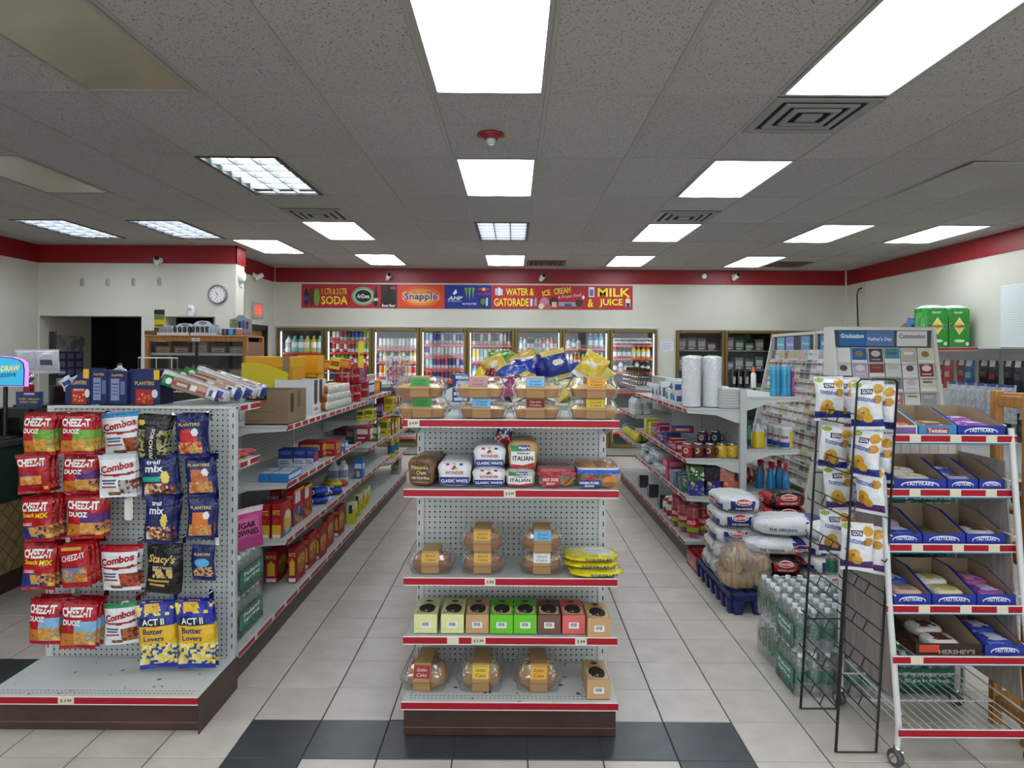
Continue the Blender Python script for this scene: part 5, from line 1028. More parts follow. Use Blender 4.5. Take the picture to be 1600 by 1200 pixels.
# tortilla packs
for i in range(3):
    pr = sack(.24, .2, .028, lambda x, y, q: 'd8c820' if y < -.55 or (abs(x) > .75) else ('e0d040' if x < -.2 and q > 0 and abs(y) < .45 else 'd8d4c8'), texts=[('TORTILLAS', .02, .014, .012, '304080', .12)], seed=i + 9)
    spawn(pr, 'tortilla_pack', 'yellow tortilla pack, %s on the third bakery shelf' % ('bottom', 'middle', 'top')[i], 'tortillas', (W(922 + 6 * (i == 0), 890, 3.18).x, 3.18 - .03 * (i == 0), z3 + .029 * i), (.1, -.08, .05)[i], 'tortilla packs')
# bread
def loaf(w, h, d, base, mid, layers, crust=None, tail='d8d8dc', seed=0, mt='film'):
    b = MB(); prof = []
    for k in range(24):
        a = k / 24 * 2 * math.pi; x, z = math.cos(a), math.sin(a)
        X = math.copysign(abs(x) ** .55, x) * w / 2 * (1.04 if z > .1 else .95); Z = math.copysign(abs(z) ** (.62 if z > 0 else .4), z) * h / 2 + h / 2
        prof.append((X, Z))
    S = []; cs = []
    for y, k in ((-.5, .80), (-.485, .92), (-.45, .99), (-.3, 1), (.25, 1), (.38, .9), (.46, .6), (.5, .25)):
        S.append([(p[0] * k, y * d, (p[1] - h * .42) * k + h * .42) if k < .99 else (p[0], y * d, p[1]) for p in prof][::-1])
    b.loft(S, [base, base, base, mid, mid, tail, tail], ccol=base)
    fd = -d / 2; b.decals(lambda x, y, e: ((x - w / 2), fd - e - .0008, y), w, h, layers)
    tl = MB(); tl.loft([[(.03 * math.cos(a * 1.047) * k, .5 * d + t, h * .42 + .03 * math.sin(a * 1.047) * k * .7 + t * .5) for a in range(6)][::-1] for t, k in ((-.02, 1.2), (.01, .5), (.03, .35), (.06, 1.3), (.09, 1.6))], tail)
    return [('loaf_bag', b.mesh('loaf_bag', mt)), ('bag_tail', tl.mesh('bag_tail', mt))]
WL = [('r', .14, .1, .86, .86, 'e4e4e6'), ('e', .3, .86, .06, .05, 'c02838'), ('e', .5, .88, .06, .05, 'e0b030'), ('e', .7, .86, .06, .05, '2a3a90'), ('e', .46, .70, .05, .05, 'c02838'), ('e', .55, .70, .05, .05, 'e0b030'), ('e', .5, .76, .05, .05, '2a3a90'), ('t', 'WONDER', .5, .54, .13, 'b01c28', .56), ('r', .06, .08, .94, .38, '1f2f78'), ('t', 'CLASSIC WHITE', .5, .23, .12, 'e8e8f0', .8)]
IT = [('r', .1, .08, .9, .62, 'e6e4e0'), ('p', [(.1, .62), (.1, .86), (.45, .80), (.5, .62)], '2a8a48'), ('r', .34, .66, .74, .84, '2a3f8c'), ('t', "Maier's", .54, .75, .12, 'e8e8f0', .36), ('t', 'PREMIUM', .5, .55, .06, '303030', .4), ('t', 'ITALIAN', .5, .38, .17, '20201c', .68), ('p', [(.1, .06), (.9, .06), (.9, .24), (.5, .14), (.1, .18)], 'b81c2c')]
NO = [('r', .14, .06, .86, .80, '5c3d24'), ('e', .5, .72, .34, .14, '5c3d24'), ('t', "Nature's", .46, .64, .14, 'd8c078', .62), ('t', 'Own', .52, .46, .15, 'd8c078', .36), ('t', '100% Whole Wheat', .5, .28, .09, 'e0d4b8', .66), ('r', .2, .12, .8, .15, 'b08850')]
def place(x0, x1, yt, yb, Yf, z, fn, name, lab, d, **kw):
    a, e = W(x0, yt, Yf), W(x1, yb, Yf); w, h = e.x - a.x, a.z - e.z; return spawn(fn(w, h, d), name, lab, 'bread', ((a.x + e.x) / 2, Yf + d / 2, z if z else e.z), kw.get('rz', 0), kw.get('group'))
BG = 'bread loaves on the second shelf'
place(642, 684, 717, 763, 3.10, z2, lambda w, h, d: loaf(w, h, d, '7a5a38', '6a5030', NO, tail='5a4a34'), 'bread_loaf', 'brown whole wheat bread loaf at left of bread shelf', .26, rz=-.12, group=BG)
place(684, 736, 722, 763, 3.09, z2, lambda w, h, d: loaf(w, h, d, 'dedee2', 'd8dae4', WL), 'bread_loaf', 'white wrapped loaf with navy stripe, left of three alike', .28, group=BG)
place(738, 790, 733, 763, 3.09, z2, lambda w, h, d: loaf(w, h, d, 'dedee2', 'd8dae4', WL), 'bread_loaf', 'white wrapped loaf with navy stripe, lower of stack', .28, group=BG)
o = place(740, 790, 700, 736, 3.10, None, lambda w, h, d: loaf(w, h, d, 'dedee2', 'd8dae4', WL), 'bread_loaf', 'white wrapped loaf with navy stripe, upper of stack', .27, group=BG); o.location.z = z2 + W(764, 733, 3.09).z - W(764, 763, 3.09).z - .004
place(790, 836, 734, 763, 3.09, z2, lambda w, h, d: loaf(w, h, d, 'c8c0b4', 'b89468', IT), 'bread_loaf', 'italian bread loaf with green and red label, lower of stack', .28, group=BG)
o = place(794, 840, 690, 735, 3.10, None, lambda w, h, d: loaf(w, h, d, 'c09a64', 'a87840', IT), 'bread_loaf', 'italian bread loaf with green and red label, upper of stack', .27, group=BG); o.location.z = z2 + W(813, 734, 3.09).z - W(813, 763, 3.09).z - .004
fp = pillow(.075, .12, .03, [('r', 0, 0, 1, 1, '24306e'), ('n', 0, .3, 1, 1, ('24306e', '24306e', 'd8d8e0')), ('n', 0, 0, 1, .3, ('a82030', 'd8d0d0'))], '24306e', 91, 10, 12)
spawn(fp, 'star_print_bag_top', 'twisted bag end with stars and stripes print above bread', 'bread bag', (W(786, 700, 3.22).x, 3.23, z2 + .175), .1, rot=(0, .15, 0))
def buns(w, h, d, kind):
    bn = MB()
    for i in range(2):
        for j in range(2):
            for k in range(2):
                if h < .1 and k: continue
                cx, cy, cz = (i - .5) * w * .46, (j - .5) * d * .45, h * .03 + k * h * .46
                bn.lathe([(.7, 0), (1, .12), (1.04, .35), (.95, .65), (.6, .92), (.15, 1)], 12, ['d8b078', 'd0a060', 'b87832', 'a8682a', 'a8682a'], cx=0, cy=0)
                m0 = len(bn.v)
                for q in range(m0 - (6 * 12 + 24), m0): x, y, z_ = bn.v[q]; bn.v[q] = (cx + x * w * .235, cy + y * d * .22, cz + z_ * h * .44)
    fm = MB(); fm.loft([rrect(w * k, d * k2, .03, z_ * h) for k, k2, z_ in ((.94, .94, 0), (1, 1, .05), (1.01, 1, .55), (.95, .9, .9), (.6, .5, 1.0))], 'ffffff', cap=(False, True))
    lb = MB(); c = 'b01c2c' if kind == 'h' else '1f4a9c'
    def fn(x, y, e): return (x - w / 2, -d / 2 - .003 - e, y)
    if kind == 'h': lb.decals(fn, w, h, [('r', .12, .02, .56, .48, c), ('e', .34, .52, .13, .1, c), ('r', .0, .55, 1, .68, 'a82838'), ('t', 'HOT DOG', .34, .34, .14, 'f0ece8', .38), ('t', 'BUNS', .34, .17, .1, 'f0ece8', .2), ('p', [(.66, .12), (.74, .06), (.98, .42), (.92, .52)], 'b87838'), ('p', [(.68, .17), (.72, .12), (.95, .45), (.92, .5)], '8a3c20')])
    else: lb.decals(fn, w, h, [('r', .02, .02, .54, .34, '1f2f78'), ('e', .32, .4, .1, .08, 'b02838'), ('t', 'HAMBURGER', .28, .22, .1, 'e8e8f0', .46), ('t', 'BUNS', .28, .1, .08, 'e8e8f0', .22), ('e', .78, .3, .18, .2, 'c8803a'), ('e', .78, .2, .19, .07, '5a7a30'), ('e', .78, .14, .17, .09, 'a05a28'), ('p', [(0, .56), (.12, .66), (.3, .56), (.46, .68), (.64, .58), (.82, .68), (1, .58), (1, .74), (0, .74)], '2a5ac0')])
    tp = MB(); S = [rrect(w * k, d * k2, .03, z_ * h) for k, k2, z_ in ((1.025, 1.015, .58), (1.01, .99, .70), (.98, .94, .80))]; tp.loft(S, ['2a5ac0' if kind != 'h' else 'b02434', 'd8d8e4' if kind != 'h' else 'c84a58'], cap=(False, False))
    return [('buns', bn.mesh('buns', 'matte')), ('film', fm.mesh('film', 'wrap')), ('label', lb.mesh('label', 'film')), ('printed_top', tp.mesh('printed_top', 'film'))]
place(840, 900, 727, 763, 3.09, z2, lambda w, h, d: buns(w, h, d, 'h'), 'bun_pack', 'hot dog bun pack with red label on bread shelf', .24, group=BG)
place(903, 968, 724, 764, 3.07, z2, lambda w, h, d: buns(w, h, d, 'b'), 'bun_pack', 'hamburger bun pack with blue label at right end', .24, group=BG)
# ---- heap of chip bags etc. on top of the centre gondola
ZM = 1.372
tb = thing('top_platform', 'flat grey top board of the centre shelving carrying chip bags', 'shelf', (MX, 4.4, 1.372)); MB().box(-.44, .44, -.9, .9, 0, .016, 'c4c7c4', bev=.002).build('board', 'paint', tb); MB().box(-.44, .44, -.906, -.9, -.01, .018, 'b8bbb8').build('front_lip', 'paint', tb); ZM = 1.389
CHIP = [(783, 578, 4.3, 'c8ac48', 'gold'), (780, 568, 4.6, '3f9a38', 'bright green'), (800, 592, 3.85, '5a2060', 'purple'), (819, 586, 4.05, '2a3a9a', 'blue'), (833, 572, 4.45, 'c8a850', 'dull gold'), (852, 574, 4.15, '1f2f88', 'navy'), (876, 574, 4.0, '1c3080', 'dark blue'), (842, 597, 3.76, 'd8c868', 'pale gold'), (870, 600, 3.74, '5a7838', 'olive green'), (897, 600, 3.78, 'd8d8d4', 'silver white'), (910, 588, 4.0, 'd0b040', 'mustard'), (822, 602, 3.7, 'd8d4b8', 'cream'), (926, 598, 3.86, 'e0c840', 'bright yellow'), (856, 606, 3.66, '4a6a3a', 'dark green'), (795, 582, 4.5, '7a8a3a', 'moss green'), (812, 600, 3.95, '38509a', 'mid blue'), (865, 586, 4.2, 'e0d8c0', 'ivory'), (890, 590, 4.25, '24409a', 'royal blue'), (884, 608, 3.64, 'c8b458', 'old gold'), (925, 590, 4.1, 'c8b860', 'straw'), (788, 604, 3.68, '8a2a5a', 'plum')]
rs2 = tag(MB().box(-.11, .39, 3.90, 4.66, ZM, ZM + .085, 'b8bcc0', bev=.003).box(-.10, .38, 3.899, 3.9, ZM + .02, ZM + .06, '8a90a0').build('carton_riser', 'card'), 'low grey carton under the back of the chip heap', 'box')
for i, (x, y, Y, c, wd_) in enumerate(CHIP):
    pr = pillow(.15, .175, .075, [('r', 0, 0, 1, 1, c), ('r', 0, .82, 1, 1, ('c8b060', c, '8a9a50')[i % 3]), ('r', 0, 0, 1, .12, ('c8b060', 'd8d8d0', c)[i % 3]), ('e', .5, .55, .22, .1, ('d8d0c0', c)[i % 2])], c, 100 + i, 18, 22)
    p = W(x, y, Y); z = ZM + .024 + (.085 if Y >= 3.92 else 0)
    o = spawn(pr, 'chip_bag', '%s chip bag, in the heap atop the centre shelving' % wd_, 'chip bag', (p.x, Y, z), 0, 'chip bags heaped on centre shelving')
    o.rotation_euler = (random.uniform(-.8, -.2) if y < 590 else random.uniform(-1.2, -.9), random.uniform(-.6, .6), random.uniform(-.5, .5))
sb = bottle(.03, .2, 'd8b818', 'e0c838', 'c02018')
spawn(sb, 'mustard_bottle', 'yellow mustard bottle with red cap behind loaf cakes', 'bottle', (W(750, 600, 3.8).x, 3.8, ZM), 0)
spawn(bottle(.034, .19, '701418', '3a6a38', 'b8b0a8'), 'sauce_bottle', 'dark red sauce bottle beside the mustard bottle', 'bottle', (W(769, 600, 3.82).x, 3.82, ZM), 0)
spawn(bottle(.03, .17, '8a2018', 'c8b880', 'a01818'), 'sauce_bottle', 'small red sauce bottle behind the dark red one', 'bottle', (W(762, 600, 4.0).x, 4.0, ZM), 0)
for i in range(5):
    spawn(carton(.085, .12, .028, '2f3f88', [('r', .1, .2, .9, .8, 'c8d0e8')], (), (), [('r', .1, .1, .9, .9, '3a4c98'), ('r', .2, .3, .8, .6, 'd8dcec')]), 'flat_carton', 'flat blue carton, %s up in the stack behind the cakes' % ORD[i], 'box', (W(720, 600, 3.75).x + random.uniform(-.006, .006), 3.75, ZM + .0285 * i), .06 * i, 'flat blue cartons')
    if i < 3: spawn(carton(.075, .12, .028, '8a92a8', [('r', .1, .2, .9, .8, '30406a')], (), (), [('r', .1, .1, .9, .9, 'c0c4d0')]), 'flat_carton', 'flat grey carton, %s up in the shorter stack' % ORD[i], 'box', (W(752, 600, 3.66).x + random.uniform(-.006, .006), 3.66, ZM + .0285 * i), -.05 * i, 'flat grey cartons')
# ================================================================ right run
RLX = RX - .45           # left shelf edge
# foam cup sleeves
fc = MB(); prof = [(.052, 0)]
for i in range(26): prof += [(.072 + .003, .008 + i * .0155), (.075, .016 + i * .0155), (.072, .0185 + i * .0155)]
prof += [(.06, .416)]; fc.lathe(prof, 20, 'e2e3e6'); FC = [('cups', fc.mesh('foam_cups', 'card')), ('sleeve', MB().lathe([(.08, .002), (.081, .41), (.03, .425)], 16, 'f0f0f0').mesh('sleeve', 'wrap'))]
for i, (x, y) in enumerate(((1.455, 5.83), (1.625, 5.83), (1.52, 6.0), (1.68, 6.02))): spawn(FC, 'foam_cup_sleeve', 'tall sleeve of white foam cups, %s' % ('front left', 'front right', 'rear left', 'rear right')[i], 'cups', (x, y, 1.214), i, 'foam cup sleeves')
# white boxes and tubs further along
tb_ = [(1.47, 6.22, .14, .12, .1, 'e4e6ea', '4050a0'), (1.45, 6.22, .14, .12, .1, 'e4e6ea', '4050a0'), (1.46, 6.44, .15, .12, .12, 'e6eaea', '3a9a90'), (1.60, 6.3, .15, .14, .16, 'e6e6e8', 'c03038'), (1.62, 6.52, .15, .14, .15, 'e8e8ea', 'c03038'), (1.44, 6.72, .12, .1, .17, 'e2e4e6', '50606a'), (1.46, 6.9, .14, .1, .13, 'dde4e4', '408888'), (1.62, 6.8, .14, .14, .2, 'e4e4e6', 'b03840'), (1.45, 7.1, .12, .12, .12, 'd8dce0', '505a80'), (1.6, 7.15, .14, .12, .18, 'd8d8dc', '8a3040')]
for i, (x, y, w, d, h, c, c2) in enumerate(tb_):
    z = 1.214 + (.101 if i == 1 else 0)
    pr = carton(w, d, h, c, [('r', .1, .2, .5, .7, c2), ('r', .55, .3, .9, .4, c2), ('e', .72, .65, .15, .18, c2)], (), [('r', .1, .25, .6, .75, c2), ('r', .65, .3, .9, .5, c2)], [('r', .1, .1, .9, .9, 'd0e8e4' if i % 2 else c)])
    spawn(pr, 'toiletry_box', 'white toiletry box, %s along the right top shelf past foam cups' % (['lower first', 'upper first'] + ORD[1:])[i], 'box', (x, y, z), .05 * (i % 3 - 1), 'white toiletry boxes')
for i in range(6):   # small wire baskets of brushes further back
    o = thing('wire_basket', 'small wire basket, %s along far right top shelf' % ORD[i], 'basket', (1.45, 8.12 + i * .17, 1.285), 0, 'wire baskets')
    b = MB(); q = lambda s, z: [(-s, -.06, z), (s, -.06, z), (s, .06, z), (-s, .06, z)]
    for zz in (.0, .05, .1): b.tube(q(.08, zz), .003, n=4, closed=True)
    for s in (-.08, -.03, .03, .08):
        for yy in (-.06, .06): b.tube([(s, yy, 0), (s, yy, .1)], .002, n=4)
    b.box(-.08, .08, -.06, .06, 0, .003); b.build('basket_wires', 'chrome', o)
    for k in range(4): spawn([('brush', MB().box(-.008, .008, -.008, .008, 0, .16, ('8a6a40', '6a4a30', '502020', '404050')[k], bev=.003).lathe([(.012, .16), (.016, .18), (.012, .2)], 8, '2a2018').mesh('brush', 'card'))], 'brush', 'small brush, %s in the %s wire basket' % (ORD[k], ORD[i]), 'brush', (1.40 + k * .033, 8.12 + i * .17, 1.29), 0, 'brushes in wire baskets', rot=(.15 * (k - 1.5), .2, 0))
# ledge on the post top and right-hand top shelf
lg = tag(MB().box(1.66, 1.795, 5.66, 6.5, 1.214, 1.36, 'cfd2cf', bev=.004).box(1.655, 1.795, 5.655, 6.505, 1.36, 1.376, 'd4d7d4', bev=.003).build('step_box', 'paint'), 'grey ribbed step along the right shelving spine', 'shelf')
for k in range(6): c = MB().box(1.658, 1.797, 5.656, 5.66, 1.225 + k * .022, 1.235 + k * .022, 'b4b7b4').build('rib', 'paint', lg)
for i in range(3):
    o = thing('shaver_pack', 'black boxed grooming tool, %s of three on the step' % ('left', 'middle', 'right')[i], 'tool', (W(1144 + i * 10, 603, 5.8).x, 5.8, 1.377), .3, 'black grooming tools')
    b = MB(); b.loft([rrect(.045, .05, .012, 0), rrect(.05, .055, .015, .02), rrect(.044, .05, .014, .12), rrect(.03, .05, .01, .15)], '101012'); b.build('body', 'gloss', o); MB().box(-.012, .012, -.03, -.026, .03, .09, '9a9aa0', bev=.003).build('face_plate', 'gloss', o)
o = thing('lotion_bottle', 'slim white bottle with orange cap on the step', 'bottle', (W(1175, 605, 5.75).x, 5.72, 1.377)); MB().lathe([(.018, 0), (.021, .005), (.021, .11), (.012, .125)], 14, 'e6e6e4').build('body', 'gloss', o); MB().lathe([(.014, .124), (.014, .15), (.008, .17)], 12, 'e0702a').build('cap', 'gloss', o)
spc = canister(.026, .24, '38a4cc', '4ab4d8', '2f98c4', 16)
for i in range(4): spawn(spc, 'hair_spray', 'light blue spray can, %s of four on right top shelf' % ORD[i], 'spray can', (W(1208 + i * 8.5, 610, 5.76).x, 5.76 + .03 * (i % 2), 1.312), 0, 'light blue spray cans')
o = spawn(carton(.02, .05, .2, '8a2a78', [('r', .1, .2, .9, .8, 'c050a0')]), 'slim_box', 'slim magenta box beside the blue spray cans', 'box', (W(1232, 610, 5.8).x + .02, 5.78, 1.312), 0)
# second shelf: mug jars
def mugjar(c, lid='b8b8ba'):
    b = MB(); r, h = .046, .115
    b.lathe([(r * .86, 0), (r, .006), (r, h * .3), (r, h * .62), (r, h * .74), (r * .72, h * .86)], 16, c, cap=(True, True)); 
    for q in (('skull', 0),):
        for cx, cy, rx, ry, cc in ((0, .055, .02, .022, 'd8c8a0'), (-.007, .058, .005, .006, c), (.007, .058, .005, .006, c), (0, .04, .012, .008, 'd8c8a0')):
            b.add([((r + .001) * math.sin((cx + rx * math.cos(t * .524)) / r), -(r + .001) * math.cos((cx + rx * math.cos(t * .524)) / r), cy + ry * math.sin(t * .524)) for t in range(12)], [tuple(range(12))], cc)
    l = MB(); l.lathe([(r * .76, h * .85), (r * .78, h * .87), (r * .78, h * .97), (r * .7, h)], 16, lid)
    hd = MB(); hd.tube([(r * .95, 0, h * .68), (r * 1.4, 0, h * .66), (r * 1.5, 0, h * .45), (r * 1.35, 0, h * .25), (r * .95, 0, h * .22)], .006, c)
    return [('jar', b.mesh('jar', 'gloss')), ('lid', l.mesh('lid', 'metal')), ('handle', hd.mesh('handle', 'gloss'))]
for i, (x, y, c, wd_) in enumerate(((1074, 711, 'a81c24', 'red'), (1091, 712, '5c1c20', 'maroon left'), (1109, 712, '601c22', 'maroon right'), (1127, 712, 'e0b420', 'yellow left'), (1144, 712, 'e2b824', 'yellow right'))):
    p = W(x, y, 5.75); spawn(mugjar(c), 'jar_mug', '%s jar mug with metal lid in the front row' % wd_, 'jar', (p.x, 5.75, .814), R(-30), 'jar mugs')
for i, (x, c, wd_) in enumerate(((1099, '4a2048', 'purple'), (1119, '1f4a48', 'dark green'), (1142, '9aa0a0', 'grey'))):
    p = W(x, 700, 5.98); b = spawn(mugjar(c), 'jar_mug', '%s jar mug standing on the riser behind' % wd_, 'jar', (p.x, 6.0, .814 + .075), R(-30), 'jar mugs')
rs = tag(MB().box(1.47, 1.79, 5.9, 6.1, .814, .887, '6a5a50', bev=.003).build('riser_box', 'card'), 'low brown carton riser under the back row of jars', 'box')
for k in range(5): MB().box(1.469, 1.4695, 5.92 + k * .035, 5.93 + k * .035, .83, .875, '8a7a68').build('print_mark', 'card', rs)
FOIL = [(1.44, 6.1, 'b02030', 'd8d0d0', 'red'), (1.44, 6.24, '902028', 'c8b8b8', 'dark red'), (1.44, 6.36, '30408c', 'd04838', 'blue and orange'), (1.45, 6.5, '283880', 'c83828', 'blue and red'), (1.45, 6.66, '2a3a8a', 'e0e0e8', 'blue and white'), (1.46, 6.85, 'a02858', 'c8b0b8', 'maroon pink'), (1.47, 7.05, '9a2850', 'b898b0', 'dull pink'), (1.46, 7.3, 'c8b428', 'e0e0d0', 'yellow'), (1.46, 7.55, 'd0bc30', 'd8d8d0', 'pale yellow')]
for i, (x, y, c, c2, wd_) in enumerate(FOIL):
    pr = carton(.13, .11, (.08, .09, .05, .12, .1, .14, .15, .13, .15)[i], c, [('r', .1, .3, .9, .7, c2)], (), [('r', .08, .3, .92, .7, c2), ('r', .2, .4, .8, .6, c)], [('r', .1, .2, .9, .8, c2)])
    spawn(pr, 'kitchen_wrap_box', '%s kitchen wrap box along the right second shelf' % wd_, 'box', (x, y, .814), .05, 'boxes on the right second shelf')
pr = carton(.2, .09, .06, '2f52a8', [('r', .05, .2, .95, .8, 'd05028'), ('r', .2, .35, .8, .65, 'e8e0d0')], (), [('r', .1, .2, .9, .8, 'd05028')], [('r', .05, .2, .95, .8, '3a60b8')])
spawn(pr, 'foil_box', 'long blue and orange foil box stacked on blue box', 'box', (1.52, 6.44, .814 + .122), 0)
# third shelf: tissue boxes
def tissue(c, cs, seed): return carton(.115, .115, .115, c, [('n', .05, .08, .95, .92, cs, 22)], (), [('n', .05, .08, .95, .92, cs, 22)], [('e', .5, .5, .3, .2, 'e8e8ec'), ('n', .05, .05, .95, .95, cs, 10)])
TS = [(1074, 1100, 772, 0, '28307c', ('e8c838', '8090d8', '3a48a0'), 'navy flowered left'), (1100, 1126, 772, 0, '2a2f80', ('e8c838', '9098d8', '40489a'), 'navy flowered right'), (1127, 1152, 772, 0, 'd8705a', ('e8b0a0', 'e09040', 'c84a50'), 'coral'), (1076, 1098, 748, 1, '2a6a38', ('d8c898', 'e8e0c8', '184a24'), 'green coconut'), (1100, 1120, 748, 1, '281c28', ('4a3448', '201820'), 'dark plum'), (1121, 1147, 748, 1, 'c88078', ('e8c8c0', 'd0a048', 'b86a70'), 'pink flowered')]
for i, (x0, x1, yb, up, c, cs, wd_) in enumerate(TS):
    X = W((x0 + x1) / 2, yb, 5.72).x; spawn(tissue(c, cs, i), 'tissue_box', '%s tissue box in the %s tier on right third shelf' % (wd_, 'upper' if up else 'lower'), 'tissue box', (X, 5.74, .514 + .1155 * up), random.uniform(-.03, .03), 'tissue boxes')
for i, (y, c, wd_) in enumerate(((5.9, '3a7a48', 'green'), (6.05, '34408c', 'blue'), (6.22, '8aa0a0', 'pale green'), (6.42, 'c04860', 'pink'))):
    spawn(tissue(c, ('d8d0c8', c, 'b0a8c0'), i), 'tissue_box', '%s tissue box further along the right third shelf' % wd_, 'tissue box', (1.44, y, .514), .03, 'tissue boxes')
pr = carton(.16, .2, .07, 'c03860', [('r', .1, .2, .9, .8, 'd87898')], (), [('r', .1, .2, .9, .8, 'd87898')]); spawn(pr, 'pink_carton', 'low pink carton on top of the pink tissue box', 'box', (1.45, 6.42, .514 + .116), 0)
for i in range(11):    # crinkled clear packs of tableware
    c = random.choice(('c8ccd0', 'b0b4ba', 'a8acb4', 'd8dadc'))
    spawn(sack(.2, .17, .09, lambda x, y, q: c if random.random() > .2 else 'e8eaec', mt='film', seed=i + 31), 'tableware_pack', 'crinkled clear tableware pack, %s along the right third shelf' % ORD[i], 'pack', (1.46 + .05 * (i % 3 == 1), 6.66 + (i // 2) * .235, .514 + .088 * (i % 2)), .4 * (i % 3), 'clear tableware packs')
for i in range(4): spawn(sack(.18, .2, .12, lambda x, y, q: ('d0c028', '5a8a38')[int((x + 1) * 2) % 2], seed=i + 50), 'produce_bag', 'yellow and green bag, %s at far right low shelf' % ORD[i], 'bag', (1.47, 8.25 + i * .24, .624), .2, 'yellow and green bags')
spawn(sack(.16, .18, .14, lambda x, y, q: '4a78a8', seed=61), 'produce_bag', 'blue grey bag at far end of right low shelf', 'bag', (1.48, 9.12, .624), .2)
for i in range(6): spawn(jug(.1, .1, .2, 'e6e6e0', 'c8d0d8', '3a7a48'), 'bleach_jug', 'white jug, %s at far end of the right shelving' % ORD[i], 'jug', (1.42 + .12 * (i % 2), 8.2 + (i // 2) * .14, .954), 0, 'white jugs far right')
# deck: red cups, utensils
def solo(n, h):
    b = MB(); prof = [(.03, 0)]
    for i in range(n): z = .075 + i * (h - .11) / n; prof += [(.043, z), (.046, z + .004), (.043, z + .008)]
    prof = [(.03, 0), (.04, .07)] + prof[1:] + [(.046, h - .012), (.047, h)]; b.lathe(prof, 16, 'b01424')
    f = MB(); f.lathe([(.05, 0), (.051, h * .9), (.02, h + .03), (.028, h + .06)], 12, 'ffffff')
    l = MB(); f2 = lambda x, y, e: ((.0525 + e) * math.sin(x / .05), -(.0525 + e) * math.cos(x / .05), y)
    for c, y0, y1, xx in (('c02028', .06, .16, .07), ('8ab030', .05, .085, .06)):
        P = [f2(-xx + i * xx / 4, y0, .0006 if c[0] == '8' else 0) for i in range(9)] + [f2(xx - i * xx / 4, y1, .0006 if c[0] == '8' else 0) for i in range(9)]; l.add(P, [(i, i + 1, 16 - i, 17 - i) for i in range(8)], c)
    l.text('SOLO', lambda x, y: f2(x, y, .0008), 0, .125, .03, 'f0f0f0', .07)
    return [('cups', b.mesh('cups', 'gloss')), ('bag', f.mesh('bag', 'wrap')), ('label', l.mesh('label', 'film'))]
for i, (x, y, h) in enumerate(((1.415, 6.12, .27), (1.43, 5.93, .25), (1.46, 5.76, .26), (1.56, 5.82, .22), (1.57, 6.0, .24))):
    spawn(solo(14, h), 'cup_stack', 'bagged stack of red cups, %s on the right bottom deck' % ORD[i], 'cups', (x, y, .164), R(-35), 'red cup stacks')
for i in range(2): spawn(sack(.12, .1, .2, lambda x, y, q: ('a81828', 'e0dcdc')[int((q + 1) * 5) % 2], seed=i + 71), 'plate_pack', 'red and white striped plate pack, %s behind red cups' % ORD[i], 'pack', (1.42, 6.32 + i * .13, .164), 0, 'striped plate packs')
for i in range(4): spawn(carton(.16, .1, .17, ('501018', '6a1420', '3a1014', '58141c')[i], [('r', .1, .3, .9, .5, 'a04040'), ('r', .1, .7, .9, .8, 'c0a0a0')]), 'dark_carton', 'dark red carton, %s behind the red cups' % ORD[i], 'box', (1.69, 5.74 + i * .12, .164), 0, 'dark red cartons')
for i in range(3):
    o = thing('metal_canister', 'small chrome kitchen canister, %s on right bottom deck' % ORD[i], 'canister', (1.45, 6.9 + i * .55, .164), 0, 'chrome canisters'); MB().lathe([(.05, 0), (.05, .09), (.045, .1)], 14, 'a8a8ac').build('body', 'metal', o); MB().box(-.05, .05, -.11, -.06, 0, .13, '3a3a40', bev=.005).build('side_pack', 'gloss', o)
# right-hand shelves
o = thing('cleaner_bottle', 'yellow labelled cleaner bottle with grey trigger on right middle shelf', 'bottle', (W(1185, 688, 5.76).x, 5.76, .892), .4)
b = MB(); b.loft([rrect(.1, .07, .025, 0), rrect(.105, .075, .03, .01), rrect(.105, .075, .03, .035), rrect(.1, .07, .03, .13), rrect(.06, .05, .02, .18), rrect(.03, .03, .01, .2)], ['d8b820', 'd8b820', 'e0c020', 'c8ccd0', 'd8dce0']); b.build('body', 'gloss', o)
b = MB(); b.box(-.012, .012, -.05, .02, .2, .235, 'b8bcc0', bev=.004); b.box(-.008, .008, -.04, -.03, .16, .2, 'b8bcc0', bev=.003); b.build('trigger', 'gloss', o)
spawn(carton(.04, .05, .2, '2a6a4a', [('r', .1, .2, .9, .8, '88b098')]), 'green_bottle_box', 'narrow dark green carton beside the yellow cleaner', 'box', (W(1170, 688, 5.95).x, 5.98, .892), .3)
for i, (x, Y) in enumerate(((1208, 5.95), (1217, 5.85), (1228, 5.74))):
    pr = canister(.05, .175, 'd8dadc', 'e8e8ea', 'd8dadc', 20); q = spawn(pr, 'wipes_tub', 'white wipes tub with yellow and blue label, %s' % ('rear', 'middle', 'front')[i], 'tub', (W(x, 690, Y).x, Y, .892), 0, 'wipes tubs')
    l = MB(); r = .0512
    for a0, a1, z0, z1, c in ((.2, 1.2, .01, .14, 'e0c420'), (-1.5, .2, .01, .05, '2a4098'), (-1.5, .2, .05, .065, 'c0c8e0'), (-1.3, .0, .08, .1, 'c06070')):
        for k in range(6): t0, t1 = a0 + (a1 - a0) * k / 6, a0 + (a1 - a0) * (k + 1) / 6; l.quad((r * math.sin(t0), -r * math.cos(t0), z0), (r * math.sin(t1), -r * math.cos(t1), z0), (r * math.sin(t1), -r * math.cos(t1), z1), (r * math.sin(t0), -r * math.cos(t0), z1), c)
    l.build('label', 'film', q)
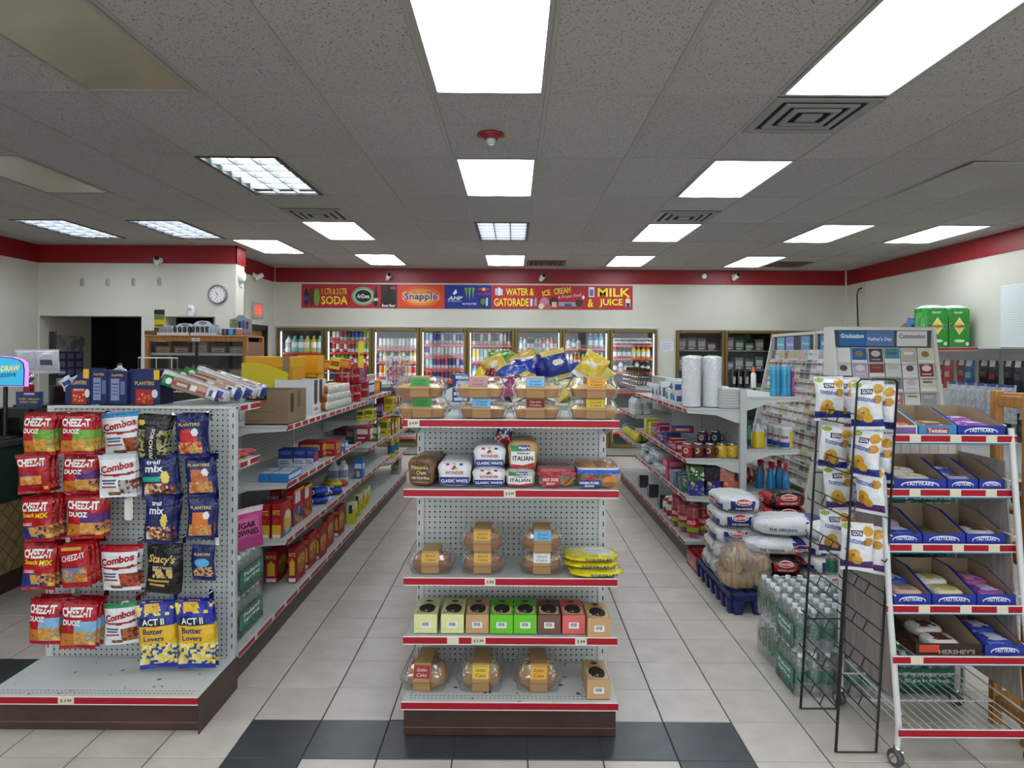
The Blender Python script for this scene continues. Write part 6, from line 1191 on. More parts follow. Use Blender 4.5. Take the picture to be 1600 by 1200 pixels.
def sprayb(c='1878b0'):
    b = MB(); b.loft([rrect(.066, .05, .02, 0), rrect(.07, .054, .02, .008), rrect(.068, .052, .02, .08), rrect(.045, .04, .014, .15), rrect(.028, .028, .009, .18)], c); n = MB(); n.lathe([(.015, .178), (.015, .2)], 10, 'b81c20'); n.box(-.012, .012, -.03, .018, .2, .235, 'b81c20', bev=.004); n.box(-.006, .006, -.045, -.03, .212, .228, 'b81c20', bev=.002); n.box(-.007, .007, -.034, -.026, .165, .2, 'a0181c', bev=.002)
    return [('body', b.mesh('body', 'gloss')), ('trigger_head', n.mesh('trigger_head', 'gloss'))]
SBt = sprayb()
for i, (x, Y) in enumerate(((1187, 5.86), (1204, 5.76), (1217, 5.84), (1227, 5.7))): spawn(SBt, 'spray_bottle', 'blue glass cleaner bottle with red trigger, %s from left' % ORD[i], 'spray bottle', (W(x, 755, Y).x, Y, .547), .5 - .2 * i, 'blue spray bottles')
for i in range(3): spawn(sack(.12, .1, .13, lambda x, y, q: ('b02820', 'd8d0c8', 'b02820')[int((x + 1) * 4) % 3], seed=81 + i), 'sponge_bag', 'red and white bag, %s behind the blue spray bottles' % ORD[i], 'bag', (1.90 + i * .12, 6.1, .547), 0, 'red and white bags')
# ================================================================ pallet, charcoal, firewood
PX0, PX1, PY0, PY1 = 1.395, 2.2, 4.5, 5.30
o = thing('plastic_pallet', 'dark blue plastic pallet under the charcoal bags', 'pallet', ((PX0 + PX1) / 2, (PY0 + PY1) / 2, 0)); w, d = (PX1 - PX0) / 2, (PY1 - PY0) / 2
b = MB(); NB = '14225c'
for i in range(9): x = -w + .045 + i * (2 * w - .09) / 8; b.box(x - .032, x + .032, -d, d, .105, .13, NB, bev=.003)
for s in (-1, 1): b.box(-w, w, s * d - .02, s * d + .02, .085, .128, NB, bev=.003); b.box(s * w - .02, s * w + .02, -d, d, .085, .128, NB, bev=.003)
b.build('deck', 'paint', o)
for i in range(7):
    t = -1 + i / 3; 
    for x, y in ((t * (w - .03), -d + .0), (t * (w - .03), d), (-w, t * (d - .03)), (w, t * (d - .03))):
        MB().loft([rrect(.05, .05, .008, 0), rrect(.075, .06, .008, .09)], NB, sm=False).build('foot', 'paint', o, (x, y, 0))
cr = thing('soda_crate', 'red plastic soda crate on floor beside the pallet', 'crate', (1.50, 5.45, 0)); hw, hd, hh = .13, .15, .115
b = MB(); RDc = 'b01626'
for a in ((-hw, hw, -hd, -hd + .008), (-hw, hw, hd - .008, hd), (-hw, -hw + .008, -hd, hd), (hw - .008, hw, -hd, hd)): b.box(a[0], a[1], a[2], a[3], 0, hh, RDc, bev=.002)
b.build('walls', 'gloss', cr)
b = MB()
for i in range(1, 5): x = -hw + i * 2 * hw / 5; b.box(x - .005, x + .005, -hd, hd, hh - .03, hh, RDc)
for i in range(1, 6): y = -hd + i * 2 * hd / 6; b.box(-hw, hw, y - .005, y + .005, hh - .03, hh, RDc)
b.box(-hw, hw, -hd, hd, .01, .016, '6a0c18'); b.build('grid', 'gloss', cr)
b = MB(); b.text('Cola', lambda x, y: (-hw - .001, -x, y), 0, .055, .045, 'e0c0c0', .14, 1, .3); b.build('lettering', 'gloss', cr)
def kingsford(w, d, h, seed, red=False):
    base = 'e0e0e2' if not red else '1c1618'; band = '1f2f78' if not red else 'a81c22'
    def cf(x, y, z):
        if abs(x) < .62 and abs(y) > .5 and -.75 < z < .45: return band
        if abs(x) > .7 and abs(y) < .75: return band if (z < .2 or red) else base
        return base
    ov = 'c01c30' if not red else 'c81c28'
    T = []
    for side, L, oy in (('F', w, .55), ('L', d, .5), ('R', d, .5)):
        T += [('oval', 0, h * (.70 if side == 'F' else .52), L * .2, h * .19, 'e8e8ea', side), ('oval', 0, h * (.70 if side == 'F' else .52), L * .18, h * .155, ov, side), ('KINGSFORD', 0, h * (.70 if side == 'F' else .52), h * .13, 'f4f4f4', L * .3, side)]
    T += [('THE ORIGINAL' if not red else 'MATCH LIGHT', 0, h * .34, h * .12, 'e8e8ec', w * .42, 'F')]
    return sack(w, d, h, cf, 40, 20, 3.4, 'film', T, seed)
def bigbag(w, d, h, seed):
    def cf(x, y, z): return '1f2f78' if x > .35 and z > -.6 and x < .9 else 'e2e2e4'
    T = [('oval', w * .27, h * .45, w * .17, h * .3, 'e8e8ea', 'F'), ('oval', w * .27, h * .45, w * .155, h * .255, 'b81c30', 'F'), ('KINGSFORD', w * .27, h * .45, h * .2, 'f4f4f4', w * .28, 'F'), ('THE ORIGINAL', -w * .16, h * .45, h * .16, '26305c', w * .36, 'F')]
    return sack(w, d, h, cf, 40, 20, 2.7, 'film', T, seed)
z0 = .131
for i in range(5):
    spawn(kingsford(.28, .45, .116, i), 'charcoal_bag', 'white and navy charcoal bag, %s in the left stack' % ('bottom', 'second', 'third', 'fourth', 'top')[i], 'charcoal', (1.505 + .012 * i, 5.06 - .01 * i, z0 + i * .108), R(-7 + 2 * i), 'charcoal bags in the left stack')
for i in range(5): spawn(kingsford(.3, .22, .116, i + 9, True), 'charcoal_bag', 'black and red charcoal bag, %s behind the white stack' % ('bottom', 'second', 'third', 'fourth', 'top')[i], 'charcoal', (1.95, 5.16, z0 + i * .104), R(5), 'black and red charcoal bags behind')
for i in range(2): spawn(kingsford(.24, .34, .105, i + 15, True), 'charcoal_bag', 'black and red charcoal bag, %s in the front pile' % ('bottom', 'top')[i], 'charcoal', (1.755 + .01 * i, 4.71, z0 + i * .098), R(-6), 'black and red charcoal bags in front')
for i in range(3): spawn(kingsford(.25, .34, .112, i + 25), 'charcoal_bag', 'white and navy charcoal bag, %s in the right pile' % ('bottom', 'middle', 'top')[i], 'charcoal', (2.02, 4.66 + .02 * i, z0 + i * .106), R(8), 'charcoal bags in the right pile')
for i, (x, y, z, w, d, h, rz, wd_) in enumerate(((1.76, 4.76, .33, .44, .34, .11, -4, 'flat under the top one'), (1.86, 4.80, .44, .50, .34, .13, -5, 'lying on top of the heap'), (2.06, 4.60, .452, .3, .28, .11, -10, 'at the right edge of the heap'))):
    spawn(bigbag(w, d, h, i + 40), 'charcoal_bag', 'large white charcoal bag %s' % wd_, 'charcoal', (x, y, z), R(rz), 'large white charcoal bags')
o = thing('firewood_bundle', 'plastic wrapped bundle of split firewood on blue pallet', 'firewood', (W(1160, 930, 4.66).x, 4.72, z0), R(-8))
rr = random.Random(3)
for k, (cx, cz, r, a0) in enumerate(((-.085, .055, .075, .3), (.02, .05, .07, 1.4), (.105, .065, .072, .9), (-.06, .15, .075, 2.2), (.05, .145, .08, .1), (.115, .17, .055, 1.9), (-.02, .215, .06, .8))):
    P = [(cx + r * math.cos(a0 + a) * q, cz + r * .85 * math.sin(a0 + a) * q) for a, q in ((0, 1.05), (1.2, .95), (2.5, 1.1), (3.6, .7), (4.9, .95))]; dy = rr.uniform(0, .05)
    MB().loft([[(p[0] + .01, y, p[1]) for p in P] for y in (-.17 + dy, .17)], 'a07040', sm=False).build('log', 'firewood', o)
b = MB(); S = []
for y, k in ((-.21, .55), (-.19, .9), (-.12, 1.02), (.1, 1.03), (.19, .9), (.22, .6)):
    S.append([(.175 * k * math.copysign(abs(math.cos(a)) ** .7, math.cos(a)) * (1 + .05 * math.sin(9 * a + y * 30)), y, .135 + .135 * k * math.copysign(abs(math.sin(a)) ** .7, math.sin(a)) * (1 + .04 * math.sin(7 * a + y * 20))) for a in [j * math.pi / 16 for j in range(32)]][::-1])
b.loft(S, 'c8b8a8', cap=(True, True)); b.build('plastic_bag', 'wrap_dull', o)
# ================================================================ water packs on the floor
for i in range(2): waterpack('clear water bottle pack, %s of the stack left of the pastry rack' % ('bottom', 'top')[i], (1.555, 3.53, i * .214), 6, 4, 0, True, front=False, side=-1)
for i in range(2): waterpack('water bottle pack, %s of the stack further back' % ('bottom', 'top')[i], (1.56, 3.84, i * .214), 6, 4, 0, False)
for i in range(5): waterpack('green printed water pack, %s up behind the pastry rack' % ORD[i], (2.0, 3.56, i * .214), 6, 4, 0, True)
spawn([('bottle', WB)], 'water_bottle', 'single water bottle standing on the rear pack', 'bottle', (W(1300, 900, 3.8).x, 3.80, .428), 0)
for i in range(9): spawn(carton(.045, .1, .14, '3a8ab0' if i < 4 else '5a9a48', [('r', .0, .45, 1, 1, 'd8cfc8'), ('r', .2, .1, .8, .35, '2a5a70' if i < 4 else '30602a')]), 'slim_carton', 'slim %s carton, %s from left on the water packs' % ('blue' if i < 4 else 'green', ORD[i]), 'box', (1.82 + i * .047, 3.60, 1.072), 0, 'slim cartons on water packs')
# ================================================================ pastry rack
o = pr_ = thing('pastry_rack', 'white wire pastry rack on casters with red price strips', 'rack', (1.82, 3.05, 0)); ox, oy = 1.82, 3.05
X0, X1 = -.275, .275
WH = 'd8d8d6'
for s, x in ((-1, X0), (1, X1)):
    MB().tube([(x, -.205, .07), (x, -.215, .16), (x, -.14, .62), (x, -.06, 1.34)], .0125, WH, n=8).build('front_post', 'paint', o)
    MB().tube([(x, .29, .07), (x, .29, 1.30)], .0125, WH, n=8).build('rear_post', 'paint', o)
    q = MB(); xi = x - s * .016; P = [(-.16, .24), (.27, .24), (.27, 1.2), (-.045, 1.2), (-.12, .6)]
    q.loft([[(xi - .003, p[0], p[1]) for p in P], [(xi + .003, p[0], p[1]) for p in P]], '808080', sm=False); q.build('side_panel', 'greywood', o)
    for z in (.153, .423, .61, .847, 1.073, 1.30): MB().tube([(x - s * .02, -.2 + max(0, z - .2) * .13, z + .05), (x - s * .02, .29, z + .06)], .004, WH, n=5).build('side_wire', 'paint', o)
    for y in (-.205, .29):
        c = MB().lathe([(.012, .04), (.016, .045), (.016, .075), (.008, .08)], 10, 'c0c0c4').build('caster', 'chrome', o, (x, y, 0))
        b = MB(); b.lathe([(.02, -.012), (.034, -.01), (.034, .01), (.02, .012)], 18, '484848'); wq = b.build('wheel', 'gloss', c, (-.012, -.01, .0355)); wq.rotation_euler = (0, R(90), R(20)); MB().lathe([(.018, -.013), (.018, .013)], 12, 'd0d0d4').build('wheel_hub', 'chrome', c, (-.012, -.01, .0355)).rotation_euler = (0, R(90), R(20))
        MB().box(-.018, .018, -.02, .004, .03, .062, 'c8c8c4', bev=.003).build('fork', 'chrome', c)
PSH = []
for i, (z, yf) in enumerate(((1.30, 2.985), (1.073, 2.985), (.847, 2.965), (.61, 2.912), (.423, 2.86), (.153, 2.815))):
    s = mk('shelf', None, o); y0 = yf - oy; b = MB()
    for k in range(15): x = X0 + .02 + k * (X1 - X0 - .04) / 14; b.tube([(x, y0, z), (x, .28, z)], .0028, WH, n=5)
    s = b.build('shelf', 'paint', o); bpy.data.objects.remove(bpy.data.objects[[c for c in o.children if c.type == 'EMPTY'][0].name])
    b = MB()
    for y in (y0, (y0 + .28) / 2, .28): b.tube([(X0 + .01, y, z - .004), (X1 - .01, y, z - .004)], .004, WH, n=6)
    b.build('cross_wire', 'paint', s)
    strip(s, (X0 - .015, y0 - .006), (X1 + .015, y0 - .006), z + .012, (0, -1), [(.13, .046), (.30, .046), (.45, .046)] if i < 4 else ([(.07, .05)] if i == 4 else []), h=.034)
    MB().box(X0 + .01, X1 - .01, y0, y0 + .02, z - .03, z - .024, '3a90b8').build('under_edge', 'card', s); PSH.append((z + .004, yf))
TK = '1c2f98'; KB = '9c876e'
TKF = [('e', .5, .42, .36, .4, 'dfe4f0'), ('e', .5, .36, .34, .36, TK), ('t', 'TASTYKAKE', .5, .55, .34, 'f0f2f8', .52)]
def ttray(shelf, x0, x1, wd_, col=TK, Fr=TKF, hf=.045, hb=.11, d=.31, items=(), lab=None, off=0):
    z, yf = PSH[shelf]; Y = yf + .012 + off; a, e = W(x0, 900, Y), W(x1, 900, Y); a.x = max(a.x, 1.57); e.x = min(e.x, 2.073); w = e.x - a.x
    b = tray(w, d, hf, hb, col, KB, Fr, [('r', .1, .2, .9, .7, '2a44b0' if col == TK else '5a2a20')]); xc = (a.x + e.x) / 2
    tag(b.build('pastry_tray', 'card', None, (xc, Y + d / 2, z)), lab or ('%s pastry tray on %s rack shelf' % (wd_, ORD[shelf])), 'tray', 'pastry trays on the rack')
    for k, (c, c2) in enumerate(items):
        n = len(items); ww = min(.13, w - .02); pk_ = sack(ww, .12, .05, lambda x, y, q: c2 if abs(x) < .5 and q > .2 and abs(y) < .6 else c, 20, 10, 3, texts=[('KAKE', 0, .016, .012, 'e8e8f0', ww * .4)], seed=k)
        spawn(pk_, 'snack_cake', 'wrapped snack cake, %s in the %s tray, %s rack shelf' % (ORD[k], wd_, ORD[shelf]), 'snack cake', (xc, Y + .075 + k * .11, z + .006 + .012 * k), .1 * (k % 2), 'wrapped snack cakes')
W1, W2, W3, W4 = ('d8d4c8', 'c8a850'), ('3a4cb0', 'd0d4e4'), ('8a4898', 'c8b8d8'), ('c8c8d0', '7a4838')
ttray(0, 1373, 1432, 'left white', 'd8d4cc', [('r', .05, .2, .95, .8, '7a5a98')], items=(('d8683a', '7050a0'),) * 2)
ttray(0, 1434, 1493, 'middle light blue', '3a88c0', [('r', .2, .25, .8, .75, 'a83030'), ('t', 'Twinkies', .5, .5, .4, 'f0f0f0', .5)], items=(('8a5038', 'c8b0a0'),))
ttray(0, 1495, 1572, 'right navy', items=(W3, W3))
ttray(1, 1395, 1478, 'left navy', items=(W1, W1)); ttray(1, 1480, 1527, 'middle navy', items=(('b0b4c4', '4a3a48'), W2)); ttray(1, 1529, 1574, 'right navy')
ttray(2, 1378, 1440, 'left navy', items=(W2, ('b898b8', 'd8c8d8'))); ttray(2, 1442, 1508, 'middle empty navy'); ttray(2, 1510, 1570, 'right navy', items=(W4,))
ttray(3, 1388, 1455, 'left navy', items=(('d0b0a0', 'b08878'), W2)); ttray(3, 1457, 1525, 'middle navy', items=(('d8d0a0', 'c8b878'), W1)); ttray(3, 1527, 1590, 'right navy', items=(W3, ('a85090', 'c890b8')))
ttray(4, 1432, 1535, 'dark brown chocolate', '2c1814', [('r', .05, .3, .35, .9, 'c8402a'), ('t', "HERSHEY'S", .62, .35, .36, 'b0a098', .55)], .05, .12, .36, items=(('d8d4d0', '5a3428'),) * 2); ttray(4, 1540, 1615, 'right navy', items=(W2, W2), d=.36)
# ================================================================ black wire chip rack
o = thing('wire_chip_rack', 'black wire floor rack hung with white plantain chip bags', 'rack', (1.42, 3.11, 0)); TL = .052
for y in (-.18, .18):
    z1_ = 1.545; b = MB(); x0, x1 = -.083, .083
    b.tube([(x0, y, .004), (x0 + TL * z1_, y, z1_ - .015), (x0 + TL * z1_ + .015, y, z1_), (x1 + TL * z1_ - .015, y, z1_), (x1 + TL * z1_, y, z1_ - .015), (x1, y, .004)], .0045, closed=True); b.build('frame', 'wire_black', o)
for k, z in enumerate((1.40, 1.20, 1.02, .84, .66, .50, .34, .18)):
    for s in (-1, 1):
        x = s * .083 + TL * z; b = MB(); b.tube([(x, -.18, z), (x, .18, z)], .003, n=5); b.tube([(x - .02, .19, z - .03), (x - .02, .19, z - .045), (x - .02, -.2, z - .045), (x - .02, -.215, z - .028)], .0025, n=5); b.tube([(x, .05, z), (x - .02, .05, z - .045)], .0025, n=5); b.tube([(x, -.05, z), (x - .02, -.05, z - .045)], .0025, n=5)
        b.build('hook_bar', 'wire_black', o)
for z in (.42, 1.1):
    MB().tube([(-.083 + TL * z, .18, z), (.083 + TL * z, .18, z)], .003, n=5).build('cross_bar', 'wire_black', o)
def goya(bot, seed): return pillow(.125, .20, .055, [('r', 0, 0, 1, 1, 'e4e4e6'), ('e', .18, .92, .16, .05, '9ab048'), ('e', .82, .84, .17, .10, 'c8962c'), ('e', .82, .63, .15, .09, 'c08c28'), ('r', 0, .06, 1, .22, bot), ('e', .38, .36, .22, .12, 'd0a030'), ('e', .30, .28, .16, .08, 'b88428'), ('e', .52, .24, .16, .09, 'd0a030'), ('e', .38, .36, .05, .03, '8a5c18'), ('r', .30, .74, .66, .85, '182048'), ('t', 'GOYA', .48, .795, .075, 'f0f0f4', .3), ('t', 'tostones', .44, .64, .1, '3858a8', .62, 1, 0, -.1)], 'd0d2d4', seed)
GN, GP = [goya('1c2c80', 5), goya('1c2c80', 6)], [goya('4a2468', 7), goya('4a2468', 8)]
GB = [(1297, 588, 3.20, 0, -12, 0, 'left front'), (1321, 589, 3.26, 0, -50, 0, 'left middle'), (1337, 591, 3.28, 0, -45, 0, 'left rear'), (1357, 596, 2.95, 0, -20, 0, 'right front'), (1376, 600, 2.985, 0, -55, 0, 'right rear'),
      (1301, 665, 3.20, 0, -10, 1, 'left front'), (1326, 668, 3.26, 0, -50, 1, 'left rear'), (1351, 672, 2.95, 0, -48, 1, 'right front'), (1374, 680, 2.985, 0, -45, 1, 'right rear'),
      (1312, 728, 3.20, 1, -8, 2, 'left front'), (1333, 729, 3.26, 1, -50, 2, 'left rear'), (1359, 727, 2.95, 1, -60, 2, 'right'),
      (1304, 796, 3.20, 1, -10, 3, 'left front'), (1323, 800, 3.26, 1, -42, 3, 'left rear'), (1340, 816, 2.95, 1, -18, 3, 'right front'), (1357, 820, 2.985, 1, -45, 3, 'right rear')]
for i, (x, y, Y, k, rz, rw, wd_) in enumerate(GB):
    p = W(x, y, Y)
    spawn((GP if k else GN)[i % 2], 'plantain_chip_bag', 'white plantain chip bag with %s stripe, %s bag of %s row' % (('navy', 'purple')[k], wd_, ('top', 'second', 'third', 'bottom')[rw]), 'chip bag', (p.x, Y, p.z - .20), 0, 'plantain chip bags', rot=(random.uniform(-.02, .04), random.uniform(-.06, .06), R(rz)))
# ================================================================ greeting card racks
def cardm(c, c2, k, w=.125, h=.17):
    b = MB(); b.box(-w / 2, w / 2, -.0012, .0012, 0, h, 'e4e2de')
    L = {0: [('r', .03, .03, .97, .97, c), ('r', .2, .55, .8, .75, c2)], 1: [('r', .03, .2, .97, .97, c), ('e', .5, .6, .25, .2, c2)], 2: [('r', .05, .05, .95, .95, c), ('e', .5, .62, .3, .2, c2), ('r', .2, .2, .8, .26, c2)], 3: [('r', .03, .3, .97, .97, c), ('r', .15, .82, .8, .88, c2), ('r', .2, .6, .8, .7, c2)]}[k % 4]
    b.decals(lambda x, y, e: (x - w / 2, -.0012 - e, y), w, h, L); return [('card', b.mesh('greeting_card', 'card'))]
# front rack
YK = 6.3; FX0, FX1 = W(1301, 520, YK).x, W(1455, 520, YK).x; fw = FX1 - FX0
fk = thing('card_rack', 'white greeting card rack facing front with three header signs', 'card rack', ((FX0 + FX1) / 2, YK, 0)); ztop = W(1380, 511, YK).z; hx = fw / 2
yb_ = lambda z: -.32 * (1 - z / ztop)          # front slope
for s in (-1, 1):
    P = [(.12, 0), (.12, ztop), (-.02, ztop), (yb_(.9) - .05, .9), (-.37, .25), (-.37, 0)]; b = MB(); x = s * (hx + .012)
    b.loft([[(x - .014, p[0], p[1]) for p in P][::-1], [(x + .014, p[0], p[1]) for p in P][::-1]], 'd8d6ce', sm=False); b.build('side_panel', 'paint', fk)
MB().box(-hx, hx, .09, .11, 0, ztop, 'cfcdc6').build('back_board', 'paint', fk); MB().box(-hx, hx, -.02, .12, ztop - .03, ztop, 'd8d6ce', bev=.003).build('top_rail', 'paint', fk); MB().box(-hx, hx, -.35, .1, 0, .22, 'b8b2a4').build('base', 'paint', fk)
hz = ztop - .18
MB().box(-hx, hx, .0, .02, hz, ztop - .03, '4a4a50').build('header_board', 'paint', fk)
for x0, x1, c, t, tc in ((1310, 1352, '1f6aa8', 'Graduation', 'f0f0f0'), (1353, 1396, '5a7ab0', "Father's Day", 'e8ecf4'), (1401, 1448, 'dcdad4', 'Communion', '20306a')):
    a, e = W(x0, 520, YK).x - fk.location.x, W(x1, 520, YK).x - fk.location.x; b = MB(); b.box(a, e, -.006, -.001, hz + .01, ztop - .035, c); b.text(t, lambda x, y: ((a + e) / 2 + x, -.0065, y), 0, hz + .1 if t[0] != 'F' else hz + .07, .04, tc, (e - a) * .86); b.build('header_sign', 'card', fk)
FCOL = [['e0e0dc', '2a5a9c', '3a4048', '3a8898', 'b8b0a0', 'd0ccb8'], ['dcdcd8', 'b8a8c8', '8a3040', 'd0d0cc', 'd8d8d4', '8a2c2c'], ['24408c', 'b0703a', '9a9490', '708890', 'dadadc', 'd8d0c0'], ['b83038', '5a5830', 'b8c0c0', 'c07078', 'e0dcd8', '9aa0a4'], ['c8c8d0', '3a4858', 'd8d8d8', '303848', '1c2a50', 'b8a488'], ['d8d8d4', '60606a', 'c8c0b8', 'e0e0e0', '404048', '8a7a70'], ['d4d4d0', 'b0a8b8', 'd8d0c8', 'c8ccd0', 'dcdcd8', 'c8c4bc'], ['c0c8d0', 'd8d8d0', 'a89890', 'd8d4d0', 'b8c0b0', 'd0c8c8']]
words2 = lambda h: (lambda r, g, b_: 'navy' if b_ > r + 40 and b_ < 100 else 'blue' if b_ > r + 25 else 'red' if r > g + 60 else 'tan' if r > b_ + 25 else 'dark' if r < 90 else 'white' if r > 205 else 'grey')(*[int(h[i:i + 2], 16) for i in (0, 2, 4)])
for r in range(8):
    zt = hz - .01 - r * .126; zb = zt - .132; y = yb_(zb) + .0
    s = MB().box(-hx, hx, y - .012, .08, zb - .006, zb, 'd4d2ca').build('tier', 'paint', fk); MB().box(-hx, hx, y - .016, y - .012, zb - .006, zb + .01, 'e0e0dc').build('tier_lip', 'plastic', s)
    for c in range(6):
        x = fk.location.x - hx + (c + .5) * fw / 6; cc = FCOL[r][c]
        o = spawn(cardm(cc, ('e0dcd4', '8a7a50', 'c0b8b0', '604848')[(r * 3 + c) % 4], r + c, fw / 6 * .94, .138), 'greeting_card', '%s greeting card, %s row, %s pocket of the front rack' % (words2(cc), ORD[r], ORD[c]), 'card', (x, YK + y + .008, zb + .001), 0, 'greeting cards on the front rack'); o.rotation_euler = (R(-9), 0, 0)
# long rack facing the aisle
LY0, LY1 = 6.46, 8.10; XT = 2.97; zt_ = 1.88
lk = thing('card_rack', 'long white greeting card rack facing the right aisle', 'card rack', (XT, (LY0 + LY1) / 2, 0)); hy = (LY1 - LY0) / 2
xs_ = lambda z: -.32 * (1 - z / zt_)
for s in (-1, 1):
    P = [(-.10 + .2, 0), (.1, zt_), (-.02, zt_), (xs_(.9) - .05, .9), (-.36, .25), (-.36, 0)]; b = MB(); y = s * (hy + .012)
    if s < 0: P = [(min(p[0], -.06), p[1]) for p in P]
    b.loft([[(p[0], y - .014, p[1]) for p in P], [(p[0], y + .014, p[1]) for p in P]], 'd8d6ce', sm=False); b.build('side_panel', 'paint', lk)
MB().box(.06, .08, -hy, hy, 0, zt_, 'cfcdc6').build('back_board', 'paint', lk); MB().box(-.02, .1, -hy, hy, zt_ - .03, zt_, 'd8d6ce', bev=.003).build('top_rail', 'paint', lk); MB().box(-.34, .08, -hy, hy, 0, .22, 'a89f90').build('base', 'paint', lk)
MB().box(.0, .02, -hy, hy, zt_ - .22, zt_ - .03, '3a3a42').build('header_board', 'paint', lk)
for k, (y, c) in enumerate(((.62, '7ab0cc'), (.36, '8a90c0'), (-.05, '6a9ac0'), (-.52, '5a98c0'))):
    b = MB(); b.box(-.006, -.001, y - .11, y + .11, zt_ - .21, zt_ - .035, c); b.text(('Birthday', 'Thank You', 'Wedding', 'Blank')[k], lambda u, v: (-.0065, y - u, v), 0, zt_ - .12, .035, 'e8eef4', .17); b.build('header_sign', 'card', lk)
b = MB(); b.box(-.03, 0, -.55 + .22, -.55 + .245, zt_ - .25, zt_, 'd8d6ce'); b.build('divider', 'paint', lk)
pale = ['dcdcdc', 'b8b0a8', 'c8b4b4', 'a0a8b4', 'd4ccb8', 'b48c7c', '8a9098', 'd8d4dc', 'b0b8b0', '6a6870', 'c8a090', 'b0b488']
LC = [cardm(c, ('a09890', '706870', 'd0a0a0', 'c0b890')[i % 4], i, .117, .13) for i, c in enumerate(pale)]
rr = random.Random(5)
for r in range(13):
    zb = zt_ - .31 - r * .097; x = xs_(zb)
    s = MB().box(x - .012, .05, -hy, hy, zb - .006, zb, 'd4d2ca').build('tier', 'paint', lk); MB().box(x - .016, x - .012, -hy, hy, zb - .006, zb + .01, 'e0e0dc').build('tier_lip', 'plastic', s)
    for c in range(13):
        k = rr.randrange(12); o = spawn(LC[k], 'greeting_card', '%s greeting card, %s row, %s pocket from far end, long rack' % (words2(pale[k]), ORD[r], ORD[c]), 'card', (XT + x + .008, LY1 - .07 - c * .125, zb + .001), 0, 'greeting cards on the long rack'); o.rotation_euler = Euler((R(-9), 0, R(-90)))
# ================================================================ right wall
pb = thing('wall_pegboard', 'white pegboard panels with shelf on the right wall', 'pegboard', (XR, 7.0, 0))
for i in range(3): MB().box(-.03, -.015, -.8 + i * .8 - .75 + .0, -.8 + i * .8 + .04, .4, 2.43).build('peg_panel', 'peg_wall', pb)
MB().box(-.03, -.015, .85, 2.6, .4, 1.72).build('peg_panel', 'peg_wall', pb)
s = MB().box(-.5, -.03, .15, 2.4, 1.72, 1.74, bev=.003).build('shelf', 'deck_paint', pb); strip(s, (-.5, .5), (-.5, 1.6), 1.742, (-1, 0))
s = MB().box(-.45, -.03, -1.4, -.15, 2.10, 2.118, 'b0a8a0', bev=.003).build('shelf', 'paint', pb)
for i in range(2):
    w, h, d = .25, .5, .3; b = MB(); b.loft([rrect(w, d, .05, 0), rrect(w, d, .05, h * .93), rrect(w * .6, d * .6, .04, h)], ['2a8a2c', 'd8e4dc'], sm=True)
    b.decals(lambda x, y, e: (x - w / 2, -d / 2 - e - .001, y), w, h, [('r', .02, .02, .98, .9, '2f9030'), ('p', [(.5, .5), (.78, .34), (.5, .16), (.22, .34)][::-1] if False else [(.5, .72), (.78, .5), (.5, .3), (.22, .5)], 'e8e080'), ('e', .5, .5, .16, .08, 'f0c040'), ('t', 'Bounty', .5, .5, .13, 'f4f4f4', .9, 1.6, .1), ('t', 'Bounty', .5, .5, .12, '1c1c28', .88, 1, .1), ('t', '12=27', .45, .82, .05, 'f0f0f0', .4), ('e', .5, .16, .25, .035, 'e8f0e8'), ('r', .8, .06, .94, .13, 'e8e8e8')])
    tag(b.build('paper_towel_pack', 'film', None, (4.93 + i * .255, 8.42, 1.743)), 'green paper towel pack on the wall shelf, %s' % ('left', 'right')[i], 'paper towels', 'paper towel packs')
o = thing('torn_display_box', 'torn brown and white carton on the wall shelf', 'box', (W(1395, 505, 9.0).x + .28, 9.0, 1.743)); 
b = MB(); b.loft([[(-.42, y, 0), (.2, y, 0), (.2, y, .42), (.0, y, .38), (-.3, y, .14), (-.42, y, .12)][::-1] for y in (-.1, .1)], '7a6a54', sm=False); b.build('back_card', 'card', o)
b = MB(); b.loft([[(-.18, y, 0), (.22, y, 0), (.22, y, .33), (.16, y, .33)][::-1] for y in (-.14, -.11)], 'd8dade', sm=False); b.build('white_flap', 'card', o)
for i in range(2):
    a = pillow(.17, .36, .05, [('r', 0, 0, 1, 1, '4a78b0'), ('e', .5, .72, .2, .08, '203050'), ('r', .2, .15, .6, .3, '203058')], '4a78b0', 130 + i); q = spawn(a, 'blue_glove_pack', 'blue hanging pack, %s in the torn carton' % ('left', 'right')[i], 'pack', (o.location.x - .16 + i * .14, 8.83, 1.75), 0, 'blue packs'); q.rotation_euler = (0, .15 - .1 * i, 0)
spawn(pillow(.26, .24, .06, [('r', 0, 0, 1, 1, 'c0c4c8'), ('n', .1, .1, .9, .9, ('c0c4c8', 'a8acb0', 'd8dcdc'))], 'c0c4c8', 140), 'clear_bag', 'grey plastic bag on the high wall shelf', 'bag', (XR - .25, 6.6, 2.12), R(-60))
HANG = [('a03038', 'd8a030', 'red and yellow'), ('b04848', 'd0a8a0', 'rose'), ('8a3038', 'b07070', 'dull red'), ('30608c', '80a0c0', 'blue'), ('1c1a20', '6a2030', 'black with red tag'), ('201c22', '782838', 'dark with red tag'), ('1a1a1c', '3a3a40', 'black'), ('2a2a30', '48484e', 'charcoal'), ('141416', '2a2a2e', 'jet black')]
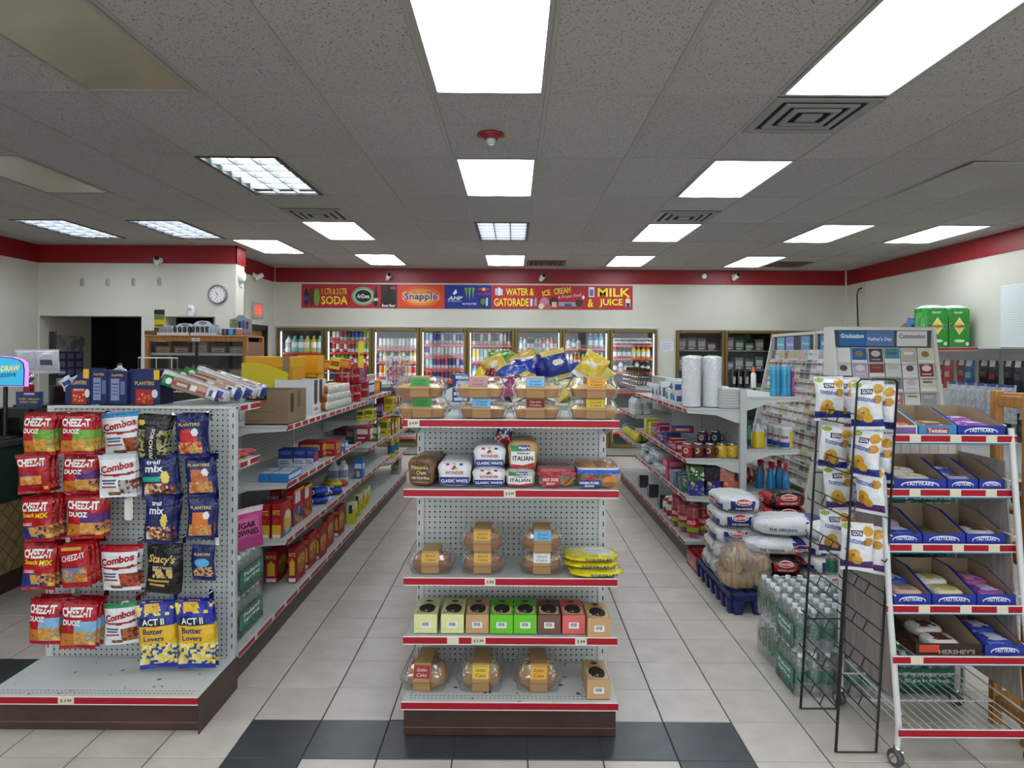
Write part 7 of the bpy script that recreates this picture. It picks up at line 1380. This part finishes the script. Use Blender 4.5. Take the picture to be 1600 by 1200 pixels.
for i in range(18):
    c, c2, wd_ = HANG[i % 9]; hgt = (.3, .34)[i % 2]; row = i // 9
    a = pillow(.14, hgt, .05, [('r', 0, 0, 1, 1, c), ('r', .2, .4, .8, .6, c2), ('r', .3, .85, .7, 1, 'd0d0d0')], c, 150 + i, 8, 10)
    spawn(a, 'hanging_pack', '%s hanging pack on right wall pegboard, %s row' % (wd_, ('upper', 'lower')[row]), 'pack', (XR - .13 - .04 * (i % 2), 8.75 - (i % 9) * .2, 1.60 - hgt - row * .55), R(-75), 'hanging packs on right wall')
for i in range(6):
    a = pillow(.2, .4, .09, [('r', 0, 0, 1, 1, 'b0b4ba'), ('n', 0, 0, 1, 1, ('b0b4ba', 'a4a8ae', 'bcc0c4')), ('r', .1, .9, .9, 1, '3a4a90')], '989ca4', 180 + i, 10, 14)
    spawn(a, 'silver_garment_bag', 'silver grey bagged garment, %s on the lower wall hooks' % ORD[i], 'garment', (XR - .3, 8.2 - i * .17, .95), R(-60), 'silver garment bags')
# oak stand at the right edge
o = thing('oak_stand', 'tall oak display stand at the right edge of view', 'stand', (2.165, 3.07, 0))
for x, y in ((0, -.09), (0, .11), (.5, -.09), (.5, .11)): MB().box(x - .02, x + .02, y - .02, y + .02, 0, 1.49, bev=.004).build('post', 'oak', o)
for z in (.08, .75, 1.42):
    MB().box(-.012, .012, -.07, .09, z, z + .05, bev=.003).build('side_rail', 'oak', o); MB().box(.02, .48, .098, .122, z, z + .06, bev=.003).build('back_rail', 'oak', o); MB().box(.488, .512, -.07, .09, z, z + .05, bev=.003).build('side_rail', 'oak', o)
for z in (.35, .95): MB().box(.02, .48, -.1, .12, z, z + .018, bev=.003).build('board', 'oak', o)
for i in range(3): spawn(sack(.12, .16, .14, lambda x, y, q: ('c0c8d0', '3a60a0', 'b03040')[int((q + 1) * 3.2) % 3], seed=200 + i), 'snack_bag', 'blue and red bag, %s on the oak stand board' % ORD[i], 'snack bag', (2.24 + i * .14, 3.07, .97), 0, 'bags on the oak stand')
# ================================================================ checkout counter at left
ct = thing('checkout_counter', 'dark green checkout counter with quilted gold front panel', 'counter', (-3.42, 4.2, 0))
MB().box(-.75, .0, -2.2, 1.6, .14, .62, bev=.004).build('front_panel', 'quilt_gold', ct)
MB().box(-.75, .015, -2.2, 1.6, .62, 1.0, '24382e', bev=.004).build('green_fascia', 'paint', ct); MB().box(-.73, -.02, -2.2, 1.6, 0, .14, bev=.002).build('kick', 'kick_brown', ct)
MB().box(-.8, .05, -2.25, 1.65, 1.0, 1.04, '3a3c3c', bev=.006).build('worktop', 'gloss', ct)
q = MB()
for k in range(-30, 40):      # raised quilting seams
    y = k * .12
    for s in (1, -1):
        y0, y1 = y, y + s * .48
        lo, hi = min(y0, y1), max(y0, y1)
        if lo < -2.2 or hi > 1.6: continue
        q.tube([(.003, y0, .14), (.003, y1, .62)], .004, '6a5c38', n=4)
q.build('quilt_seams', 'paint', ct)
def onc(x, y, Y): p = W(x, y, Y); return p
# quick draw sign
Y = 4.85; a, e = W(-38, 556, Y), W(40, 604, Y); w, h = e.x - a.x, a.z - e.z
o = thing('lottery_sign', 'backlit blue arched lottery sign on black pole', 'sign', ((a.x + e.x) / 2, Y, 1.042)); zb = e.z - 1.042
def arch(k): return [(w / 2 * k * x, h * (.5 + (z - .5) * k)) for x, z in ((-1, 0), (1, 0), (1.02, .55), (.97, .78), (.8, .9), (.45, .97), (0, 1), (-.45, .97), (-.8, .9), (-.97, .78), (-1.02, .55))]
emis('sign_blue', '30b8e8', .9); emis('sign_edge', 'c080f0', 1.6); emis('sign_yellow', 'f4e030', 1.0); emis('screen_blue', '3040d0', .9)
b = MB(); b.loft([[(p[0], .0, zb + p[1]) for p in arch(1)], [(p[0], .03, zb + p[1]) for p in arch(1)]], 'ffffff', sm=False); b.build('edge_light', 'sign_edge', o)
b = MB(); b.loft([[(p[0], -.004, zb + p[1]) for p in arch(.965)], [(p[0], .0, zb + p[1]) for p in arch(.93)]], '142060', sm=False); b.build('dark_border', 'gloss', o)
b = MB(); P = arch(.92); b.add([(p[0], -.005, zb + p[1]) for p in P], [tuple(range(11))], 'ffffff'); b.build('face', 'sign_blue', o)
b = MB(); b.text('QUICK-DRAW', lambda x, y: (x, -.007, y), 0, zb + h * .56, h * .22, 'ffffff', w * .8, 1, .2, .06); b.build('lettering', 'sign_yellow', o)
b = MB(); b.text('PROGRESSIVE', lambda x, y: (x, -.007, y), 0, zb + h * .36, h * .12, '142060', w * .66, 1, .2, .06); b.build('small_lettering', 'gloss', o)
MB().tube([(.02, .02, 0), (.02, .02, zb)], .014, n=8).build('pole', 'wire_black', o); MB().lathe([(.09, 0), (.09, .012), (.02, .02)], 18).build('base', 'wire_black', o)
# brochure stand
p = W(46, 655, 5.05); o = thing('brochure_holder', 'blue and green lottery brochure holder on counter', 'brochure', (p.x, 5.05, 1.042)); 
b = MB(); b.box(-.095, .095, -.004, .004, 0, W(46, 612, 5.05).z - 1.042, '2a4a6a'); hh = W(46, 612, 5.05).z - 1.042
b.decals(lambda x, y, e_: (x - .095, -.004 - e_, y), .19, hh, [('r', .0, .0, 1, .58, '1c3c30'), ('r', .3, .93, .7, .97, 'd8dce0'), ('t', 'OVER 1 MILLION', .5, .83, .045, 'e0c838', .8), ('t', 'EVENT WEEK!', .5, .76, .045, 'e0c838', .66), ('t', 'DID YOU WIN?', .5, .52, .045, 'd8c838', .8), ('n', .1, .05, .9, .3, ('2a6a4a', '1c3c30', 'c8b040'))]); b.build('board', 'gloss', o)
MB().box(-.03, .05, -.008, -.005, hh * .36, hh * .46).build('screen', 'screen_blue', o); MB().box(-.08, .08, -.03, .03, 0, .012, '20282c', bev=.003).build('foot', 'gloss', o)
p = W(45, 612, 5.15); o = thing('candy_dispenser', 'red post with chrome ball top on counter', 'dispenser', (p.x, 5.15, 1.042)); zz = p.z - 1.042
MB().box(-.026, .026, -.026, .026, 0, W(45, 600, 5.15).z - 1.042, 'a81828', bev=.004).build('post', 'gloss', o); zt = W(45, 600, 5.15).z - 1.042
MB().lathe([(.02, zt), (.016, zt + .02)] + [(.036 * math.sin(k * math.pi / 8), zt + .05 - .036 * math.cos(k * math.pi / 8)) for k in range(1, 8)], 16, 'd0d0d4').build('ball', 'chrome', o)
# register and clutter
o = thing('cash_register', 'black cash register on the checkout counter', 'register', (W(85, 625, 5.2).x, 5.2, 1.042)); MB().box(-.22, .22, -.2, .2, 0, .20, '101214', bev=.01).build('body', 'gloss', o); MB().box(-.2, .2, -.15, .12, .20, .215, '26282a', bev=.003).build('key_deck', 'gloss', o); MB().box(-.12, .12, .12, .15, .2, .34, '181a1c', bev=.006).build('display', 'gloss', o)
o = thing('lottery_terminal', 'black terminal with printer on counter left edge', 'terminal', (W(-22, 660, 5.0).x, 5.0, 1.042)); MB().box(-.16, .16, -.13, .13, 0, .12, '0e0f10', bev=.01).build('body', 'gloss', o); MB().box(-.1, .1, -.05, .05, .12, .2, '1a1c1e', bev=.01).build('printer', 'gloss', o); MB().box(-.07, .07, -.052, -.05, .14, .17, 'd0d0d0').build('paper_slot', 'card', o)
for i, (x, y, Y_) in enumerate(((90, 634, 5.5), (187, 600, 5.9))):
    p = W(x, y, Y_); o = thing('scale_dome', 'white domed food cover, %s behind the left display' % ('left one', 'right one')[i], 'cover', (p.x, Y_, 1.042 if i == 0 else p.z)); r = .09
    MB().lathe([(r * 1.3, 0), (r * 1.3, .012), (r, .02), (r * .9, .07), (r * .55, .12), (r * .2, .14), (r * .2, .155)], 18, 'd4d8dc').build('dome', 'gloss', o); MB().lathe([(.016, .152), (.02, .165), (.012, .175)], 10, '303438').build('knob', 'gloss', o)
    if i: MB().box(-.12, .12, -.12, .12, -(p.z - 1.001), -.001, '2a2c2e', bev=.004).build('stand', 'paint', o)
# white pouches on a wire shelf
sp_ = thing('wire_shelf', 'white wire shelf on brackets with paper pouches', 'shelf', (W(70, 582, 6.0).x, 6.0, W(70, 582, 6.0).z)); b = MB()
for k in range(8): b.tube([(-.24, -.12 + k * .03, 0), (.24, -.12 + k * .03, 0)], .004, 'dcdcdc', n=5)
for x in (-.22, 0, .22): b.tube([(x, -.12, -.004), (x, .1, -.004)], .005, 'dcdcdc', n=5)
b.build('wires', 'paint', sp_); MB().box(-.02, .02, .08, .12, -.55 - .0, .35, '141414').build('post', 'paint', sp_)
sp_.children[1].location = (-.12, 0, 0)
for i, (x, c) in enumerate(((38, 'd0d4d8'), (72, 'd8dadc'))):
    p = W(x, 580, 5.93); pr = pillow(.2, .19, .06, [('r', 0, 0, 1, 1, c), ('r', .25, .3, .75, .55, '505a78') if i else ('r', .4, .5, .5, .55, 'a0a8b0'), ('r', .1, .84, .9, .86, 'b0b4b8')], c, 210 + i); spawn(pr, 'paper_pouch', 'white paper pouch, %s on the wire shelf' % ('plain left one', 'printed right one')[i], 'pouch', (p.x, 5.95, sp_.location.z + .006), 0, 'white pouches')
p = W(101, 557, 9.75); b = MB(); w, h = .78, .58; b.box(-w / 2, w / 2, -.004, -.001, 0, h, 'b8b8be')
b.decals(lambda x, y, e_: (x - w / 2, -.004 - e_, y), w, h, [('r', 0, 0, 1, .62, '3a3870')] + [('r', .06 + .24 * i, .06 + .19 * j, .24 + .24 * i, .2 + .19 * j, '8a8aa8') for i in range(4) for j in range(3)] + [('r', .15, .95, .35, 1, 'c8a030'), ('r', .6, .95, .8, 1, 'c8a030'), ('n', .05, .66, .95, .9, ('8a8a94', '9a9aa2'))])
tag(b.build('wall_chart', 'card', None, (XL + .001, 9.76, p.z - h / 2), R(90)), 'white and purple printed chart on the nook wall', 'poster')
# wire stands
o = thing('wire_display', 'white wire display frame behind the navy peanut boxes', 'display frame', (W(240, 600, 5.0).x, 5.0, 1.0)); b = MB(); k = 5.0 / F
x0, x1, x2, x3 = [(x - 240) * k for x in (216, 244, 268, 277)]; zt, zm, zl = W(240, 559, 5).z - 1, W(240, 581, 5).z - 1, W(240, 612, 5).z - 1
b.tube([(x0, 0, zm), (x0, 0, zt), (x3, 0, zt), (x3, 0, zm)], .004, 'dcdcdc', closed=True); b.tube([(x1, 0, zt), (x1, 0, zm)], .003, 'dcdcdc'); b.tube([(x2, 0, zt), (x2, 0, zl)], .004, 'dcdcdc'); b.tube([(x0 + .02, 0, zm), (x0 + .02, 0, zt)], .003, 'dcdcdc'); b.tube([(x2, 0, zl), (x2 + .2, 0, zl)], .004, 'dcdcdc')
for i in range(6): b.tube([(x2 + .04 + i * .025, 0, zl), (x2 + .02 + i * .02, -.02, zl + .12 - i * .012)], .003, 'dcdcdc')
b.tube([(x2, 0, zl), (x2, 0, 0)], .004, 'dcdcdc'); b.build('wire_frame', 'paint', o); MB().lathe([(.09, 0), (.09, .01)], 14, 'dcdcdc').build('foot', 'paint', o, (x2, 0, 0))
bt = thing('back_counter', 'low dark counter behind the left shelving', 'counter', (W(240, 640, 5.3).x - .05, 5.6, 0)); MB().box(-.45, .2, -.75, 2.0, .1, .96, '2c2a28', bev=.004).build('cabinet', 'paint', bt); MB().box(-.47, .22, -.77, 2.02, .96, 1.0, '4a4846', bev=.005).build('worktop', 'gloss', bt)
spawn(carton(.09, .1, .07, '4a3a8a', [('r', .1, .2, .9, .8, '6a58b0')]), 'purple_box', 'small purple box on stand behind the peanut boxes', 'box', (W(232, 585, 4.9).x, 4.9, 1.36), 0).location.z = 1.0 + .36
st = tag(MB().box(-.08, .08, -.06, .06, 0, .36, '26282a', bev=.004).box(-.09, .09, -.07, .07, .34, .36, '303234', bev=.003).build('black_riser', 'paint', None, (W(232, 585, 4.9).x, 4.9, 1.0)), 'black riser holding the small purple box', 'stand')
# ================================================================ wooden pastry case before the kitchen
YC = 8.0; a, e = W(226, 526, YC), W(386, 526, YC); w = e.x - a.x; zt = a.z
o = thing('display_case', 'oak framed glass display case in front of kitchen', 'display case', ((a.x + e.x) / 2, YC, 0)); D = .55; f = .05
b = MB()
for x in (-w / 2, w / 2 - f):
    for y in (0, D - f): b.box(x, x + f, y, y + f, 0, zt, bev=.004)
b.box(-w / 2 + f, w / 2 - f, 0, f, zt - f, zt, bev=.004); b.box(-w / 2 + f, w / 2 - f, 0, f, .75, .82, bev=.004)
b.build('frame', 'oak', o)
MB().box(-w / 2, w / 2, -.005, D, zt, zt + .02, bev=.004).build('top_board', 'oak', o); MB().box(-w / 2 + .01, w / 2 - .01, .02, D - .01, 0, .75).build('lower_cabinet', 'oak', o)
MB().box(w / 2 - .02, w / 2 - .005, f, D - f, .8, zt - f, '8a5c40').build('side_board', 'paint', o); MB().box(-w / 2 + .005, -w / 2 + .02, f, D - f, .8, zt - f, '3a2a1c').build('side_board', 'paint', o); MB().box(-w / 2 + .01, w / 2 - .01, D - .02, D - .005, .75, zt, '141210').build('back_board', 'paint', o)
MB().box(-w / 2 + f, w / 2 - f, .015, .021, .8, zt - f).build('glass', 'glass', o); MB().box(-.012, .012, .01, .03, .8, zt - f, '141210').build('centre_bar', 'paint', o)
for z in (W(300, 552, YC).z, W(300, 588, YC).z):
    s = MB().box(-w / 2 + f, w / 2 - f, .06, D - .05, z - .012, z, '6a6a68').build('shelf', 'paint', o); MB().box(-w / 2 + f, w / 2 - f, .05, .06, z - .025, z + .005, 'a8a8a4').build('shelf_rail', 'paint', s)
    for k in range(5):
        c = ('8a5a3a', '6a3a30', '907860', '5a4a40', '7a6a58')[k]; wd_ = ('tan', 'dark red', 'beige', 'dark', 'brown')[k]
        spawn(carton(.17, .2, .08 + .05 * (k % 3 == 2), c, [('r', .1, .2, .9, .7, 'a09080'), ('r', .2, .3, .8, .5, c)]), 'pastry_box', '%s pastry box inside the oak case, %s shelf' % (wd_, 'upper' if z > 1.6 else 'lower'), 'box', (o.location.x - .42 + k * .21, YC + .2, z + .001), 0, 'pastry boxes in the case')
tag(MB().box(-.045, .045, -.003, 0, -.02, .02, 'd8d4c8').box(-.03, .03, -.0036, -.003, -.004, .004, '5a5a5a').build('case_label', 'card', None, (o.location.x + .0, YC - .001, zt - .03)), 'small white label on the oak case frame', 'label')
zt += .021
def header_display(w, h, hb, col, cc, txt):
    b = MB(); b.box(-w / 2, w / 2, -.06, .06, 0, hb * .3, col); P = [(-w / 2, 0), (w / 2, 0), (w / 2, h * .75), (w * .3, h * .95), (0, h), (-w * .3, h * .95), (-w / 2, h * .75)]
    b.loft([[(p[0], .05, p[1]) for p in P], [(p[0], .06, p[1]) for p in P]], col, sm=False); b.decals(lambda x, y, e_: (x - w / 2, .05 - e_, y), w, h, [('e', .5, .84, .2, .1, '38506a'), ('t', txt, .5, .84, .08, 'd8dce0', .3), ('r', .1, .45, .9, .62, 'a8b0b8')])
    j = MB()
    for k in range(4): j.lathe([(.018, hb * .3), (.02, hb * .35), (.02, hb * .8), (.014, hb)], 8, cc, cx=-w / 2 + (k + .5) * w / 4, cy=-.02)
    return [('display_card', b.mesh('display_card', 'card')), ('bottles', j.mesh('bottles', 'gloss'))]
for i, (x0, x1, yt, cc) in enumerate(((255, 275, 509, '8a8c90'), (276, 306, 505, '26262c'), (304, 333, 501, '2a241e'), (332, 347, 507, '9ab0c0'))):
    a, e = W(x0, yt, YC + .2), W(x1, 525, YC + .2); spawn(header_display(e.x - a.x, max(.1, a.z - zt), .1, 'd0d2d6', cc, 'KEY'), 'counter_display', 'white rounded counter display, %s from left on the oak case' % ORD[i], 'display', ((a.x + e.x) / 2, YC + .12, zt), 0, 'counter displays')
a, e = W(243, 484, YC + .25), W(259, 525, YC + .25); h = a.z - zt
b = MB(); w_ = e.x - a.x; b.box(-w_ / 2, w_ / 2, 0, .012, 0, h, 'c8b420'); b.decals(lambda x, y, q: (x - w_ / 2, -q, y), w_, h, [('r', 0, .82, 1, 1, '1a1a1a'), ('r', 0, .62, 1, .82, '5a8038'), ('r', .1, .35, .9, .42, '6a5a10'), ('r', .0, .0, 1, .3, '4a3c28')]); b.box(-w_ * .9, w_ * .5, -.12, 0, 0, .05, '5a4a34')
tag(b.build('counter_display', 'card', None, ((a.x + e.x) / 2, YC + .22, zt)), 'tall yellow and black display card on the oak case', 'display')
for i, (x, c) in enumerate(((352, '404448'), (362, '3a90c8'), (373, 'c0706a'))):
    spawn(canister(.04, .085, c, 'd8d8d8', None, 14), 'small_tub', 'small round tub, %s of three on the oak case' % ('dark left', 'blue middle', 'pink right')[i], 'tub', (W(x, 525, YC + .1).x, YC + .1, zt), 0, 'small tubs')
a, e = W(357, 492, YC + .3), W(391, 525, YC + .3); w_, h = e.x - a.x, a.z - zt; b = MB(); P = [(-w_ / 2, 0), (w_ / 2, 0), (w_ / 2, h * .8), (w_ * .25, h * .86), (w_ * .12, h), (-w_ * .12, h), (-w_ * .25, h * .86), (-w_ / 2, h * .8)]
b.loft([[(p[0], 0, p[1]) for p in P], [(p[0], .012, p[1]) for p in P]], '8a98a8', sm=False); b.decals(lambda x, y, q: (x - w_ / 2, -q, y), w_, h, [('r', 0, 0, .35, .78, '6a8058'), ('n', 0, 0, .4, .78, ('c8c060', '5a7048', '8a9a70'), 16), ('r', .4, .35, .52, .7, '1c1c30'), ('r', .56, .35, .68, .75, '2a50a8'), ('r', .74, .35, .86, .7, '702838'), ('r', 0, 0, 1, .18, '987868')])
tag(b.build('counter_display', 'card', None, (min((a.x + e.x) / 2, o.location.x + w / 2 - w_ / 2), YC + .34, zt)), 'grey green backing card at right end of the oak case', 'display')
